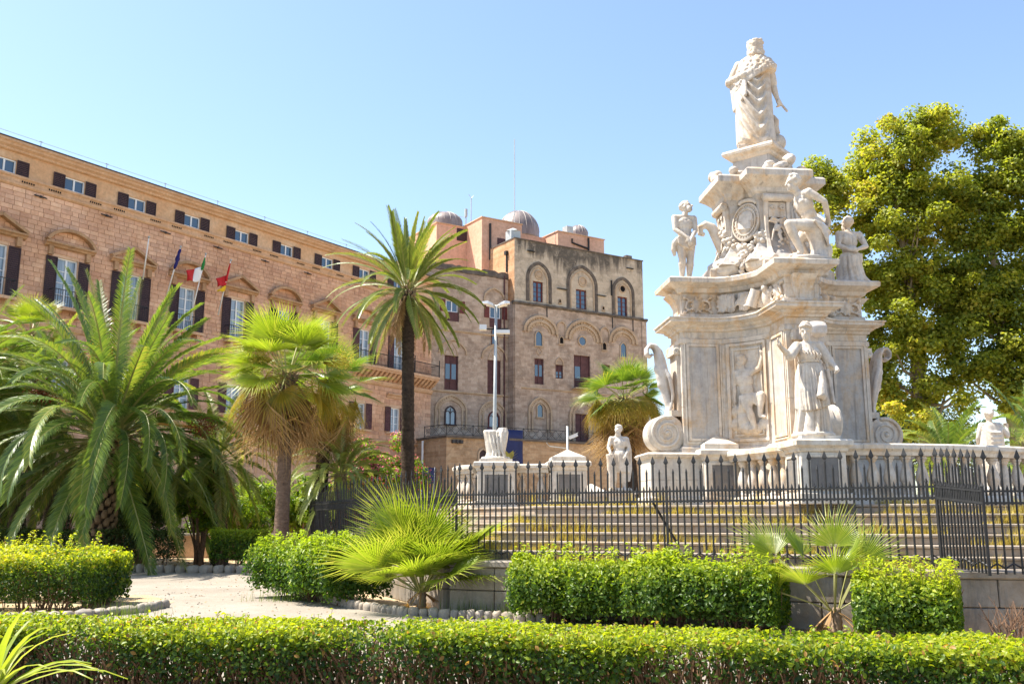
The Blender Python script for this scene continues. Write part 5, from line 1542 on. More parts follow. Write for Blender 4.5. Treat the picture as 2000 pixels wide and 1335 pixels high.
        wid = [0.10, 0.17, 0.10, 0.12, 0.18, 0.21, 0.20, 0.18, 0.18, 0.17, 0.16, 0.14, 0.10]; thk = [0.05, 0.07, 0.07, 0.12, 0.15, 0.12, 0.09, 0.06, 0.05, 0.045, 0.04, 0.035, 0.03]
        rings = []
        for i, (px, pz) in enumerate(path):
            a = path[max(i - 1, 0)]; c = path[min(i + 1, len(path) - 1)]; t = Vector((c[0] - a[0], c[1] - a[1])).normalized(); n = Vector((-t.y, t.x))
            ring = []
            for q in range(12):
                th = 2 * pi * q / 12; u = cos(th) * wid[i]; v = sin(th) * thk[i]
                ring.append((px + n.x * v, u, pz + n.y * v))
            rings.append(ring)
        b = MB(); b.loft(rings)
        # breast and mask bumps
        b.ball((-A - 0.40, 0, z(715)), (0.10, 0.12, 0.14), 10, 7); b.ball((-A - 0.36, 0, z(745)), (0.08, 0.10, 0.12), 10, 7)
        for s in (-1, 1): b.tube([(-A - 0.36, s * 0.15, z(705)), (-A - 0.22, s * 0.24, z(735)), (-A - 0.15, s * 0.2, z(770)), (-A - 0.18, s * 0.1, z(800))], [0.05, 0.05, 0.04, 0.02], 8)
        me = sculpt_mesh(b, 'winged_console', MAT['grey_console'], 0.022, 3); inst('winged_console', me, g)
        # flaring bracket under the upper cornice
        b = MB(); b.loft([[(-A + 0.05 - e, -0.19 - f, zz), (-A + 0.05 - e, 0.19 + f, zz), (-A + 0.06, 0.19 + f, zz), (-A + 0.06, -0.19 - f, zz)] for e, f, zz in ((0.03, -0.05, zt + 0.02), (0.08, -0.02, zt + 0.08), (0.03, -0.04, zt + 0.14), (0.04, 0.0, zt + 0.3), (0.10, 0.03, za1 - 0.12), (0.24, 0.06, za1 + 0.02))]); b.build('flaring_bracket', MAT['marble'], g)
    def flank_trophies(k):
        g = empty('attic_trophies', (0, 0, 0), k * pi / 2); g.parent = root
        zc_ = (zt + za1) / 2 + 0.04; hh = za1 - zt; xc = -(A + B) / 2 - 0.02
        for s in (-1, 1):
            mb = MB(); y = s * (Wd - 0.04)
            mb.ball((xc, y, zc_), (0.15, 0.07, hh * 0.30), 12, 8); mb.ball((xc, y + s * 0.05, zc_ + 0.02), (0.07, 0.05, 0.09), 10, 7)
            for a in (-1, 1):
                mb.tube([(xc - 0.30, y + s * 0.03, zc_ - a * hh * 0.30), (xc + 0.30, y + s * 0.03, zc_ + a * hh * 0.30)], 0.022, 6); mb.ball((xc - 0.29, y + s * 0.03, zc_ - a * hh * 0.29), 0.045, 8, 5); mb.ball((xc + 0.29, y + s * 0.03, zc_ + a * hh * 0.29), 0.045, 8, 5)
                mb.tube([(xc + a * 0.12, y + s * 0.04, zc_ + 0.10), (xc + a * 0.24, y + s * 0.05, zc_ + 0.05), (xc + a * 0.27, y + s * 0.04, zc_ - 0.07), (xc + a * 0.17, y + s * 0.04, zc_ - 0.13)], [0.03, 0.035, 0.03, 0.018], 6)
            for i in range(10): mb.ball((xc + 0.15 * cos(i * 0.63), y + s * 0.04, zc_ + hh * 0.30 * sin(i * 0.63)), 0.028, 6, 4)
            inst('mask_trophy', sculpt_mesh(mb, 'mask_trophy', MAT['marble'], 0.015, 1), g)
    for k in (0, 1, 2): scroll_arm(k); flank_trophies(k)
    # carved panels on the hollow sides, facing outwards on the diagonal
    def side_frame(k):
        """frame whose -y faces outward from the hollow side between the left (-x) and front (-y) arms, turned by k"""
        g = empty('hollow_side', (0, 0, 0), -pi / 4 + k * pi / 2); g.parent = root
        return g
    # distance of the hollow face from the centre along the diagonal
    dist = (B + Wd) / sqrt(2) - 0.16 * sqrt(2) / 2
    for k in (0, 1):
        g = side_frame(k); ho = (B - Wd) / sqrt(2)
        bw = ho * 0.78
        def bx_row(b, x0, x1, z0, z1, d, n=8):
            """strip following the hollow: depth grows towards the edges"""
            rings = []
            for i in range(n + 1):
                x = x0 + (x1 - x0) * i / n; yy = -dist - 0.113 * (x / ho) ** 2 * 2.0 * 0.5
                rings.append([(x, yy + 0.05, z0), (x, yy - d, z0), (x, yy - d, z1), (x, yy + 0.05, z1)])
            b.loft(rings)
        z0, z1 = zp + 0.22, z(672)
        b = MB()
        bx_row(b, -bw, -bw + 0.06, z0, z1, 0.05, 2); bx_row(b, bw - 0.06, bw, z0, z1, 0.05, 2); bx_row(b, -bw + 0.06, bw - 0.06, z1 - 0.06, z1, 0.05); bx_row(b, -bw + 0.06, bw - 0.06, z0, z0 + 0.06, 0.05)
        b.build('relief_frame', MAT['marble'], g)
        b = MB(); e = 0.12
        bx_row(b, -bw + e, -bw + e + 0.03, z0 + e, z1 - e, 0.03, 2); bx_row(b, bw - e - 0.03, bw - e, z0 + e, z1 - e, 0.03, 2); bx_row(b, -bw + e + 0.03, bw - e - 0.03, z1 - e - 0.03, z1 - e, 0.03); bx_row(b, -bw + e + 0.03, bw - e - 0.03, z0 + e, z0 + e + 0.03, 0.03)
        b.build('inner_frame', MAT['pale_marble'], g)
        if k == 0:
            # relief: seated nude warrior with helmet, raised arm holding a staff, on rocks
            mb = MB(); hgt = z1 - z0 - 0.40; s = hgt / 1.60
            J = dict(pelvis=(0.02, 0, 0.66), chest=(-0.06, 0, 1.03), neck=(-0.10, 0, 1.26), head=(-0.11, 0, 1.40), shL=(-0.25, 0, 1.18), shR=(0.10, 0, 1.18), elL=(-0.29, 0, 0.93), wrL=(-0.27, -0.05, 0.68), elR=(0.30, -0.04, 1.24), wrR=(0.36, -0.05, 1.46),
                     hipL=(-0.06, 0, 0.62), hipR=(0.10, 0, 0.62), knL=(0.06, -0.12, 0.42), anL=(0.16, -0.1, 0.08), knR=(0.34, -0.12, 0.70), anR=(0.28, -0.1, 0.32), toeL=(0.08, -0.16, 0.02), toeR=(0.40, -0.14, 0.26), handL=((0, -0.2, -1), (1, 0, 0), 0.4), handR=((0.2, 0, 1), (-1, 0, 0), 1.2))
            for kk in list(J):
                if not kk.startswith('hand'): J[kk] = Vector(J[kk])
            body(mb, J); head(mb, J['head'], (-0.75, -0.6, -0.15), (0, 0, 1), 1.05, 'curly')
            mb.cap((0.30, 0.0, 1.6), (0.42, 0.0, 0.25), 0.025, 0.025); mb.ball((-0.11, 0, 1.50), (0.11, 0.11, 0.07), 12, 8)
            for (x, zz, r) in ((-0.25, 0.40, 0.20), (-0.15, 0.25, 0.22), (-0.3, 0.15, 0.18), (0.35, 0.15, 0.17), (0.15, 0.05, 0.16), (-0.05, 0.08, 0.2), (0.4, 0.28, 0.12), (-0.1, 0.45, 0.15)): mb.ball((x, 0.04, zz), (r, 0.14, r * 0.8), 10, 7)
            for i in range(5): mb.tube([(-0.14 + 0.05 * i, -0.1, 0.72), (-0.12 + 0.07 * i, -0.13, 0.58), (-0.18 + 0.1 * i, -0.1, 0.42 + 0.02 * i)], [0.03, 0.035, 0.02], 6)
            for i in range(9): mb.tube([(0.02 - 0.12 * cos(a), 0.06, 1.36 + 0.16 * sin(a)) for a in (0.2 * i, 0.2 * i + 0.4)], 0.03, 6)
            me = sculpt_mesh(mb, 'relief_figure', MAT['statue_marble'], 0.018, 2)
            inst('relief_figure', me, g, (-0.02 * s, -dist - 0.03, z0 + 0.20), (0, 0, 0), (s * 0.98, s * 0.8, s))
        # trophies in the attic frieze above the panel
        zf0, zf1 = zt + 0.09, za1 + 0.03; hf = zf1 - zf0; zc_ = (zf0 + zf1) / 2
        yd = -dist - 0.02
        mb = MB()
        mb.ball((-0.48, yd - 0.06, zc_), (0.13, 0.08, hf * 0.42), 12, 8); mb.tube([(-0.60, yd - 0.1, zc_ - hf * 0.4), (-0.36, yd - 0.1, zc_ + hf * 0.4)], 0.022, 6); mb.tube([(-0.36, yd - 0.1, zc_ - hf * 0.4), (-0.60, yd - 0.1, zc_ + hf * 0.4)], 0.022, 6)
        for i in range(9): mb.ball((-0.48 + 0.12 * cos(i * 0.7), yd - 0.10, zc_ + hf * 0.35 * sin(i * 0.7)), 0.035, 8, 5)
        dr = MB(); dr.tube([(0.19, yd - 0.13, zc_ - hf * 0.34), (0.33, yd - 0.13, zc_ + hf * 0.34)], 0.12, 14); dr.build('drum_trophy', MAT['marble'], g, True, 50)
        me = sculpt_mesh(mb, 'trophy', MAT['marble'], 0.02, 2); inst('trophy', me, g)
        for sx in (-0.30, 0.02, 0.42):
            mb = MB(); mb.ball((sx, yd - 0.03, zc_ - hf * 0.02), (0.13, 0.06, hf * 0.44), 12, 8)
            for i in range(8): mb.tube([(sx - 0.12 + 0.03 * i, yd - 0.07, zc_ - hf * 0.4), (sx - 0.10 + 0.028 * i, yd - 0.11, zc_), (sx - 0.13 + 0.034 * i, yd - 0.07, zc_ + hf * 0.38)], [0.012, 0.02, 0.012], 5)
            for i in range(5): mb.ball((sx + 0.08 * cos(i * 1.25), yd - 0.10, zc_ + hf * 0.26 * sin(i * 1.25)), 0.032, 6, 4)
            inst('trophy', sculpt_mesh(mb, 'trophy', MAT['marble'], 0.018, 1), g)
        mb = MB()
        for i in range(7): mb.tube([(-0.26, yd - 0.05, zc_ - hf * 0.3 + i * hf * 0.02), (-0.12 + 0.02 * i, yd - 0.1, zc_ - hf * 0.1 + i * hf * 0.06), (0.14, yd - 0.06, zc_ - hf * 0.35 + i * hf * 0.11)], [0.02, 0.04, 0.03], 6)
        me = sculpt_mesh(mb, 'draped_banner', MAT['marble'], 0.02, 2); inst('draped_banner', me, g)
        mb = MB()
        mb.ball((0.58, yd - 0.16, zc_ - hf * 0.05), (0.12, 0.10, hf * 0.42), 12, 8); mb.ball((0.56, yd - 0.24, zc_ + hf * 0.30), 0.075, 8, 6); mb.ball((0.66, yd - 0.2, zc_ + hf * 0.1), 0.08, 8, 6)
        for i in range(6): mb.ball((0.5 + 0.05 * i, yd - 0.2, zc_ + hf * 0.4 * cos(i)), 0.035, 6, 4)
        me = sculpt_mesh(mb, 'helmet_trophy', MAT['marble'], 0.02, 2); inst('helmet_trophy', me, g)
        # upper stage ornaments
        d2 = (b2 + w2) / sqrt(2) + 0.02
        zs = zd0 + 0.26
        sh = empty('coat_of_arms', (0.0, -d2 - 0.17, WZ(1458, 432, 19.6)), 0.0); sh.parent = g; sh.rotation_euler = (radians(-8), radians(6), 0)
        rx, rz = 0.30, 0.42
        def oval(b, rows, n=28): b.loft([[(rx * q * cos(2 * pi * i / n), yy, rz * q * sin(2 * pi * i / n)) for i in range(n)] for q, yy in rows])
        b = MB(); oval(b, [(1.0, 0.1), (1.06, 0.0), (1.04, -0.06), (0.95, -0.07), (0.92, -0.03), (0.80, -0.025), (0.78, -0.06), (0.71, -0.065), (0.69, -0.04)]); b.build('shield_rim', MAT['marble'], sh, True, 40)
        b = MB(); oval(b, [(0.70, -0.03), (0.55, -0.06), (0.3, -0.085), (0.02, -0.095)])
        b.build('shield_boss', MAT['marble'], sh, True)
        b = MB()
        for i in range(26):
            a = 2 * pi * i / 26; b.ball((rx * 0.87 * cos(a), -0.035, rz * 0.87 * sin(a)), (0.02, 0.02, 0.028), 6, 4)
        tag(b.build('beading', MAT['marble'], sh), kind='stuff')
        b = MB()
        for (x, zz, w_, h_) in ((-0.08, 0.08, 0.12, 0.14), (0.08, 0.08, 0.12, 0.14), (-0.08, -0.1, 0.12, 0.14), (0.08, -0.1, 0.12, 0.14)): b.box((x, -0.072, zz), (w_ * 1.2, 0.03, h_ * 1.15))
        b.build('quarterings', MAT['marble'], sh)
        b = MB(); pts = [(0.20 * cos(t), -0.05, rz * 0.95 + 0.10 * sin(t)) for t in [pi * i / 10 for i in range(11)]]; b.tube(pts, 0.05, 8); b.build('scroll_crest', MAT['marble'], sh, True)
        # fruit garlands
        rr = random.Random(5 + k)
        for cx, zz, r in ((-0.42, -0.42, 0.16), (-0.20, -0.60, 0.19), (0.08, -0.62, 0.16), (0.32, -0.40, 0.17), (-0.52, -0.15, 0.11)):
            mb = MB(); zc2 = WZ(1458, 432, 19.6) + zz
            mb.ball((0, 0, 0), (r * 0.8, r * 0.5, r * 0.8), 10, 7)
            for i in range(22):
                a, e = rr.uniform(0, 2 * pi), rr.uniform(-1.2, 1.2); q = r * rr.uniform(0.75, 0.95)
                mb.ball((q * cos(e) * cos(a), q * 0.75 * cos(e) * sin(a), q * sin(e)), rr.uniform(0.035, 0.06), 8, 6)
            o = mb.build('fruit_cluster', MAT['statue_marble'], g, True, None, (cx, -d2 - 0.24 + 0.10 * abs(cx), zc2))
        # bolster cushions at the foot of the drum
        mb = MB(); zb_ = zd0 + 0.22
        for sx in (-1, 1):
            pts = [(sx * (0.07 + 0.72 * t), -d2 - 0.36 - 0.16 * t * t, zb_ + 0.02) for t in [i / 8 for i in range(9)]]
            mb.tube(pts, [0.17, 0.22, 0.235, 0.24, 0.235, 0.22, 0.20, 0.16, 0.10], 14)
            for i in range(7):
                a = i / 7 * pi; mb.tube([(p[0], p[1] - 0.23 * cos(a - 0.5), p[2] + 0.23 * sin(a - 0.5)) for p in pts[1:6]], 0.022, 5)
        me = sculpt_mesh(mb, 'bolster', MAT['statue_marble'], 0.024, 3); inst('bolster', me, g)
        mb = MB()
        for i in range(7): mb.ball((rr.uniform(-0.05, 0.05), -d2 - 0.58 + 0.1 * abs(i - 3) / 3, zb_ - 0.2 + 0.08 * i), 0.065, 8, 6)
        mb.build('band_of_fruit', MAT['statue_marble'], g, True)
    # curled leaf brackets beside the drum, pilaster volutes and festoons on the arm ends of the upper stage
    for k in (0, 1, 2):
        g = empty('upper_pier', (0, 0, 0), k * pi / 2); g.parent = root       # faces -x before turning
        zz0 = zd0 + 0.26
        prof = [(0.50, 0.0), (0.36, 0.10), (0.22, 0.22), (0.13, 0.36), (0.09, 0.55), (0.10, 0.75), (0.14, 0.9), (0.16, 1.0)]
        for s in (-1, 1):
            b = MB(); rings = []
            for e, t in prof:
                zz = zz0 + (zd1 - 0.05 - zz0) * t; wv = 0.27 + 0.10 * max(0, 0.3 - t)
                rings.append([(-a2 - e - 0.03, s * wv, zz), (-a2 - e - 0.03, s * (wv - 0.07), zz), (-a2 + 0.06, s * (wv - 0.07), zz), (-a2 + 0.06, s * wv, zz)])
            b.loft(rings); b.build('pier_edge', MAT['marble'], g)
        zt_ = zd1 - 0.10
        b = MB(); b.tube([(-a2 - 0.17, -0.3, zt_), (-a2 - 0.17, 0.3, zt_)], 0.085, 14); b.build('capital_roll', MAT['marble'], g, True, 50)
        for s in (-1, 1):
            b = MB(); b.tube([(-a2 - 0.17 + 0.085 * (1 - t * 0.9) * cos(8 * t), s * 0.305, zt_ + 0.085 * (1 - t * 0.9) * sin(8 * t)) for t in [i / 24 for i in range(25)]], 0.018, 5); b.build('capital_volute', MAT['marble'], g, True)
            b = MB(); b.tube([(-a2 - 0.16 + 0.0 * t, s * 0.10 + 0.055 * (1 - 0.85 * t) * cos(9 * t), zt_ - 0.22 + 0.055 * (1 - 0.85 * t) * sin(9 * t)) for t in [i / 24 for i in range(25)]], 0.016, 5); b.build('rosette', MAT['marble'], g, True)
        b = MB(); b.bx(-a2 - 0.13, -a2 + 0.02, -0.19, 0.19, zt_ - 0.42, zt_ - 0.09); b.build('capital_block', MAT['marble'], g)
        mb = MB(); zf = zt_ - 0.50
        for s in (-1, 1):
            mb.tube([(-a2 - 0.15, 0, zf), (-a2 - 0.2, s * 0.13, zf + 0.05), (-a2 - 0.17, s * 0.2, zf - 0.02), (-a2 - 0.16, s * 0.05, zf - 0.04)], 0.035, 6); mb.tube([(-a2 - 0.15, s * 0.02, zf), (-a2 - 0.18, s * 0.12, zf - 0.25), (-a2 - 0.22, s * 0.19, zf - 0.48)], [0.03, 0.03, 0.015], 6)
        for i in range(9): mb.ball((-a2 - 0.19 - 0.02 * i / 9, random.uniform(-0.05, 0.05), zf - 0.15 - 0.055 * i), 0.055 - 0.003 * i, 8, 5)
        me = sculpt_mesh(mb, 'ribbon_festoon', MAT['marble'], 0.018, 2); inst('ribbon_festoon', me, g)
        if k == 0:
            mb = MB(); zc3 = WZ(1410, 450, 20.1)
            pts = [(-a2 - 0.10, 0, zc3 - 0.45), (-a2 - 0.22, 0, zc3 - 0.15), (-a2 - 0.36, 0, zc3 + 0.10), (-a2 - 0.50, 0, zc3 + 0.16), (-a2 - 0.62, 0, zc3 + 0.08), (-a2 - 0.62, 0, zc3 - 0.05), (-a2 - 0.52, 0, zc3 - 0.08)]
            mb.tube(pts, [0.14, 0.14, 0.11, 0.09, 0.08, 0.07, 0.05], 10)
            me = sculpt_mesh(mb, 'curled_leaf', MAT['marble'], 0.02, 3); inst('curled_leaf', me, g)
    # broken trophies lying on the top cornice
    rr = random.Random(11)
    for k, (cx, cy, n) in enumerate(((-0.98, -0.10, 5), (-0.72, -0.45, 3), (0.42, -0.92, 9), (0.0, -1.0, 5), (0.75, -0.55, 5))):
        mb = MB(); 
        for i in range(n): mb.ball((cx + rr.uniform(-0.16, 0.16), cy + rr.uniform(-0.12, 0.12), z8 + rr.uniform(0.04, 0.12 + 0.02 * n)), (rr.uniform(0.08, 0.15), rr.uniform(0.08, 0.14), rr.uniform(0.06, 0.12)), 10, 7)
        me = sculpt_mesh(mb, 'trophy_fragment', MAT['marble'], 0.025, 2); inst('trophy_fragment', me, root)
    return T
MAT['grey_console'] = MAT['marble'].copy(); MAT['grey_console'].name = 'grey_console'
for nd in MAT['grey_console'].node_tree.nodes:
    if nd.type == 'VALTORGB' and len(nd.color_ramp.elements) == 4:
        for e, c in zip(nd.color_ramp.elements, ((0.38, 0.37, 0.37), (0.50, 0.47, 0.44), (0.54, 0.50, 0.46), (0.58, 0.48, 0.36))): e.color = (*c, 1)
MT = make_monument()

# ------------------------------------------------------------------ statues
def mloc(x, y):
    """monument plan coordinates to world"""
    return MC.x + x * cos(MG) - y * sin(MG), MC.y + x * sin(MG) + y * cos(MG)
def statue(name, loc, rz, s, label, parts, cat='statue', group=None):
    root = empty(name, loc, rz, label, cat, group)
    root.scale = (s, s, s)
    for nm, mb, vox, sm, mat in parts:
        if vox is None: inst(nm, mb.mesh(nm, MAT[mat], True), root)
        else: inst(nm, sculpt_mesh(mb, nm, MAT[mat], vox, sm), root)
    return root
def joints(d):
    return {k: (v if k.startswith(('hand', 'flip')) else Vector(v)) for k, v in d.items()}
def swapLR(J):
    return {((k[:-1] + ('R' if k[-1] == 'L' else 'L')) if k[-1] in 'LR' else k): v for k, v in J.items()}
def base_slab(mb, rx, ry, h=0.08, n=14):
    rr = random.Random(int(rx * 1000)); mb.loft([[(rx * k * cos(2 * pi * i / n), ry * k * sin(2 * pi * i / n), z) for i in range(n)] for k, z in ((1.0, 0.0), (1.0, h * 0.7), (0.92, h))])

def make_statues():
    SM = 'statue_marble'
    # --- bound captive on the left arm: standing, hands crossed in front, head turned up to the right
    J = joints(dict(pelvis=(0, 0, 0.95), chest=(-0.01, 0.02, 1.27), neck=(0.0, 0.0, 1.50), head=(0.05, -0.03, 1.66), shL=(-0.215, 0.01, 1.43), shR=(0.21, 0.01, 1.43), elL=(-0.23, -0.05, 1.15), elR=(0.22, -0.06, 1.15), wrL=(-0.02, -0.21, 0.93), wrR=(0.06, -0.22, 0.90),
                    hipL=(-0.10, 0, 0.90), hipR=(0.10, 0, 0.90), knL=(-0.10, -0.07, 0.50), knR=(0.09, -0.02, 0.50), anL=(-0.09, 0.02, 0.12), anR=(0.07, 0.03, 0.12), toeL=(-0.14, -0.12, 0.07), toeR=(0.10, -0.12, 0.07), handL=((0.4, -0.2, -1), (0, 1, 0), 0.5), handR=((-0.3, -0.2, -1), (0, 1, 0), 0.5)))
    mb = MB(); body(mb, J); head(mb, J['head'], (0.75, -0.62, 0.35), (0.35, 0.1, 1), 1.22, 'short'); base_slab(mb, 0.32, 0.26)
    cl = MB(); robe(cl, [(0.70, -0.01, -0.01, 0.195, 0.155, 1.2), (0.80, 0, 0, 0.205, 0.165, 1.0), (0.92, 0, 0, 0.20, 0.16, 0.8), (1.0, 0, 0, 0.175, 0.14, 0.4)], 13, 0.3, 0.10, seed=4)
    cl.tube([(-0.2, -0.1, 0.95), (-0.26, -0.06, 0.85), (-0.27, -0.02, 0.70), (-0.24, 0.02, 0.58)], [0.04, 0.06, 0.06, 0.03], 8)
    for i in range(6): cl.tube([(-0.2, -0.13, 0.98 - 0.03 * i), (0.0, -0.19, 0.93 - 0.045 * i), (0.2, -0.12, 0.97 - 0.03 * i)], 0.02, 6)
    x, y = mloc(-1.80, -0.12)
    statue('captive_statue', (x, y, MT['zk']), radians(8), WZ(1340, 398, 20.15) / 1 * 0 + (WZ(1338, 398, 20.15) - MT['zk']) / 1.80, 'marble captive standing with hands bound in front on the left cornice', [('figure', mb, 0.0125, 1, SM), ('loincloth', cl, 0.013, 1, SM)], group='captives on the monument')
    # --- captive on the front arm: seated, turned left, arms behind
    J = joints(dict(pelvis=(0.14, 0, 0.66), chest=(0.0, 0, 1.0), neck=(-0.12, 0, 1.23), head=(-0.19, -0.02, 1.37), shL=(-0.03, 0.2, 1.16), shR=(0.01, -0.2, 1.16), elL=(0.22, 0.27, 0.95), elR=(0.24, -0.27, 0.98), wrL=(0.34, 0.05, 0.76), wrR=(0.37, -0.08, 0.74),
                    hipL=(0.12, 0.10, 0.60), hipR=(0.12, -0.10, 0.60), knL=(-0.10, 0.15, 0.40), knR=(-0.34, -0.14, 0.62), anL=(0.10, 0.14, 0.10), anR=(-0.16, -0.14, 0.15), toeL=(-0.05, 0.15, 0.06), toeR=(-0.34, -0.15, 0.07), handL=((0.5, -0.6, -0.8), (-1, 0, 0), 0.6), handR=((0.4, 0.6, -0.7), (-1, 0, 0), 0.6), flip=True))
    mb = MB(); body(mb, J); head(mb, J['head'], (-1, -0.12, -0.12), (-0.1, 0, 1), 1.2, 'short'); base_slab(mb, 0.42, 0.3, 0.07)
    mb.loft([[(0.20 + r * cos(t) * 1.0, r * sin(t), z) for t in [2 * pi * i / 12 for i in range(12)]] for r, z in ((0.17, 0.05), (0.13, 0.2), (0.15, 0.35), (0.22, 0.52), (0.16, 0.60))])
    mb.ball((0.32, 0.05, 0.2), (0.14, 0.16, 0.18), 8, 6)
    cl = MB()
    for i in range(7): cl.tube([(0.05 + 0.02 * i, -0.24, 0.66 - 0.02 * i), (0.2 + 0.01 * i, -0.22, 0.60 - 0.04 * i), (0.32, -0.12, 0.58 - 0.05 * i), (0.34, 0.1, 0.58 - 0.05 * i)], 0.028, 6)
    x, y = mloc(0.17, -1.95)
    statue('captive_statue', (x, y, MT['zk']), radians(4), (WZ(1575, 345, 18.35) - MT['zk']) / 1.50, 'nude marble captive seated facing left with arms behind its back', [('figure', mb, 0.0125, 1, SM), ('cloth', cl, 0.02, 2, SM)], group='captives on the monument')
    # --- captive on the right arm: seen from behind, hands tied at the back, kneeling on drapery
    J = joints(dict(pelvis=(0.0, 0, 0.62), chest=(-0.01, 0.03, 0.98), neck=(0.0, 0.04, 1.21), head=(-0.01, 0.08, 1.36), shL=(-0.22, 0.0, 1.13), shR=(0.22, 0.02, 1.13), elL=(-0.28, -0.10, 0.86), elR=(0.31, -0.08, 0.86), wrL=(-0.06, -0.20, 0.74), wrR=(0.07, -0.20, 0.76),
                    hipL=(-0.1, 0.02, 0.56), hipR=(0.1, 0.02, 0.56), knL=(-0.14, 0.3, 0.42), knR=(0.24, 0.16, 0.25), anL=(-0.14, 0.2, 0.1), anR=(0.30, -0.10, 0.10), toeL=(-0.16, 0.35, 0.05), toeR=(0.34, -0.22, 0.06), handL=((1, -0.1, 0), (0, 1, 0), 0.6), handR=((-1, -0.1, 0.1), (0, 1, 0), 0.6)))
    J = swapLR(J); mb = MB(); body(mb, J); head(mb, J['head'], (-0.35, 0.9, 0.1), (0, 0, 1), 1.2, 'short'); base_slab(mb, 0.44, 0.36, 0.07)
    cl = MB(); robe(cl, [(0.05, 0.02, 0.0, 0.34, 0.30, 1.5), (0.22, 0.0, 0.0, 0.24, 0.24, 1.3), (0.45, -0.02, 0, 0.22, 0.20, 1.1), (0.62, -0.01, 0, 0.225, 0.185, 0.8), (0.72, 0, 0, 0.19, 0.15, 0.3)], 11, 0.8, 0.14, seed=9)
    for i in range(6): cl.tube([(-0.22, 0.0, 0.66 - 0.03 * i), (-0.05, -0.20, 0.62 - 0.045 * i), (0.22, -0.06, 0.70 - 0.03 * i)], 0.022, 6)
    x, y = mloc(2.0, 0.0)
    statue('captive_statue', (x, y, MT['zk']), radians(3), (WZ(1660, 426, 20.5) - MT['zk']) / 1.49, 'marble captive seen from behind with hands tied, on the right cornice', [('figure', mb, 0.0125, 1, SM), ('drapery', cl, 0.013, 1, SM)], group='captives on the monument')
    # --- woman on the front pedestal
    J = joints(dict(pelvis=(0.02, 0, 0.98), chest=(0.0, 0.0, 1.29), neck=(-0.02, 0.0, 1.50), head=(-0.045, -0.03, 1.655), shL=(-0.19, 0, 1.42), shR=(0.18, 0.0, 1.43), elL=(-0.36, -0.12, 1.25), elR=(0.30, -0.03, 1.20), wrL=(-0.52, -0.18, 1.36), wrR=(0.33, -0.20, 1.08),
                    hipL=(-0.1, 0, 0.92), hipR=(0.1, 0, 0.92), knL=(-0.12, -0.08, 0.5), knR=(0.1, -0.04, 0.5), anL=(-0.12, 0.0, 0.12), anR=(0.1, 0.0, 0.12), toeL=(-0.14, -0.18, 0.05), toeR=(0.12, -0.2, 0.05), handL=((-0.5, -0.1, 0.9), (0.6, -0.6, 0.3), 0.4), handR=((0.1, -0.6, -0.8), (-1, 0, 0), 1.0)))
    mb = MB(); body(mb, J, female=True, nude=False); head(mb, J['head'], (-0.45, -0.9, -0.22), (0.05, 0, 1), 1.1, 'bun'); base_slab(mb, 0.34, 0.3, 0.06)
    # sleeves
    for S, E in ((J['shL'], J['elL']), (J['shR'], J['elR'])): mb.cap(S, E, 0.085, 0.085)
    for i in range(5): mb.tube([J['elR'] + V3(-0.04 + 0.02 * i, -0.02, 0.03), J['elR'] + V3(-0.03 + 0.025 * i, -0.03, -0.10), J['elR'] + V3(0.02 * i - 0.02, 0.0, -0.16)], [0.04, 0.035, 0.015], 6)
    cl = MB(); ca = MB(); cb = MB()
    robe(ca, [(0.02, 0.0, 0.0, 0.27, 0.24, 1.4), (0.12, 0.0, 0.0, 0.25, 0.22, 1.5), (0.45, 0.0, -0.01, 0.215, 0.20, 1.4), (0.75, 0.015, 0, 0.22, 0.19, 1.1), (0.95, 0.02, 0, 0.215, 0.175, 0.8), (1.10, 0.01, 0, 0.175, 0.14, 0.6), (1.18, 0.0, 0, 0.155, 0.13, 0.5), (1.34, -0.01, 0, 0.18, 0.135, 0.5), (1.46, -0.015, 0, 0.13, 0.10, 0.2)], 21, 0.2, 0.17, 150, seed=21, sub=12)
    robe(cb, [(0.60, 0.03, -0.02, 0.255, 0.23, 1.6), (0.78, 0.02, -0.01, 0.245, 0.215, 1.3), (1.0, 0.02, 0, 0.23, 0.19, 1.0), (1.15, 0.01, 0, 0.178, 0.148, 0.4)], 19, 1.2, 0.14, 150, seed=5, sub=12, hem=0.22)
    cl.tube([(0.17 * cos(t), 0.14 * sin(t), 1.17) for t in [2 * pi * i / 20 for i in range(21)]], 0.022, 6)
    for i in range(6): cl.tube([(-0.16 + 0.055 * i, -0.15, 1.36 - 0.01 * i), (-0.13 + 0.05 * i, -0.18, 1.27), (-0.10 + 0.04 * i, -0.145, 1.19)], 0.016, 5)
    cl.tube([(0.1, -0.2, 1.0), (0.08, -0.25, 0.8), (0.04, -0.28, 0.6), (0.10, -0.29, 0.56)], [0.03, 0.06, 0.09, 0.04], 8)
    for i in range(4): cl.tube([(0.23, -0.05 - 0.03 * i, 1.05), (0.27, -0.06 - 0.02 * i, 0.8), (0.26 + 0.01 * i, -0.08 - 0.03 * i, 0.5)], [0.03, 0.04, 0.025], 6)
    x0 = WX(1590, 862, 17.3)
    statue('woman_statue', (x0 - 0.02, 17.25, 3.16), radians(6), (WZ(1585, 630, 17.2) - 3.16) / 1.80, 'robed marble woman with outstretched arm on the front pedestal', [('figure', mb, 0.012, 1, SM), ('robe', ca, None, 0, SM), ('overskirt', cb, None, 0, SM), ('sash', cl, 0.014, 1, SM)])
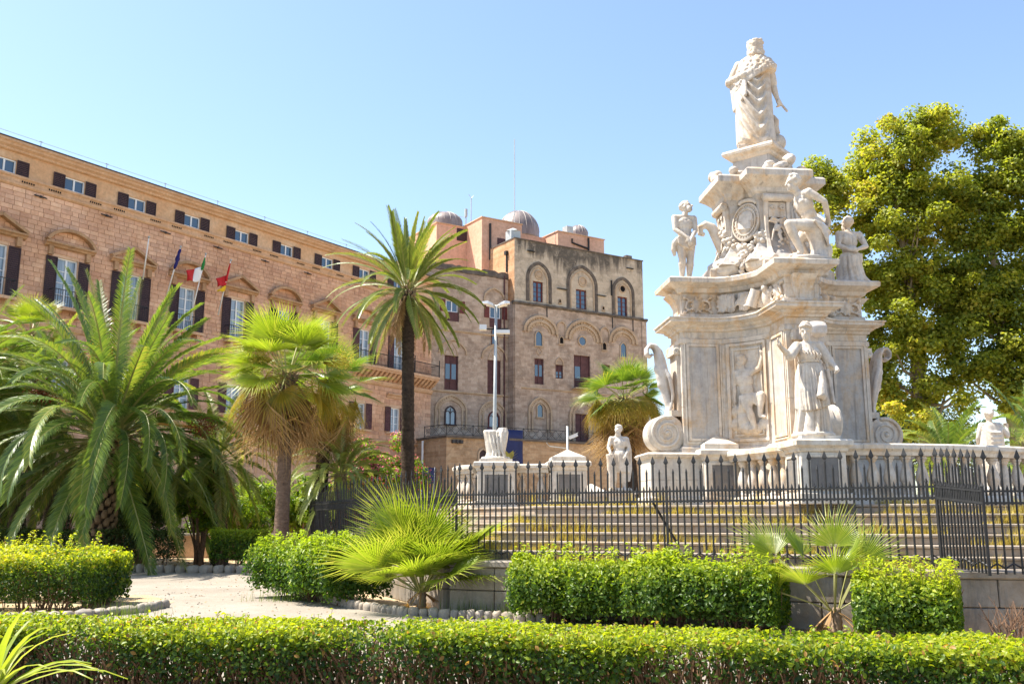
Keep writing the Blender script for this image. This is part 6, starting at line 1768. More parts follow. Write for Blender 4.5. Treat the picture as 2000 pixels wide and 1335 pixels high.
    # --- king on the top, seen from behind in a fur mantle
    J = joints(dict(pelvis=(0, 0, 0.95), chest=(-0.02, 0.02, 1.27), neck=(0, 0, 1.48), head=(0.035, 0.03, 1.63), shL=(-0.22, 0.02, 1.40), shR=(0.19, 0.02, 1.42), elL=(-0.36, 0.06, 1.16), elR=(0.25, 0.10, 1.12), wrL=(-0.20, 0.2, 1.10), wrR=(0.31, 0.10, 0.88),
                    hipL=(-0.1, 0, 0.9), hipR=(0.1, 0, 0.9), knL=(-0.1, 0.08, 0.5), knR=(0.1, 0.05, 0.5), anL=(-0.1, 0.0, 0.12), anR=(0.1, 0.06, 0.12), toeL=(-0.1, 0.18, 0.05), toeR=(0.12, 0.22, 0.05), handR=((0.35, 0.1, -0.9), (-1, 0, 0), 1.2)))
    J = swapLR(J); mb = MB(); body(mb, J); head(mb, J['head'], (0.15, 1, 0.05), (0, 0, 1), 1.02, 'wig'); mb.box((0.0, 0.02, 0.04), (0.58, 0.5, 0.10))
    mb.cap(J['wrL'] + V3(-0.02, 0, 0.02), J['wrL'] + V3(0.13, 0.02, -0.20), 0.02, 0.02)
    for i in range(6): mb.ball(J['elR'] + V3(0.03 * i, 0, -0.02 * (i % 3)), 0.07, 8, 6)
    mb.cap(J['shL'], J['elL'], 0.085, 0.075)
    # plumed helmet set beside the feet
    mb.ball((0.30, 0.05, 0.17), (0.10, 0.11, 0.12), 12, 8); mb.tube([(0.28, 0.06, 0.3), (0.24, 0.06, 0.42), (0.27, 0.06, 0.52), (0.23, 0.06, 0.60)], [0.05, 0.07, 0.05, 0.03], 8)
    cl = MB()
    def swag(x, y, z, th):
        if sin(th) > 0.35: return 0.0
        u = (x - 0.02) / 0.24
        m = max(0.0, min(1.0, (1.22 - z) / 0.2)) * max(0.0, min(1.0, (z - 0.05) / 0.12)) * max(0.0, min(1.0, (0.55 - u) / 0.25)) * max(0.0, min(1.0, (u + 1.15) / 0.2))
        p = (z - 0.5 * abs(u) ** 1.25 + 0.03 * sin(3 * z)) / (0.30 - 0.09 * z)
        k = (0.5 + 0.5 * cos(2 * pi * p)) ** 1.4
        r = 0.075 * m * (k - 0.35)
        v = max(0.0, min(1.0, (u - 0.35) / 0.2)); r += v * 0.035 * (abs(sin(u * 6.5 + 0.4 * z)) ** 0.8 - 0.5)
        return r
    robe(cl, [(0.07, -0.01, -0.02, 0.25, 0.235, 0.5), (0.14, -0.02, -0.03, 0.285, 0.26, 0.5), (0.45, -0.03, -0.02, 0.275, 0.24, 0.5), (0.80, -0.03, -0.01, 0.27, 0.225, 0.4), (1.1, -0.02, 0, 0.245, 0.20, 0.3), (1.36, -0.01, 0.01, 0.215, 0.15, 0.2), (1.45, 0, 0.01, 0.15, 0.11, 0.1)], 9, 0.5, 0.06, 150, seed=31, extra=swag, sub=14)
    ov = MB()
    for i in range(9): ov.tube([(-0.34 + 0.024 * i, 0.05 - 0.030 * i, 1.13 - 0.006 * i), (-0.325 + 0.022 * i, -0.0 - 0.028 * i, 0.92), (-0.31 + 0.02 * i, -0.03 - 0.026 * i, 0.66 + 0.02 * i)], [0.034, 0.030, 0.026], 7)
    for i in range(5): ov.ball((-0.36 + 0.05 * i, 0.02 - 0.05 * i, 1.16), (0.07, 0.07, 0.06), 8, 6)
    cape = MB()
    rings = []
    for z, rx, ry in ((1.10, 0.22, 0.15), (1.105, 0.315, 0.255), (1.16, 0.32, 0.255), (1.25, 0.305, 0.235), (1.34, 0.275, 0.20), (1.42, 0.225, 0.165), (1.48, 0.155, 0.13), (1.54, 0.09, 0.085)):
        rings.append([(0.0 + rx * cos(t), 0.015 + ry * sin(t), z + 0.17 * rx * cos(t) / 0.3 * (1.5 - z) / 0.4) for t in [2 * pi * i / 48 for i in range(48)]])
    cape.loft(rings)
    rr = random.Random(8)
    for i in range(240):
        th = rr.uniform(pi * 0.9, 2.1 * pi); t = rr.random() ** 0.8; z = 1.15 + 0.32 * t; rx = 0.318 - 0.14 * t ** 1.6; ry = 0.252 - 0.105 * t ** 1.6
        M = Matrix.Rotation(rr.uniform(0, 3), 3, 'Y')
        cape.ball((rx * cos(th), 0.015 + ry * sin(th), z + 0.17 * rx * cos(th) / 0.3 * (1.5 - z) / 0.4), (0.036, 0.020, 0.017), 6, 4, M)
    sc = (WZ(1475, 70, 20.3) - MT['zs2']) / 1.86
    r = statue('king_statue', (mloc(0, 0)[0], mloc(0, 0)[1], MT['zs2']), radians(-12), sc, 'marble king in long robe and fur mantle seen from behind on the summit', [('figure', mb, 0.012, 1, SM), ('robe', cl, None, 0, SM), ('arm_drapery', ov, 0.014, 1, SM), ('fur_mantle', cape, 0.012, 1, SM)])
    # --- broken statue: only the draped legs remain
    mb = MB(); base_slab(mb, 0.52, 0.40, 0.10)
    robe(mb, [(0.05, -0.08, 0, 0.27, 0.24, 1.0), (0.25, -0.10, 0, 0.21, 0.20, 1.0), (0.7, -0.15, 0, 0.22, 0.19, 1.0), (1.0, -0.19, 0, 0.235, 0.19, 1.0), (1.06, -0.2, 0.02, 0.20, 0.15, 0.8)], 9, 0.1, 0.17, 100, seed=3)
    robe(mb, [(0.05, 0.12, 0, 0.26, 0.26, 1.0), (0.25, 0.12, 0, 0.21, 0.21, 1.0), (0.7, 0.18, 0, 0.23, 0.20, 1.2), (0.98, 0.23, 0.01, 0.215, 0.18, 1.2), (1.14, 0.27, 0.02, 0.14, 0.12, 0.8)], 7, 0.9, 0.2, 100, seed=6)
    robe(mb, [(0.05, 0.02, 0.1, 0.32, 0.2, 1), (0.6, 0.02, 0.08, 0.28, 0.16, 1), (0.86, 0.02, 0.06, 0.24, 0.12, 1)], 7, 0.5, 0.12, seed=12)
    for dx in (-0.24, -0.12, 0.03, 0.2): mb.tube([(dx, -0.16, 0.98), (dx * 0.8 + 0.03, -0.22, 0.6), (dx * 0.7 + 0.08, -0.23, 0.3), (dx * 0.9 + 0.1, -0.27, 0.1)], [0.03, 0.045, 0.045, 0.05], 8)
    p = (WX(968, 905, 24.1), 24.1)
    statue('broken_statue', (p[0], p[1], 3.16), radians(4), (WZ(968, 836, 24.1) - 3.16) / 1.12, 'broken statue of which only the draped lower body remains on its pedestal', [('fragment', mb, 0.014, 1, 'pale_marble')])
    # --- far statue left: man with cloak over his shoulder
    J = joints(dict(pelvis=(0, 0, 0.95), chest=(0.02, 0.0, 1.26), neck=(0.02, 0, 1.48), head=(0.0, -0.02, 1.63), shL=(-0.2, -0.02, 1.41), shR=(0.2, 0.02, 1.40), elL=(-0.27, -0.12, 1.16), elR=(0.28, 0.0, 1.14), wrL=(-0.20, -0.26, 1.00), wrR=(0.2, -0.14, 0.96),
                    hipL=(-0.1, 0, 0.9), hipR=(0.1, 0, 0.9), knL=(-0.13, -0.07, 0.5), knR=(0.1, 0.0, 0.5), anL=(-0.14, 0.0, 0.12), anR=(0.12, 0.04, 0.12), toeL=(-0.2, -0.14, 0.06), toeR=(0.15, -0.12, 0.06), handL=((-0.3, -0.7, -0.4), (1, 0, 0), 0.8), handR=((-0.3, -0.5, -0.7), (0, 1, 0), 0.6)))
    mb = MB(); body(mb, J); head(mb, J['head'], (-0.6, -0.8, -0.15), (0, 0, 1), 1.12, 'curly', True); base_slab(mb, 0.34, 0.28)
    cl = MB(); robe(cl, [(0.5, 0.05, 0.06, 0.24, 0.2, 1.3), (0.75, 0.03, 0.04, 0.24, 0.2, 1.1), (0.98, 0.02, 0.0, 0.22, 0.18, 0.8), (1.08, 0.02, 0, 0.18, 0.15, 0.4)], 11, 0.5, 0.12, seed=17)
    for i in range(7): cl.tube([(0.24 - 0.02 * i, 0.05 + 0.02 * i, 1.45), (0.30 - 0.03 * i, 0.1, 1.1), (0.30 - 0.03 * i, 0.1, 0.6), (0.26 - 0.03 * i, 0.08, 0.25)], [0.04, 0.05, 0.05, 0.03], 6)
    cl.loft([[(-0.22 + r * cos(t), -0.26 + r * sin(t), z) for t in [2 * pi * i / 12 for i in range(12)]] for r, z in ((0.10, 0.08), (0.08, 0.5), (0.10, 0.85), (0.12, 0.98))])
    pE = (WX(1210, 955, 29.3), 29.3)
    statue('far_statue', (pE[0], pE[1], 2.52), radians(-10), (WZ(1208, 830, 29.3) - 2.52) / 1.78, 'pale marble man with cloak leaning on a stump, beside the yellow-flowered fan palm', [('figure', mb, 0.015, 1, 'pale_marble'), ('cloak', cl, 0.022, 2, 'pale_marble')])
    # --- far statue right: cloaked back, bent right arm
    J = joints(dict(pelvis=(0, 0, 0.95), chest=(0, 0.0, 1.26), neck=(-0.01, 0, 1.48), head=(-0.02, 0.0, 1.63), shL=(-0.2, 0, 1.41), shR=(0.2, 0.0, 1.41), elL=(-0.27, 0.05, 1.15), elR=(0.33, -0.06, 1.18), wrL=(-0.2, 0.2, 1.0), wrR=(0.38, 0.02, 1.36),
                    hipL=(-0.1, 0, 0.9), hipR=(0.1, 0, 0.9), knL=(-0.12, 0.05, 0.5), knR=(0.1, 0.02, 0.5), anL=(-0.12, 0.0, 0.12), anR=(0.12, 0.0, 0.12), toeL=(-0.14, 0.14, 0.06), toeR=(0.15, 0.14, 0.06), handR=((0, 0, 1), (-1, 0, 0), 1.2)))
    J = swapLR(J); mb = MB(); body(mb, J); head(mb, J['head'], (0.2, 1, 0), (0, 0, 1), 1.12, 'bun'); base_slab(mb, 0.34, 0.28)
    cl = MB(); robe(cl, [(0.06, 0, 0, 0.27, 0.24, 1.2), (0.5, 0, 0, 0.25, 0.22, 1.2), (0.9, 0, 0, 0.26, 0.2, 1), (1.2, 0, 0, 0.25, 0.18, 0.8), (1.4, 0, 0, 0.23, 0.14, 0.5), (1.48, 0, 0, 0.14, 0.1, 0.2)], 9, 0.5, 0.08, seed=19)
    for i in range(6): cl.tube([(-0.23, -0.05, 1.40 - 0.07 * i), (-0.1, -0.19, 1.24 - 0.10 * i), (0.1, -0.19, 1.24 - 0.09 * i), (0.23, -0.06, 1.36 - 0.06 * i)], 0.026, 6)
    pF = (WX(1945, 945, 29.3), 29.3)
    statue('far_statue', (pF[0], pF[1], 2.52), radians(4), (WZ(1942, 798, 29.3) - 2.52) / 1.78, 'draped marble figure seen from behind, far right beyond the balustrade', [('figure', mb, 0.015, 1, 'pale_marble'), ('mantle', cl, 0.022, 2, 'pale_marble')])
make_statues()

# ------------------------------------------------------------------ palms
class TB:
    """triangle buffer with two materials"""
    def __init__(self): self.v = []; self.f = []; self.t = []; self.m = []
    def tri(self, a, b, c, t, m=0):
        n = len(self.v); self.v += [tuple(a), tuple(b), tuple(c)]; self.f.append((n, n + 1, n + 2)); self.t.append(t); self.m.append(m)
    def quad(self, a, b, c, d, t, m=0):
        n = len(self.v); self.v += [tuple(a), tuple(b), tuple(c), tuple(d)]; self.f += [(n, n + 1, n + 2), (n, n + 2, n + 3)]; self.t += [t, t]; self.m += [m, m]
    def mesh(self, name, mats):
        me = np_mesh(name, np.array(self.v), np.array(self.f), mats[0], np.array(self.t))
        for x in mats[1:]: me.materials.append(x)
        me.polygons.foreach_set('material_index', np.array(self.m, dtype=np.int32)); me.update()
        return me

def frond_mesh(name, L, elev, droop, mats, pairs=62, ll=0.5, lw=0.022, seed=0, vlift=0.35, hang=0.25, base=0.14, rw=0.03, curl=0.0, sparse=0.0, fwd=0.55):
    rr = random.Random(seed); tb = TB()
    n = 24; pts = []; tang = []
    p = Vector((0, 0, 0)); side = 0.0
    for i in range(n + 1):
        t = i / n; a = elev - droop * (t ** 1.35); sd = curl * t * t
        d = Vector((cos(a) * cos(sd), cos(a) * sin(sd), sin(a)))
        pts.append(p.copy()); tang.append(d); p = p + d * (L / n)
    for i in range(n):
        t = i / n; w0 = rw * (1 - 0.85 * t); w1 = rw * (1 - 0.85 * (i + 1) / n)
        y = Vector((-sin(curl * t * t), cos(curl * t * t), 0)); u = tang[i].cross(y)
        tb.quad(pts[i] - y * w0, pts[i] + y * w0, pts[i + 1] + y * w1, pts[i + 1] - y * w1, rr.random(), 1)
        tb.quad(pts[i] - y * w0 - u * 0, pts[i] + u * w0 * 0.9, pts[i + 1] + u * w1 * 0.9, pts[i + 1] - y * w1, rr.random(), 1)
        tb.quad(pts[i] + u * w0 * 0.9, pts[i] + y * w0, pts[i + 1] + y * w1, pts[i + 1] + u * w1 * 0.9, rr.random(), 1)
    ft = rr.uniform(0.25, 0.6)
    for k in range(pairs):
        t = base + (0.995 - base) * (k / (pairs - 1)); f = t * n; i = min(int(f), n - 1); q = f - i
        p = pts[i].lerp(pts[i + 1], q); d = tang[i]; y = Vector((-d.y, d.x, 0)); 
        y = y.normalized() if y.length > 1e-4 else Vector((0, 1, 0)); u = d.cross(y) * -1
        if u.z < 0: u = -u
        prof = min(1.0, 0.35 + (t - base) * 3.5) * (1.0 - 0.62 * max(0, (t - 0.45) / 0.55) ** 1.3)
        for s in (-1, 1):
            if rr.random() < sparse: continue
            l = ll * prof * rr.uniform(0.88, 1.08)
            fw = fwd + 0.75 * t + rr.uniform(-0.1, 0.1)
            dr = (d * fw + y * s + u * (vlift + rr.uniform(-0.12, 0.12))).normalized()
            m = p + dr * l * 0.5 - Vector((0, 0, hang * l * 0.10)); e = p + dr * l - Vector((0, 0, hang * l * (0.6 + rr.uniform(-0.2, 0.2))))
            wv = (d - dr * d.dot(dr)).normalized() * lw * (0.6 + 0.4 * prof)
            wv = wv * 0.8 + u * lw * 0.35 * s
            tt = min(1, max(0, ft + rr.uniform(-0.3, 0.3) + 0.12 * t))
            tb.quad(p - wv * 0.5, p + wv * 0.5, m + wv, m - wv, tt); tb.tri(m - wv, m + wv, e, tt)
    return tb.mesh(name, mats)

def fan_mesh(name, petiole, R, mats, seed=0, bend=-0.25, droop=0.25, spread=2.0, nseg=36, split=0.52, pleat=0.5, pw=0.018, ragged=0.1, tb0=0.4):
    rr = random.Random(seed); tb = TB()
    h = Vector((petiole, 0, 0)); sag = -0.06 * petiole; h.z = sag
    for i in range(6):
        a = Vector((petiole * i / 6, 0, sag * (i / 6) ** 2)); b = Vector((petiole * (i + 1) / 6, 0, sag * ((i + 1) / 6) ** 2))
        for w, z in ((pw, 0),):
            tb.quad(a + V3(0, -w, 0), a + V3(0, w, 0), b + V3(0, w, 0), b + V3(0, -w, 0), 0.5, 1); tb.quad(a + V3(0, -w, 0), a + V3(0, 0, -w), b + V3(0, 0, -w), b + V3(0, -w, 0), 0.5, 1); tb.quad(a + V3(0, 0, -w), a + V3(0, w, 0), b + V3(0, w, 0), b + V3(0, 0, -w), 0.5, 1)
    X = Vector((cos(bend), 0, sin(bend))); Y = Vector((0, 1, 0)); Z = Vector((-sin(bend), 0, cos(bend)))
    da = 2 * spread / nseg
    for k in range(nseg):
        a = -spread + da * (k + 0.5); r = R * (1 - 0.18 * (abs(a) / spread) ** 2) * rr.uniform(1 - ragged, 1.0)
        d = X * cos(a) + Y * sin(a); e = Y * cos(a) - X * sin(a)
        cup = Z * (0.22 * R * (abs(a) / spread) ** 2)
        ms = split * r; w = ms * tan(da / 2) * 1.02
        lift = Z * (w * pleat)
        mid = h + d * ms + cup * 0.5
        t2 = mid + (d * 0.75 + e * rr.uniform(-0.05, 0.05)) * (r - ms) * 0.55 - Vector((0, 0, droop * (r - ms) * 0.18)) + cup * 0.2
        tip = mid + d * (r - ms) + cup * 0.4 - Vector((0, 0, droop * (r - ms) * rr.uniform(0.6, 1.3))) + e * rr.uniform(-0.06, 0.06) * R
        hh = h + d * 0.03 * R
        tt = min(1, max(0, tb0 + rr.uniform(-0.25, 0.25)))
        tb.tri(hh, mid + e * -w - lift, mid + lift, tt); tb.tri(hh, mid + lift, mid + e * w - lift, tt)
        w2 = w * 0.55
        tb.quad(mid - e * w - lift, mid + lift, t2 + lift * 0.5, t2 - e * w2, tt); tb.quad(mid + lift, mid + e * w - lift, t2 + e * w2, t2 + lift * 0.5, tt)
        tb.tri(t2 - e * w2, t2 + e * w2, tip, min(1, tt + 0.25))
    return tb.mesh(name, mats)

def trunk_mesh(pts, rad, mat, n=14, rough=0.06, rings=None):
    mb = MB(); P = [Vector(p) for p in pts]
    fine = []; fr = []
    m = rings or 40
    for i in range(m + 1):
        t = i / m * (len(P) - 1); k = min(int(t), len(P) - 2); q = t - k
        fine.append(P[k].lerp(P[k + 1], q)); r = rad[k] * (1 - q) + rad[k + 1] * q; fr.append(r * (1 + rough * (1 if i % 2 else -1) + random.uniform(-rough, rough) * 0.6))
    mb.tube(fine, fr, n)
    return mb.mesh('trunk', mat, True)

def gauss_pts(n, c, r):
    return np.array(c)[None, :] + rng.normal(size=(n, 3)) * np.array(r)[None, :]

def date_palm(px, py_base, py_crown, Y, px_crown, L, label, leafmat, trunk_r, nfr, seed, boots=0, fruit=(), dead=0, elevs=None, ll=0.5, dens=62, barkmat='palm_bark', lw=0.022, fwd=0.55, hang=0.25):
    rr = random.Random(seed)
    base = W(px, py_base, Y); base.z = 0.0; cr = W(px_crown, py_crown, Y) - base
    root = empty('date_palm', base, 0, label, 'palm tree', 'date palms')
    pts = [V3(0, 0, -0.1), V3(cr.x * 0.25, 0, cr.z * 0.35), V3(cr.x * 0.7, 0, cr.z * 0.75), cr]
    inst('trunk', trunk_mesh(pts, [trunk_r * 1.2, trunk_r, trunk_r * 0.92, trunk_r * 1.05], MAT[barkmat], 14, 0.05, max(30, int(cr.z / 0.09))), root)
    if boots:
        bm = MB(); bm.loft([[(0.0, -0.09, -0.10), (0.0, 0.09, -0.10), (0.08, 0.07, -0.06), (0.08, -0.07, -0.06)], [(0, -0.11, 0.02), (0, 0.11, 0.02), (0.13, 0.08, 0.06), (0.13, -0.08, 0.06)], [(0.02, -0.06, 0.12), (0.02, 0.06, 0.12), (0.17, 0.045, 0.17), (0.17, -0.045, 0.17)]]); bm = bm.mesh('leaf_base', MAT['leaf_base'], True)
        for k in range(boots):
            t = k / boots; z = 0.05 + (cr.z - 0.1) * t; a = k * 2.39996
            q = pts[0].lerp(cr, t); r = trunk_r * (1.0 - 0.05 * t) * 0.93; sc = rr.uniform(0.75, 1.15)
            inst('leaf_base', bm, root, (q.x + r * cos(a), q.y + r * sin(a), z), (0, rr.uniform(-0.25, 0.1), a), (sc, sc, sc * 1.05))
    # boss of old stalks under the crown
    bo = MB(); 
    for k in range(46):
        a = rr.uniform(0, 2 * pi); z = rr.uniform(-0.35, 0.18) * (L / 4); e = rr.uniform(0.2, 1.0)
        r0 = trunk_r * 0.8
        bo.tube([cr + V3(r0 * cos(a), r0 * sin(a), z), cr + V3((r0 + 0.14 * L / 4) * cos(a), (r0 + 0.14 * L / 4) * sin(a), z + 0.16 * e)], [0.05, 0.03], 5)
    tag(bo.build('old_stalks', MAT['leaf_base'], root), kind='stuff')
    els = elevs or [(1.45, 0.75, 5), (1.2, 1.25, 8), (0.95, 1.55, 10), (0.65, 1.7, 12), (0.35, 1.65, 12), (0.0, 1.35, 12), (-0.35, 1.0, 8), (-0.7, 0.7, 5)]
    meshes = {}
    for ei, (el, dr, cnt) in enumerate(els):
        meshes[ei] = [frond_mesh('frond', L * rr.uniform(0.9, 1.02), el, dr + rr.uniform(-0.15, 0.15), [MAT[leafmat], MAT['rachis']], dens, ll, lw, seed * 100 + ei * 10 + q, curl=rr.uniform(-0.3, 0.3), rw=0.008 * L, fwd=fwd, hang=hang) for q in range(2)]
        a0 = rr.uniform(0, 6)
        for k in range(int(round(cnt * nfr))):
            a = a0 + 2 * pi * (k + rr.uniform(-0.3, 0.3)) / max(1, round(cnt * nfr))
            s = rr.uniform(0.88, 1.06)
            off = trunk_r * 0.7
            inst('frond', meshes[ei][k % 2], root, cr + V3(off * cos(a), off * sin(a), 0.05 + 0.12 * sin(el)), (rr.uniform(-0.25, 0.25), rr.uniform(-0.08, 0.08), a), (s, s, s))
    if dead:
        dm = [frond_mesh('dead_frond', L * 0.85, -0.9, 0.75, [MAT['dead_leaf'], MAT['dead_leaf']], 40, ll * 0.7, lw, seed * 7 + q, hang=0.9, vlift=-0.3, sparse=0.25) for q in range(2)]
        for k in range(dead):
            a = rr.uniform(0, 2 * pi); s = rr.uniform(0.7, 1.0); inst('dead_frond', dm[k % 2], root, cr + V3(trunk_r * 0.6 * cos(a), trunk_r * 0.6 * sin(a), -0.05), (rr.uniform(-0.3, 0.3), rr.uniform(0, 0.25), a), (s, s, s))
    for fx, fy, n, mat in fruit:
        c = W(fx, fy, Y - 0.8) - base
        C = gauss_pts(n, c, (0.22, 0.22, 0.17)); me = leaf_mesh('date_cluster', C, rng.normal(size=(n, 3)), 0.07, MAT[mat], 0.8, 0.4); g = inst('date_cluster', me, root)
        st = MB()
        for q in range(7):
            v = c + V3(rr.uniform(-0.2, 0.2), rr.uniform(-0.2, 0.2), rr.uniform(-0.1, 0.1)); m_ = cr.lerp(v, 0.55) + V3(0, 0, 0.35)
            st.tube([cr, m_, v], [0.03, 0.02, 0.008], 5)
        inst('fruit_stalks', st.mesh('fruit_stalks', MAT['rachis_orange'], True), root)
    return root

def fan_palm(px, py_base, px_crown, py_crown, Y, reach, label, trunk_r, seed, green=26, gold=10, dead=16, blossoms=(), bark='palm_bark', dead_len=1.0, mats=('fan_leaf', 'fan_leaf_gold')):
    rr = random.Random(seed)
    base = W(px, py_base, Y); base.z = 0.0; cr = W(px_crown, py_crown, Y) - base
    root = empty('fan_palm', base, 0, label, 'palm tree', 'fan palms')
    inst('trunk', trunk_mesh([V3(0, 0, -0.1), V3(0, 0, 0.25), cr * 0.5 + V3(0.03, 0, 0), cr], [trunk_r * 1.35, trunk_r * 1.08, trunk_r * 0.95, trunk_r * 1.0], MAT[bark], 14, 0.025, 60), root)
    # fibrous sheath and stubs under the crown
    bo = MB()
    for k in range(70):
        a = rr.uniform(0, 2 * pi); z = rr.uniform(-0.75, 0.1) * reach / 2.2; r0 = trunk_r * 0.9
        bo.tube([cr + V3(r0 * cos(a), r0 * sin(a), z), cr + V3((r0 + 0.18) * cos(a), (r0 + 0.18) * sin(a), z + rr.uniform(-0.05, 0.22))], [0.035, 0.02], 5)
    tag(bo.build('leaf_stubs', MAT['leaf_base'], root), kind='stuff')
    pet = reach * 0.45; R = reach * 0.56
    gm = [fan_mesh('fan_leaf', pet, R, [MAT[mats[0]], MAT['rachis']], seed * 10 + q, -0.2, 0.3, 1.75, 44, 0.42) for q in range(4)]
    om = [fan_mesh('fan_leaf', pet, R, [MAT[mats[1]], MAT['rachis']], seed * 10 + 5 + q, -0.45, 0.8, 1.6, 40, 0.36) for q in range(2)]
    dm = [fan_mesh('dead_leaf', pet * 0.8, R * 1.05 * dead_len, [MAT['dead_leaf'], MAT['dead_leaf']], seed * 10 + 8 + q, -0.8, 1.5, 0.95, 20, 0.45, 0.9) for q in range(3)]
    def put(name, me, el, a, sc, roll):
        q = Euler((0, 0, a)).to_matrix() @ Euler((0, -el, 0)).to_matrix() @ Euler((roll, 0, 0)).to_matrix()
        inst(name, me, root, cr + V3(trunk_r * 0.5 * cos(a), trunk_r * 0.5 * sin(a), 0.05), q.to_euler(), (sc, sc, sc))
    for k in range(green):
        t = (k + 0.5) / green; el = 1.45 - 1.75 * t; put('fan_leaf', gm[k % 4], el + rr.uniform(-0.12, 0.12), k * 2.39996 + rr.uniform(-0.3, 0.3), rr.uniform(0.88, 1.08), rr.uniform(-0.5, 0.5))
    for k in range(gold): put('fan_leaf', om[k % 2], rr.uniform(-0.55, -0.1), k * 2.39996 + rr.uniform(-0.3, 0.3), rr.uniform(0.85, 1.0), rr.uniform(-0.5, 0.5))
    for k in range(dead): put('dead_leaf', dm[k % 3], rr.uniform(-1.4, -0.75), k * 2.39996 * 1.1 + rr.uniform(-0.4, 0.4), rr.uniform(0.75, 1.05), rr.uniform(-0.6, 0.6))
    for fx, fy, n, r in blossoms:
        c = W(fx, fy, Y - reach * 0.45) - base
        C = gauss_pts(n, c, (r, r, r)); me = leaf_mesh('blossom', C, rng.normal(size=(n, 3)), 0.075, MAT['blossom_yellow'], 0.35, 0.2); inst('blossom', me, root)
        st = MB()
        for q in range(24):
            v = c + V3(rr.gauss(0, r * 0.9), rr.gauss(0, r * 0.9), rr.gauss(0, r * 0.9)); st.tube([cr + V3(0, 0, 0.1), cr.lerp(c, 0.6) + V3(0, 0, 0.15), v], [0.02, 0.012, 0.004], 4)
        inst('blossom_stalks', st.mesh('blossom_stalks', MAT['blossom_yellow'], True), root)
    return root

def fan_shrub(px, py, Y, label, leaves, R, pet, seed, dead=4, mat='fan_leaf_lime'):
    rr = random.Random(seed); base = W(px, py, Y); base.z = 0
    root = empty('fan_palm_shrub', base, 0, label, 'palm shrub')
    inst('trunk', trunk_mesh([V3(0, 0, 0), V3(0.02, 0, 0.2), V3(0.03, 0, 0.4)], [0.10, 0.085, 0.06], MAT['leaf_base'], 10, 0.08, 10), root)
    gm = [fan_mesh('fan_leaf', pet * (0.8 + 0.15 * q), R * (0.92 + 0.05 * q), [MAT[mat], MAT['rachis']], seed * 10 + q, -0.1, 0.2, 1.6, 40, 0.40, ragged=0.16) for q in range(4)]
    dm = fan_mesh('dead_leaf', pet * 0.6, R * 0.8, [MAT['dead_leaf'], MAT['dead_leaf']], seed * 10 + 9, -0.6, 1.2, 1.0, 18, 0.3)
    for i, (el, az, sc, roll) in enumerate(leaves):
        q = Euler((0, 0, az)).to_matrix() @ Euler((0, -el, 0)).to_matrix() @ Euler((roll, 0, 0)).to_matrix()
        inst('fan_leaf', gm[i % 4], root, (0.05 * cos(az), 0.05 * sin(az), 0.35), q.to_euler(), (sc, sc, sc))
    for k in range(dead):
        az = rr.uniform(0, 6.28); q = Euler((0, 0, az)).to_matrix() @ Euler((0, 0.5, 0)).to_matrix(); inst('dead_leaf', dm, root, (0, 0, 0.38), q.to_euler(), (0.9,) * 3)
    return root

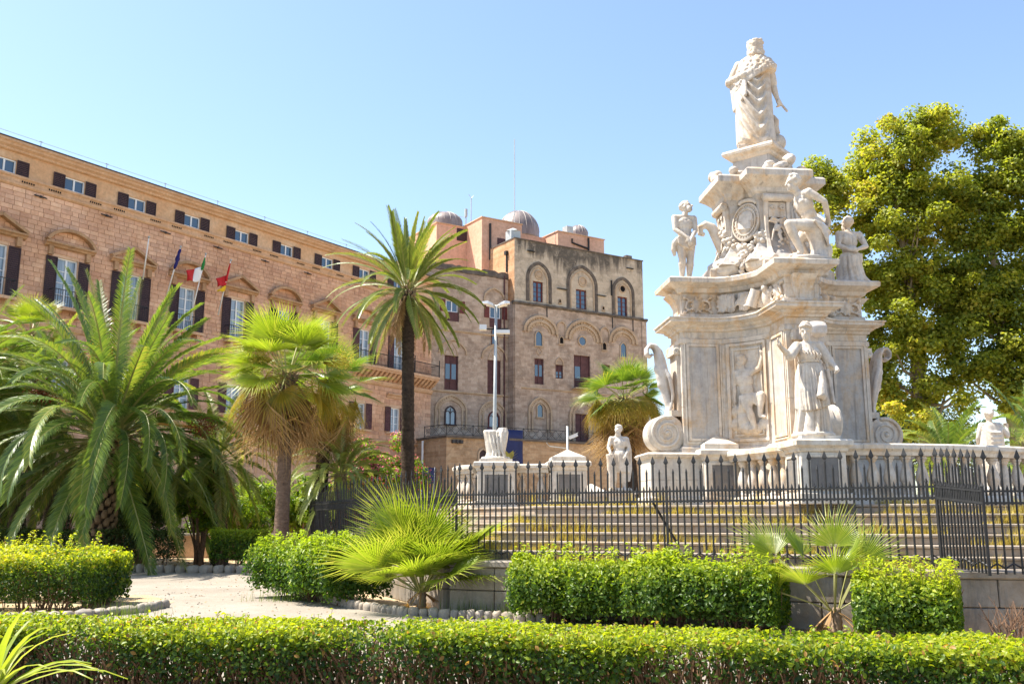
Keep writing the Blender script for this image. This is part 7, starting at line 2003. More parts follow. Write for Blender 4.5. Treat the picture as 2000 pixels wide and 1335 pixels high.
def make_palms():
    date_palm(185, 1075, 862, 33.0, 215, 6.3, 'huge date palm with arching green fronds and diamond-patterned trunk', 'date_leaf', 0.50, 1.45, 3, boots=210,
              fruit=((82, 768, 500, 'fruit_red'), (395, 835, 450, 'fruit_red'), (200, 690, 420, 'fruit_orange'), (245, 870, 300, 'fruit_red')), ll=0.66, dens=112, barkmat='dark_bark', lw=0.026, fwd=0.75, hang=0.45,
              elevs=[(1.5, 0.5, 6), (1.32, 0.95, 9), (1.12, 1.4, 11), (0.9, 1.8, 13), (0.62, 2.1, 13), (0.30, 1.9, 13), (-0.12, 1.3, 11), (-0.55, 0.8, 8)])
    date_palm(795, 1105, 572, 34.0, 797, 3.05, 'tall slender date palm with pale green crown and dark rough trunk', 'date_leaf_pale', 0.24, 1.15, 5, dead=14, ll=0.36, dens=92, barkmat='dark_bark', lw=0.019, fwd=0.95,
              elevs=[(1.5, 0.25, 5), (1.25, 0.55, 8), (1.0, 0.8, 9), (0.7, 1.1, 9), (0.35, 1.25, 9), (-0.05, 1.1, 9), (-0.5, 0.75, 7), (-0.9, 0.4, 4)])
    date_palm(668, 1075, 935, 31.0, 665, 2.1, 'small young date palm with bright green fronds in front of the oleander', 'date_leaf_pale', 0.16, 0.75, 8, ll=0.34, dens=48, lw=0.018)
    date_palm(35, 1080, 830, 37.0, 20, 3.9, 'date palm with dark slanting trunk at the left edge', 'date_leaf', 0.30, 0.75, 11, ll=0.55, dens=62, barkmat='dark_bark', fruit=((20, 760, 200, 'fruit_orange'),))
    date_palm(-70, 1080, 770, 34.0, -75, 4.6, 'date palm standing outside the left edge, fronds reaching in', 'date_leaf', 0.34, 1.0, 18, ll=0.6, dens=84, barkmat='dark_bark', lw=0.026, fwd=0.7, hang=0.4)
    date_palm(100, 1075, 770, 39.0, 85, 3.6, 'shaded date palm close behind the huge one, dark straight trunk', 'date_leaf', 0.26, 0.7, 12, ll=0.5, dens=56, barkmat='dark_bark')
    date_palm(430, 1075, 900, 36.0, 425, 3.0, 'low date palm with brown hanging fronds between the huge palm and the fan palm', 'date_leaf_pale', 0.28, 0.7, 14, dead=14, ll=0.45, dens=52, barkmat='dark_bark')
    date_palm(1850, 1075, 905, 37.0, 1850, 2.6, 'date palm crown peeping over the balustrade left of the far draped statue', 'date_leaf', 0.3, 0.7, 15, ll=0.45, dens=52)
    date_palm(2020, 1075, 880, 36.0, 2020, 3.0, 'date palm at the right edge behind the far draped statue', 'date_leaf', 0.3, 0.7, 16, ll=0.5, dens=52)
    fan_palm(545, 1130, 560, 735, 27.0, 2.35, 'fan palm with straight grey trunk, gold leaves and brown hanging skirt', 0.20, 21, 30, 9, 26, blossoms=((508, 700, 700, 0.17), (668, 705, 500, 0.15)), dead_len=1.15, mats=('fan_leaf_lime', 'fan_leaf_gold'))
    fan_palm(612, 1095, 640, 770, 31.0, 2.2, 'second fan palm half hidden behind the grey-trunked one, shaggy brown skirt', 0.22, 23, 16, 6, 22, bark='dark_bark', dead_len=1.2)
    fan_palm(1245, 1085, 1220, 780, 36.0, 1.95, 'fan palm with yellow blossom beside the left scroll of the monument', 0.24, 25, 22, 26, 30, blossoms=((1235, 812, 900, 0.26), (1200, 800, 400, 0.18)), bark='dark_bark', dead_len=1.5)
    fan_palm(60, 1080, 60, 655, 41.0, 2.0, 'yellow-green fan palm head rising behind the huge date palm', 0.18, 27, 20, 6, 6, mats=('fan_leaf_lime', 'fan_leaf_gold'))
    L = []
    rr = random.Random(5)
    for k in range(46):
        t = (k + 0.5) / 46; L.append((1.5 - 1.15 * t + rr.uniform(-0.1, 0.1), -pi / 2 + rr.uniform(-2.1, 2.1) if k % 4 else rr.uniform(0, 6.28), rr.uniform(0.8, 1.08), rr.uniform(-0.7, 0.7)))
    fan_shrub(822, 1186, 18.3, 'big lime green fan palm shrub against the fence corner', L, 1.2, 0.80, 31, 9)
    L = [(1.35, -0.4, 1.0, 0.3), (1.05, 0.1, 1.05, 0.9), (1.2, 3.0, 0.95, -0.4), (0.85, 2.9, 1.05, -0.8), (0.7, -2.6, 1.0, 0.2), (0.9, -1.8, 0.95, 0.1), (0.4, 3.1, 0.9, 0.4), (1.45, 1.0, 0.9, 0.0), (0.6, -0.2, 0.75, 0.5)]
    fan_shrub(1632, 1228, 14.6, 'young fan palm with few stiff leaves between two hedges before the stairs', L, 0.80, 0.84, 33, 6, 'fan_leaf_lime')
    # sword-leaved rosette in the near left corner
    p = W(-20, 1365, 4.3)
    root = empty('yucca', (p.x, p.y, 0), 0, 'pale green sword-leaved plant in the near left corner', 'plant')
    inst('stem', trunk_mesh([V3(0, 0, 0), V3(0, 0, 0.3), V3(0, 0, p.z)], [0.07, 0.06, 0.05], MAT['leaf_base'], 8, 0.1, 12), root)
    for k in range(22):
        rr = random.Random(k + 50); tb = TB(); l = rr.uniform(0.36, 0.56); el = rr.uniform(0.4, 1.45); az = rr.uniform(-2.2, 1.2) if k < 11 else rr.uniform(0, 6.28); n = 6; tt = rr.uniform(0.3, 0.9)
        for i in range(n):
            def pt(t): a = el - 0.35 * t * t; return V3(cos(a) * l * t, 0, sin(a) * l * t)
            a, b = pt(i / n), pt((i + 1) / n); w0, w1 = [0.017 * (1 - (q / n) ** 2.2) + 0.002 for q in (i, i + 1)]
            tb.quad(a + V3(0, -w0, 0.004), a, b, b + V3(0, -w1, 0.004), tt); tb.quad(a, a + V3(0, w0, 0.004), b + V3(0, w1, 0.004), b, tt)
        inst('leaf', tb.mesh('leaf', [MAT['fan_leaf_lime']]), root, (0, 0, p.z), (0, 0, az))
make_palms()

# ------------------------------------------------------------------ hedges
def hedge(name, path, hw, z0, z1, n, leaf, label, mat='hedge_leaf', tops=0.10, stems=30, group='clipped hedges', seed=1, stray=0.03, gap=0.0, bare=0.25, tint_top=0.45, lumpy=1.0, shoots=0, sh_h=0.2, side_shade=0.24, ovate=False, inner=0.3, brown=0.014):
    """leafy hedge along path (list of (x, y)); hw half width"""
    P = np.array(path, dtype=float); o = P[0].copy()
    seg = np.linalg.norm(np.diff(P, axis=0), axis=1); cum = np.concatenate([[0], np.cumsum(seg)]); L = cum[-1]
    root = empty(name, (o[0], o[1], 0), 0, label, 'hedge', group)
    def along(s):
        i = np.clip(np.searchsorted(cum, s, side='right') - 1, 0, len(seg) - 1)
        t = (P[i + 1] - P[i]) / seg[i][:, None]
        return P[i] + t * (s - cum[i])[:, None], t
    H = z1 - z0
    per = 2 * H + 2 * hw
    u = rng.random(n) * per; s = rng.random(n) * L
    ends = rng.random(n) < (2 * hw) / (L + 2 * hw) * 0.8
    q, t = along(s); nn = np.stack([-t[:, 1], t[:, 0]], 1)
    lump = lumpy * (0.055 * np.sin(s * 2.7 + 1) + 0.035 * np.sin(s * 6.1) + 0.02 * np.sin(s * 13.0))
    dep = np.abs(rng.normal(size=n)) * 0.09 + 0.0
    strayv = (rng.random(n) < stray) * rng.random(n) * tops * 2.2
    off = np.zeros(n); z = np.zeros(n); N_ = np.zeros((n, 3))
    a = u < H; b = (u >= H) & (u < 2 * H); c = u >= 2 * H
    rough = rng.normal(size=n) * 0.025 * lumpy + 0.05 * lumpy * np.sin(s * 5.0 + u * 7.0)
    for mk, sg in ((a, 1), (b, -1)):
        zz = z0 + H * rng.random(mk.sum()) ** 0.8
        belly = 1 - 0.18 * np.maximum(0, 1 - (zz - z0) / (H * 0.5))
        off[mk] = sg * (hw * belly - dep[mk] + lump[mk] * 0.7 + rough[mk]); z[mk] = zz
        N_[mk] = np.concatenate([nn[mk] * sg, np.full((mk.sum(), 1), 0.35)], 1)
    off[c] = (rng.random(c.sum()) * 2 - 1) * hw; z[c] = z1 - dep[c] + lump[c] + tops * 0.4 * rng.normal(size=c.sum()) * 0.5 + strayv[c]
    N_[c] = np.array([0, 0, 1.0])
    zr = np.clip((z - z0) / H, 0, 1.2); sh = np.clip((zr - 0.68) / 0.32, 0, 1)
    side = ~c; off[side] *= 1 - 0.10 * lumpy * sh[side] ** 2
    z[c] -= (np.abs(off[c]) / hw) ** 4 * 0.055 * lumpy
    blob = 0.05 * lumpy * np.maximum(0, np.sin(s * 3.3 + off * 2.0) + np.sin(s * 1.4 + 0.8)); z[c] -= blob[c]
    # rounded ends
    e = np.where(ends)[0]
    if len(e):
        which = rng.random(len(e)) < 0.5
        se = np.where(which, 0.0, L); qe, te = along(se); sg = np.where(which, -1.0, 1.0)
        ne = np.stack([-te[:, 1], te[:, 0]], 1); oe = (rng.random(len(e)) * 2 - 1) * hw
        q[e] = qe + te * (sg * (np.abs(rng.normal(size=len(e))) * -0.09 + 0.03))[:, None]; nn[e] = ne; off[e] = oe; z[e] = z0 + H * rng.random(len(e)); N_[e] = np.concatenate([te * sg[:, None], np.full((len(e), 1), 0.3)], 1)
    if bare > 0:
        # thin the leaves near the ground in irregular windows
        w = np.sin(s * 1.9 + 2) + np.sin(s * 4.3) * 0.7 + rng.normal(size=n) * 0.4
        keep = ~((z < z0 + H * bare * (1 + 0.5 * w)) & (rng.random(n) < 0.85))
    else: keep = np.ones(n, bool)
    C = np.concatenate([q - o + nn * off[:, None], z[:, None]], 1)[keep]
    Nf = N_[keep] + rng.normal(size=(keep.sum(), 3)) * 0.55
    # young shoots standing out of the clipped surface, each a twig with its leaves
    shm = MB(); rs = random.Random(seed + 3); ex = []; en = []
    for k in range(shoots):
        s1 = rs.random() * L; qq, tt = along(np.array([s1])); n1 = np.array([-tt[0][1], tt[0][0]]); oo = rs.uniform(-1, 1) * hw * 1.05
        b0 = V3(*(qq[0] - o + n1 * oo), z1 - 0.06 if abs(oo) < hw * 0.9 else z0 + H * rs.uniform(0.4, 1)); hh = sh_h * rs.uniform(0.3, 1.2)
        dv = V3(rs.uniform(-0.35, 0.35) + n1[0] * oo / hw * 0.3, rs.uniform(-0.35, 0.35) + n1[1] * oo / hw * 0.3, 1).normalized() * (hh + 0.08)
        shm.tube([b0, b0 + dv], [0.004, 0.002], 4)
        for j in range(int(5 + hh * 45)):
            t = rs.random(); a = rs.uniform(0, 6.28); ex.append(tuple(b0 + dv * t + V3(cos(a), sin(a), 0.3) * leaf * 0.5)); en.append((cos(a) * 0.4, sin(a) * 0.4, 1.0))
    if ex:
        C = np.concatenate([C, np.array(ex)]); Nf = np.concatenate([Nf, np.array(en) + rng.normal(size=(len(en), 3)) * 0.4])
        tag(shm.build('shoots', MAT['twig'], root), kind='stuff')
    tint = np.clip(rng.random(len(C)) * 0.62 + 0.08 + rng.normal(size=len(C)) * 0.1 - side_shade + (tint_top + side_shade) * np.clip((C[:, 2] - z0) / H * 2.2 - 1.2, 0, 1) + 0.10 * np.sin(C[:, 0] * 1.7), 0, 0.86)  # tint paints shade low down and sunshine, with yellow new growth, near the top
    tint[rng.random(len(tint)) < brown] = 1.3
    # older leaves inside the hedge, their tint darkened to paint shade into gaps
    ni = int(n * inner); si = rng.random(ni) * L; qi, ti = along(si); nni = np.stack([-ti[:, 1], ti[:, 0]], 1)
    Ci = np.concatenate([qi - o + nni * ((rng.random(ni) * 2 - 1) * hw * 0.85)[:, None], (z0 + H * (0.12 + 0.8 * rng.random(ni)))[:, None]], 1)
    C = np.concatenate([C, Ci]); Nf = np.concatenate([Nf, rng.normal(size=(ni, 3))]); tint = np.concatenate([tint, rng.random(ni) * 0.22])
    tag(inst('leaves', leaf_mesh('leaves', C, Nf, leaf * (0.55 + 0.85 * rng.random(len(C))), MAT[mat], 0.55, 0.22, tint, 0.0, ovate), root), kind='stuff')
    rr = random.Random(seed); mb = MB()
    for k in range(stems):
        s1 = rr.random() * L; qq, tt = along(np.array([s1])); qq = qq[0] - o; n1 = np.array([-tt[0][1], tt[0][0]])
        for j in range(5):
            o0 = rr.uniform(-0.4, 0.4) * hw; o1 = rr.uniform(-0.95, 0.95) * hw; ds = rr.uniform(-0.25, 0.25)
            p0 = V3(qq[0] + n1[0] * o0, qq[1] + n1[1] * o0, 0.0); p1 = V3(qq[0] + n1[0] * o1 + tt[0][0] * ds, qq[1] + n1[1] * o1 + tt[0][1] * ds, z0 + H * rr.uniform(0.6, 0.98))
            m = p0.lerp(p1, 0.5) + V3(rr.uniform(-0.06, 0.06), rr.uniform(-0.06, 0.06), 0)
            r = rr.uniform(0.005, 0.011); mb.tube([p0, m, p1], [r * 1.6, r, r * 0.5], 5)
    tag(mb.build('twigs', MAT['twig'], root), kind='stuff')
    return root
def make_hedges():
    hedge('hedge', [(-7.5, 10.4), (-4.8, 10.2), (0.0, 9.55), (4.4, 8.25), (7.2, 7.3)], 0.55, 0.08, 0.66, 120000, 0.047, 'long clipped green hedge running across the whole foreground', stems=520, stray=0.0, bare=0.6, shoots=260, sh_h=0.05, side_shade=0.22, lumpy=0.5, ovate=True, tint_top=0.5, inner=0.10, brown=0.03)
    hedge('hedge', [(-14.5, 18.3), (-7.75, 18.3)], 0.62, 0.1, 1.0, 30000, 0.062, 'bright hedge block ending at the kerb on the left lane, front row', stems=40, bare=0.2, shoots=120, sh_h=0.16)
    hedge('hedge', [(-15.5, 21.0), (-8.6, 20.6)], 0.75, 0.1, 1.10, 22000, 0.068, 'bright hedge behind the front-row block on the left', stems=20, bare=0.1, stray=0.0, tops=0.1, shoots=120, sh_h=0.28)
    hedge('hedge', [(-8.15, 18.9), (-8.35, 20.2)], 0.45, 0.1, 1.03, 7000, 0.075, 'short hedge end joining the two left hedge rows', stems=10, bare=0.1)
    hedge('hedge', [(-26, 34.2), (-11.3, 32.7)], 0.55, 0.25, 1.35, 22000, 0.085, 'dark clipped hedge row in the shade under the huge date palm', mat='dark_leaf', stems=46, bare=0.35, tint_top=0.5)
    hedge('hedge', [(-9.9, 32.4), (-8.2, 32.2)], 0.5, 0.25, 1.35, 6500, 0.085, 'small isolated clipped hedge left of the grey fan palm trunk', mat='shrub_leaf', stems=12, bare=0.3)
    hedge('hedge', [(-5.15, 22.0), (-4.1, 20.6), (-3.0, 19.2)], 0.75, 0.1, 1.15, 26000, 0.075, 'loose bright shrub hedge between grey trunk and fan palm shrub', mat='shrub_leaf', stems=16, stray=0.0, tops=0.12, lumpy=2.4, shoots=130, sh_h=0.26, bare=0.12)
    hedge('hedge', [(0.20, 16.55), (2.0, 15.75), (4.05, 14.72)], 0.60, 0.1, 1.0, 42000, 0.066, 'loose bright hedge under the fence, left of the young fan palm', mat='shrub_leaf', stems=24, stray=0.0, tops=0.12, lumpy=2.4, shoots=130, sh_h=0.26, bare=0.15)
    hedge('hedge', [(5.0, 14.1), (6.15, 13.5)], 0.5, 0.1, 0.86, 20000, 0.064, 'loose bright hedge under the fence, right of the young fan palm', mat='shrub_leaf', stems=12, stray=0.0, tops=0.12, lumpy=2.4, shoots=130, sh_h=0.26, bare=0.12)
make_hedges()

# ------------------------------------------------------------------ broadleaf shrubs and trees
def bush(name, c, r, n, leaf, label, mat='dark_leaf', cat='shrub', flowers=None, group=None, clusters=40, droop=0.4):
    root = empty(name, (c[0], c[1], 0), 0, label, cat, group)
    cc = rng.normal(size=(clusters, 3)); cc /= np.linalg.norm(cc, axis=1, keepdims=True); cc *= (rng.random((clusters, 1)) ** 0.45) * np.array(r) * 0.82
    cc[:, 2] = np.maximum(cc[:, 2] + c[2], 0.25)
    k = rng.integers(0, clusters, n); d = rng.normal(size=(n, 3)); d /= np.linalg.norm(d, axis=1, keepdims=True)
    cr = min(r) * 0.36
    C = cc[k] + d * cr * (0.55 + 0.5 * rng.random((n, 1))); C[:, 2] = np.maximum(C[:, 2], 0.03)
    tint = np.clip(rng.random(n) * 0.6 + 0.2 + 0.1 * rng.normal(size=clusters)[k], 0, 1)
    tag(inst('leaves', leaf_mesh('leaves', C, d + np.array([0, 0, 0.5]), leaf * (0.7 + 0.6 * rng.random(n)), MAT[mat], 0.4, 0.2, tint, droop), root), kind='stuff')
    mb = MB()
    for i in range(min(clusters, 18)):
        mb.tube([V3(random.uniform(-0.15, 0.15), random.uniform(-0.15, 0.15), 0), V3(*(cc[i] * np.array([0.4, 0.4, 0.5]))), V3(*cc[i])], [0.04, 0.03, 0.012], 5)
    tag(mb.build('branches', MAT['twig'], root), kind='stuff')
    if flowers:
        m, fn = flowers
        k = rng.integers(0, clusters, fn); d = rng.normal(size=(fn, 3)); d /= np.linalg.norm(d, axis=1, keepdims=True); d[:, 1] = -np.abs(d[:, 1])
        tag(inst('flowers', leaf_mesh('flowers', cc[k] + d * cr * 1.08, d, 0.09, MAT[m], 0.9, 0.3), root), kind='stuff')
    return root

def plane_tree(px, Y, crown, n, label, seed, lean=0.0, pale=0.0, r0=0.38):
    """crown: list of (px, py, rx_px, ry_px) lobes in the photograph at depth Y"""
    rr = random.Random(seed); base = W(px, 1012, Y); base.z = 0
    root = empty('plane_tree', base, 0, label, 'tree', 'plane trees behind the monument')
    sc = Y / 1888.0
    lobes = []
    for lx, ly, rx, ry, w in crown:
        c = W(lx, ly, Y) - base; lobes.append((c, V3(rx * sc * 1.13, rx * sc, ry * sc * 1.13), w))
    tot = sum(w for *_, w in lobes)
    cl = []
    for c, r, w in lobes:
        m = int(round(430 * w / tot))
        for i in range(m):
            d = Vector((rr.gauss(0, 1), rr.gauss(0, 1), rr.gauss(0, 1))).normalized() * (rr.random() ** 0.36) * rr.choice((1.0, 1.0, 1.0, 1.12))
            cl.append(c + Vector((d.x * r.x, d.y * r.y, d.z * r.z)))
    cl = np.array([tuple(c) for c in cl]); m = len(cl)
    k = rng.integers(0, m, n); d = rng.normal(size=(n, 3)); d /= np.linalg.norm(d, axis=1, keepdims=True)
    R = (0.36 + 0.46 * rng.random(m))[k][:, None]
    C = cl[k] + d * R * (0.4 + 0.62 * rng.random((n, 1))) * np.array([1.15, 1.15, 0.75])
    cb = (rng.normal(size=m) * 0.13)[k]
    tint = np.clip(rng.random(n) * 0.5 + 0.22 + cb + pale, 0, 1)
    tag(inst('crown', leaf_mesh('crown', C, d * 0.6 + np.array([0, 0, 0.55]) + rng.normal(size=(n, 3)) * 0.4, 0.13 + 0.09 * rng.random(n), MAT['plane_leaf'], 0.8, 0.25, tint, 0.3), root), kind='stuff')
    # trunk and limbs
    top = max(c.z + r.z for c, r, w in lobes)
    pts = [V3(0, 0, -0.1)]; p = V3(0, 0, 0)
    nseg = 7
    for i in range(nseg):
        p = p + V3(rr.uniform(-0.25, 0.25) + lean, rr.uniform(-0.2, 0.2), top * 0.78 / nseg); pts.append(p.copy())
    inst('trunk', trunk_mesh(pts, [r0 * (1.15 - 0.9 * i / nseg) for i in range(nseg + 1)], MAT['plane_bark'], 12, 0.03, 50), root)
    for i in range(46):
        t = rr.uniform(0.28, 0.98) * nseg; j = min(int(t), nseg - 1); s = pts[j].lerp(pts[j + 1], t - j)
        cand = sorted(range(0, m, 7), key=lambda q: (Vector(cl[q]) - s - V3(0, 0, 1.2)).length + rr.uniform(0, 3.5))[0]
        e = Vector(cl[cand]); mid = s.lerp(e, 0.5) + V3(rr.uniform(-0.25, 0.25), rr.uniform(-0.25, 0.25), rr.uniform(-0.35, 0.1))
        w = 0.06 + 0.09 * (1 - t / nseg)
        mb = MB(); mb.tube([s, s.lerp(mid, 0.5) + V3(0, 0, 0.08), mid, mid.lerp(e, 0.6) + V3(rr.uniform(-.1, .1), 0, 0.1), e], [w, w * 0.8, w * 0.62, w * 0.4, w * 0.15], 6)
        mb.build('limb', MAT['plane_bark'], root, True)
    return root

def make_trees():
    plane_tree(1812, 44.0, [(1822, 262, 55, 52, 0.9), (1745, 305, 80, 70, 1.5), (1668, 385, 70, 75, 1.2), (1622, 345, 38, 30, 0.3), (1592, 335, 25, 18, 0.12), (1800, 400, 95, 80, 1.8), (1715, 480, 95, 85, 1.6), (1835, 520, 65, 80, 1.0), (1740, 600, 85, 80, 1.3), (1770, 700, 80, 80, 1.2), (1790, 795, 105, 65, 1.3), (1690, 690, 50, 100, 0.8), (1850, 640, 45, 60, 0.5), (1880, 430, 42, 75, 0.7), (1875, 560, 40, 50, 0.4), (1790, 560, 70, 90, 1.0), (1660, 560, 55, 80, 0.6)], 84000, 'great plane tree with yellow-green crown directly behind the monument', 4, -0.02)
    plane_tree(1995, 43.0, [(1948, 275, 45, 48, 0.6), (1985, 370, 75, 75, 1.2), (1930, 440, 42, 55, 0.5), (1995, 500, 80, 80, 1.2), (1940, 590, 60, 75, 0.9), (1985, 680, 75, 75, 1.1), (2080, 450, 100, 190, 2.2), (1985, 765, 60, 40, 0.6), (1895, 680, 45, 55, 0.45), (2060, 320, 80, 70, 0.9), (2070, 720, 80, 90, 1.0), (1920, 370, 40, 50, 0.4), (1900, 560, 45, 70, 0.6)], 72000, 'plane tree with browner crown cut by the right picture edge', 9, 0.03, 0.06)
    # background planting: dark evergreen masses between the trunks
    bush('oleander', W(752, 915, 37.5), (1.9, 1.2, 1.5), 9000, 0.16, 'oleander bush with pink blossom behind the iron fence', 'shrub_leaf', flowers=('blossom_pink', 1700), group='oleanders')
    bush('oleander', W(690, 950, 42.0), (1.5, 1.2, 1.2), 5000, 0.16, 'smaller oleander with sparse pink blossom near the young palm', 'shrub_leaf', flowers=('blossom_pink', 500), group='oleanders')
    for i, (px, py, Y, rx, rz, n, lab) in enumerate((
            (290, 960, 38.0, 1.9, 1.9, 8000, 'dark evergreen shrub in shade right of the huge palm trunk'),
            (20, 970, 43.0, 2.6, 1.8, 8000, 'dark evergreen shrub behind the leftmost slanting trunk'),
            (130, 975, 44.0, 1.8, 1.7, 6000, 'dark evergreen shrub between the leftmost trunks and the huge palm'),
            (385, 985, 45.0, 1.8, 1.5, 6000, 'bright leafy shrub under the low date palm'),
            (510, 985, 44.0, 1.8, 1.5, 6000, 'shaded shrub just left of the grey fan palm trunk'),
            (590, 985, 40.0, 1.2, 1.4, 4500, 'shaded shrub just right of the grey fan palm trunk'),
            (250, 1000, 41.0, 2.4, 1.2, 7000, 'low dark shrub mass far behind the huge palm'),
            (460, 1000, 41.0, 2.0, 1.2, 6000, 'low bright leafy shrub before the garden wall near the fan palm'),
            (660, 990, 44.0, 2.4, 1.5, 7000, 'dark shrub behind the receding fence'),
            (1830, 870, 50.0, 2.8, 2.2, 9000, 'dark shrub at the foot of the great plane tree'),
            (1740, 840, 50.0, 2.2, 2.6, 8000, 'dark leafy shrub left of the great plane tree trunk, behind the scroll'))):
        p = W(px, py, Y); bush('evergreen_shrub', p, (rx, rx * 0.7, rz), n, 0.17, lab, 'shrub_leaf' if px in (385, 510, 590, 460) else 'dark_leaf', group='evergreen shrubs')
    bush('yellow_shrub', W(395, 975, 35.5), (1.1, 0.7, 1.3), 5000, 0.15, 'sunlit yellow-green shrub behind the hanging fronds', 'shrub_leaf')
    # leafless twiggy bush at the right edge
    c = W(1985, 1230, 13.2); root = empty('bare_bush', (c.x, c.y, 0), 0, 'leafless twiggy bush at the right edge before the wall', 'shrub'); rr = random.Random(2)
    for k in range(46):
        a = rr.uniform(0, 6.28); r = rr.uniform(0.05, 0.35); h = rr.uniform(0.3, 0.7); mb = MB()
        p0 = V3(rr.uniform(-0.25, 0.25), rr.uniform(-0.15, 0.15), 0); p1 = p0 + V3(r * cos(a), r * sin(a), h); m = p0.lerp(p1, 0.5) + V3(rr.uniform(-0.05, 0.05), 0, 0.04)
        mb.tube([p0, m, p1], [0.009, 0.007, 0.003], 5); mb.tube([m, m + V3(rr.uniform(-0.15, 0.15), rr.uniform(-0.1, 0.1), rr.uniform(0.1, 0.25))], [0.005, 0.002], 4)
        mb.build('twig', MAT['twig'], root)
make_trees()

# ------------------------------------------------------------------ dry grass on the stairs, weeds
def blades(name, C, h, mat, lab=None, cat=None, spread=0.35):
    n = len(C); a = rng.random(n) * 6.283; l = (h if np.isscalar(h) else np.asarray(h)) * (0.5 + 0.8 * rng.random(n)); sp = spread * l * rng.random(n)
    d = np.stack([np.cos(a), np.sin(a), np.zeros(n)], 1); w = np.stack([-np.sin(a), np.cos(a), np.zeros(n)], 1) * 0.005
    tip = C + d * sp[:, None] + np.array([0, 0, 1.0]) * l[:, None]
    V = np.stack([C - w, C + w, tip], 1).reshape(-1, 3); F = np.arange(3 * n).reshape(-1, 3)
    o = inst(name, np_mesh(name, V, F, MAT[mat], rng.random(n)))
    return tag(o, lab, cat, None, 'stuff')
def make_grass():
    pts = []; hts = []
    for k in range(NSTEP + 1):
        z = WALL_Z + (PLAT_Z - WALL_Z) * k / NSTEP
        A = offset_path(FENCE, 0.45 + 0.30 * k - (0.06 if k < NSTEP else -0.03))
        for i in (0, 1, 2):
            a, c = A[i], A[i + 1]; L = (c - a).length; nt = int(L * (17 if i else 5))
            for q in range(nt):
                t = random.random(); x = a.lerp(c, t)
                dens = 0.22 + 0.75 * sin(x.x * 1.3 + k * 2.1) + 0.55 * sin(x.x * 0.47 + k) + 0.4 * sin(x.x * 3.7 + k * 5)
                if random.random() > dens: continue
                m = random.randint(8, 60); r = random.uniform(0.03, 0.13)
                t2 = (c - a).normalized(); hc = random.uniform(0.04, 0.15) if random.random() < 0.8 else random.uniform(0.15, 0.34)
                for _ in range(m):
                    hts.append(hc)
                    s = random.gauss(0, r); pts.append((x.x + t2.x * s + random.gauss(0, 0.02) , x.y + t2.y * s + random.gauss(0, 0.02), z))
    C = np.array(pts); blades('dry_grass', C, np.array(hts), 'dry_grass', 'yellow dry grass growing in the joints of the monument stairs', 'grass', 0.7)
    P = []
    for px, py, Y, n, r in ((1080, 1195, 16.9, 260, 0.25), (1010, 1200, 17.4, 200, 0.3), (1640, 985, 16.6, 100, 0.2), (560, 1150, 20.5, 160, 0.5), (930, 1190, 17.8, 200, 0.3), (250, 1180, 17.2, 120, 0.3)):
        c = W(px, py, Y)
        for _ in range(n): P.append((c.x + random.gauss(0, r), c.y + random.gauss(0, r * 0.5), 0.01))
    blades('weeds', np.array(P), 0.28, 'weed', 'thin green weeds along the wall foot and bed edges', 'weeds', 0.5)
    # dead litter on the soil under the palms
    n = 2600; C = np.stack([rng.uniform(-22, -3, n), rng.uniform(32.2, 40, n), np.full(n, 0.02)], 1)
    o = inst('leaf_litter', leaf_mesh('leaf_litter', C, np.tile([0, 0, 1.0], (n, 1)) + rng.normal(size=(n, 3)) * 0.2, 0.14, MAT['dead_leaf'], 0.3, 0.1)); tag(o, 'scattered brown leaf litter on the sandy soil under the palms', 'litter', None, 'stuff')
make_grass()
def make_debris():
    # dry leaves and pebbles on the lane
    n = 1100; x = rng.uniform(-9, 6, n); y = rng.uniform(7, 31, n)
    keep = (y < 17.5 + np.maximum(0, -x - 2) * 2.2) & (y > 6.6)
    x, y = x[keep], y[keep]; C = np.stack([x, y, np.full(len(x), 0.016)], 1)
    tag(inst('fallen_leaves', leaf_mesh('fallen_leaves', C, np.tile([0, 0, 1.0], (len(C), 1)) + rng.normal(size=C.shape) * 0.25, 0.03 + 0.05 * rng.random(len(C)), MAT['dead_leaf'], 0.45, 0.2)), 'dry fallen leaves scattered over the pale lane', 'litter', None, 'stuff')
    mb = MB(); rr = random.Random(9)
    for k in range(420):
        t = rr.random(); yy = 7 + 24 * t; xx = rr.uniform(-8.5, -1.5) if yy > 14 else rr.uniform(-7, 6)
        r = rr.uniform(0.008, 0.028); mb.lathe([(r * 0.7, 0), (r, r * 0.4), (r * 0.5, r * 0.9)], 5, (xx, yy, 0.004), rr.uniform(0.7, 1.2), rr.uniform(0.7, 1.2))
    tag(mb.build('pebbles', MAT['kerb_stone']), 'small pebbles and grit scattered over the pale lane', 'pebbles', None, 'stuff')
make_debris()

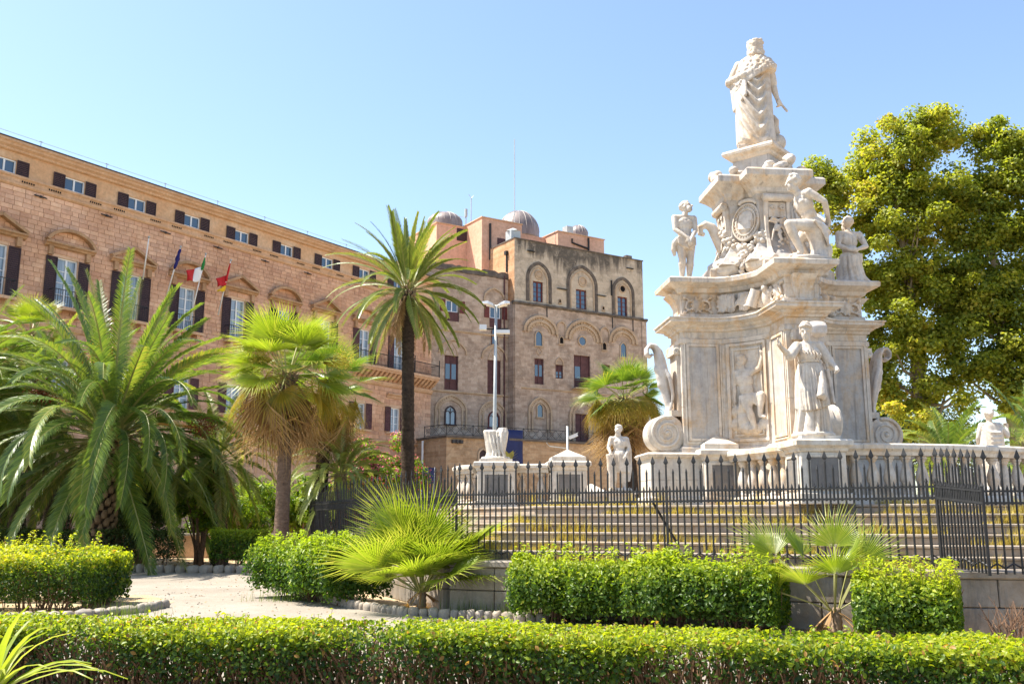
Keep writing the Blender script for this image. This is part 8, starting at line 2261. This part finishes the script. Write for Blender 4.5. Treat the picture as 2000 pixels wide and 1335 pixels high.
# ------------------------------------------------------------------ kerbs of rough stones, garden wall
def make_kerbs():
    rr = random.Random(77)
    variants = []
    for v in range(6):
        mb = MB(); n = 8
        rings = []
        for q, z in ((0.86, -0.5), (1.0, -0.1), (0.96, 0.28), (0.62, 0.5)):
            rings.append([(0.5 * q * cos(2 * pi * i / n + 0.2) * rr.uniform(0.88, 1.08), 0.5 * q * sin(2 * pi * i / n + 0.2) * rr.uniform(0.88, 1.08), z + rr.uniform(-0.05, 0.05)) for i in range(n)])
        mb.loft(rings); variants.append(mb.mesh('stone', MAT['kerb_stone'], True, 50))
    def kerb(path, size, h, label):
        P = [Vector(p) for p in path]; root = empty('stone_kerb', (P[0].x, P[0].y, 0), 0, label, 'kerb')
        for i in range(len(P) - 1):
            d = P[i + 1] - P[i]; L = d.length; s = 0; ang = math.atan2(d.y, d.x)
            while s < L:
                w = size * rr.uniform(0.75, 1.35); p = P[i] + d * ((s + w / 2) / L) - P[0]
                inst('stone', rr.choice(variants), root, (p.x, p.y, h * 0.42), (rr.uniform(-0.1, 0.1), rr.uniform(-0.1, 0.1), ang + rr.uniform(-0.15, 0.15)), (w * 1.08, size * rr.uniform(0.75, 1.0), h * rr.uniform(0.85, 1.15)))
                s += w
    kerb([(-34, 33.2), (-14, 31.6), (-8.6, 31.0)], 0.36, 0.26, 'pale rough stone kerb along the far side of the lane')
    kerb([(-6.2, 25.2), (-5.6, 23.5), (-4.4, 21.3), (-3.1, 18.9), (-2.0, 17.6), (-0.6, 16.9), (0.6, 16.3)], 0.19, 0.16, 'curved kerb of small round stones below the fan palm shrub')
    kerb([(-9.0, 16.2), (-7.5, 16.9), (-6.85, 18.0), (-6.75, 18.9)], 0.26, 0.16, 'grey stone kerb at the corner of the left hedge block')
    # plain garden wall far behind the palms
    a, c = Vector((-30, 45.0)), Vector((-5.5, 41.5)); d = c - a
    root = empty('garden_wall', (a.x, a.y, 0), math.atan2(d.y, d.x), 'low ochre garden wall behind the left palm trunks', 'wall')
    b = MB(); b.bx(0, d.length, -0.15, 0.15, 0, 0.95); b.build('wall', MAT['mortar'], root); b = MB(); b.bx(-0.05, d.length + 0.05, -0.22, 0.22, 0.95, 1.05); b.build('coping', MAT['pale_marble'], root)
make_kerbs()

# ------------------------------------------------------------------ lamp post and camera mast
def make_street():
    p = W(963, 1012, 48.0); p.z = 0; zt = WZ(968, 596, 48.0)
    root = empty('lamp_post', p, 0, 'tall pale metal lamp post with four lamp heads before the tower', 'lamp post')
    b = MB(); b.tube([(0, 0, 0), (0.06, 0, zt * 0.5), (0.12, 0, zt)], [0.12, 0.10, 0.07], 10); b.build('pole', MAT['galvanised'], root, True)
    for k, (dx, dy) in enumerate(((-0.62, -0.1), (-0.45, 0.35), (0.62, -0.1), (0.5, 0.3))):
        mb = MB(); s = 1 if dx > 0 else -1
        mb.loft([[(0.12 + dx * 0.25, dy - 0.10, zt - 0.06), (0.12 + dx * 0.25, dy + 0.10, zt - 0.06), (0.12 + dx * 0.25, dy + 0.10, zt + 0.06), (0.12 + dx * 0.25, dy - 0.10, zt + 0.06)][::s], [(0.12 + dx * 0.7, dy - 0.17, zt + 0.03), (0.12 + dx * 0.7, dy + 0.17, zt + 0.03), (0.12 + dx * 0.7, dy + 0.15, zt + 0.20), (0.12 + dx * 0.7, dy - 0.15, zt + 0.20)][::s], [(0.12 + dx * 1.15, dy - 0.15, zt + 0.06), (0.12 + dx * 1.15, dy + 0.15, zt + 0.06), (0.12 + dx * 1.15, dy + 0.13, zt + 0.16), (0.12 + dx * 1.15, dy - 0.13, zt + 0.16)][::s]])
        mb.build('lamp_head', MAT['white_metal'], root)
        b = MB(); b.tube([(0.12, 0, zt - 0.05), (0.12 + dx * 0.3, dy, zt)], 0.045, 6); b.build('arm', MAT['galvanised'], root)
    zm = WZ(966, 642, 48.0)
    b = MB(); b.bx(-0.62, 0.75, -0.04, 0.04, zm - 0.03, zm + 0.03); b.build('cross_bar', MAT['dark_iron'], root)
    b = MB(); b.box((-0.55, -0.1, zm + 0.05), (0.36, 0.34, 0.26)); b.build('floodlight', MAT['white_metal'], root)
    b = MB(); b.box((0.48, -0.1, zm - 0.18), (0.70, 0.3, 0.18)); b.build('camera_housing', MAT['white_metal'], root)
    p = W(1110, 1012, 45.0); p.z = 0; zt = WZ(1110, 832, 45.0)
    root = empty('camera_mast', p, 0, 'slim grey mast with white security cameras behind the pyramid cap', 'mast')
    b = MB(); b.tube([(0, 0, 0), (0, 0, zt)], [0.06, 0.05], 8); b.build('pole', MAT['galvanised'], root, True)
    z1 = WZ(1120, 852, 45.0)
    b = MB(); b.M = Matrix.Translation((0.28, -0.1, z1)) @ Matrix.Rotation(radians(-22), 4, 'Y'); b.box((0, 0, 0), (0.42, 0.13, 0.13)); b.box((0.02, 0, 0.08), (0.5, 0.16, 0.02)); b.build('camera', MAT['white_metal'], root)
    b = MB(); b.tube([(0, 0, z1 - 0.1), (0.2, -0.1, z1 - 0.05)], 0.03, 5); b.build('bracket', MAT['galvanised'], root)
    z2 = WZ(1080, 869, 45.0)
    b = MB(); b.tube([(0, 0, z2 - 0.15), (-0.85, 0, z2 - 0.05), (-1.0, -0.05, z2 + 0.12)], 0.02, 6); b.build('arm', MAT['galvanised'], root)
make_street()
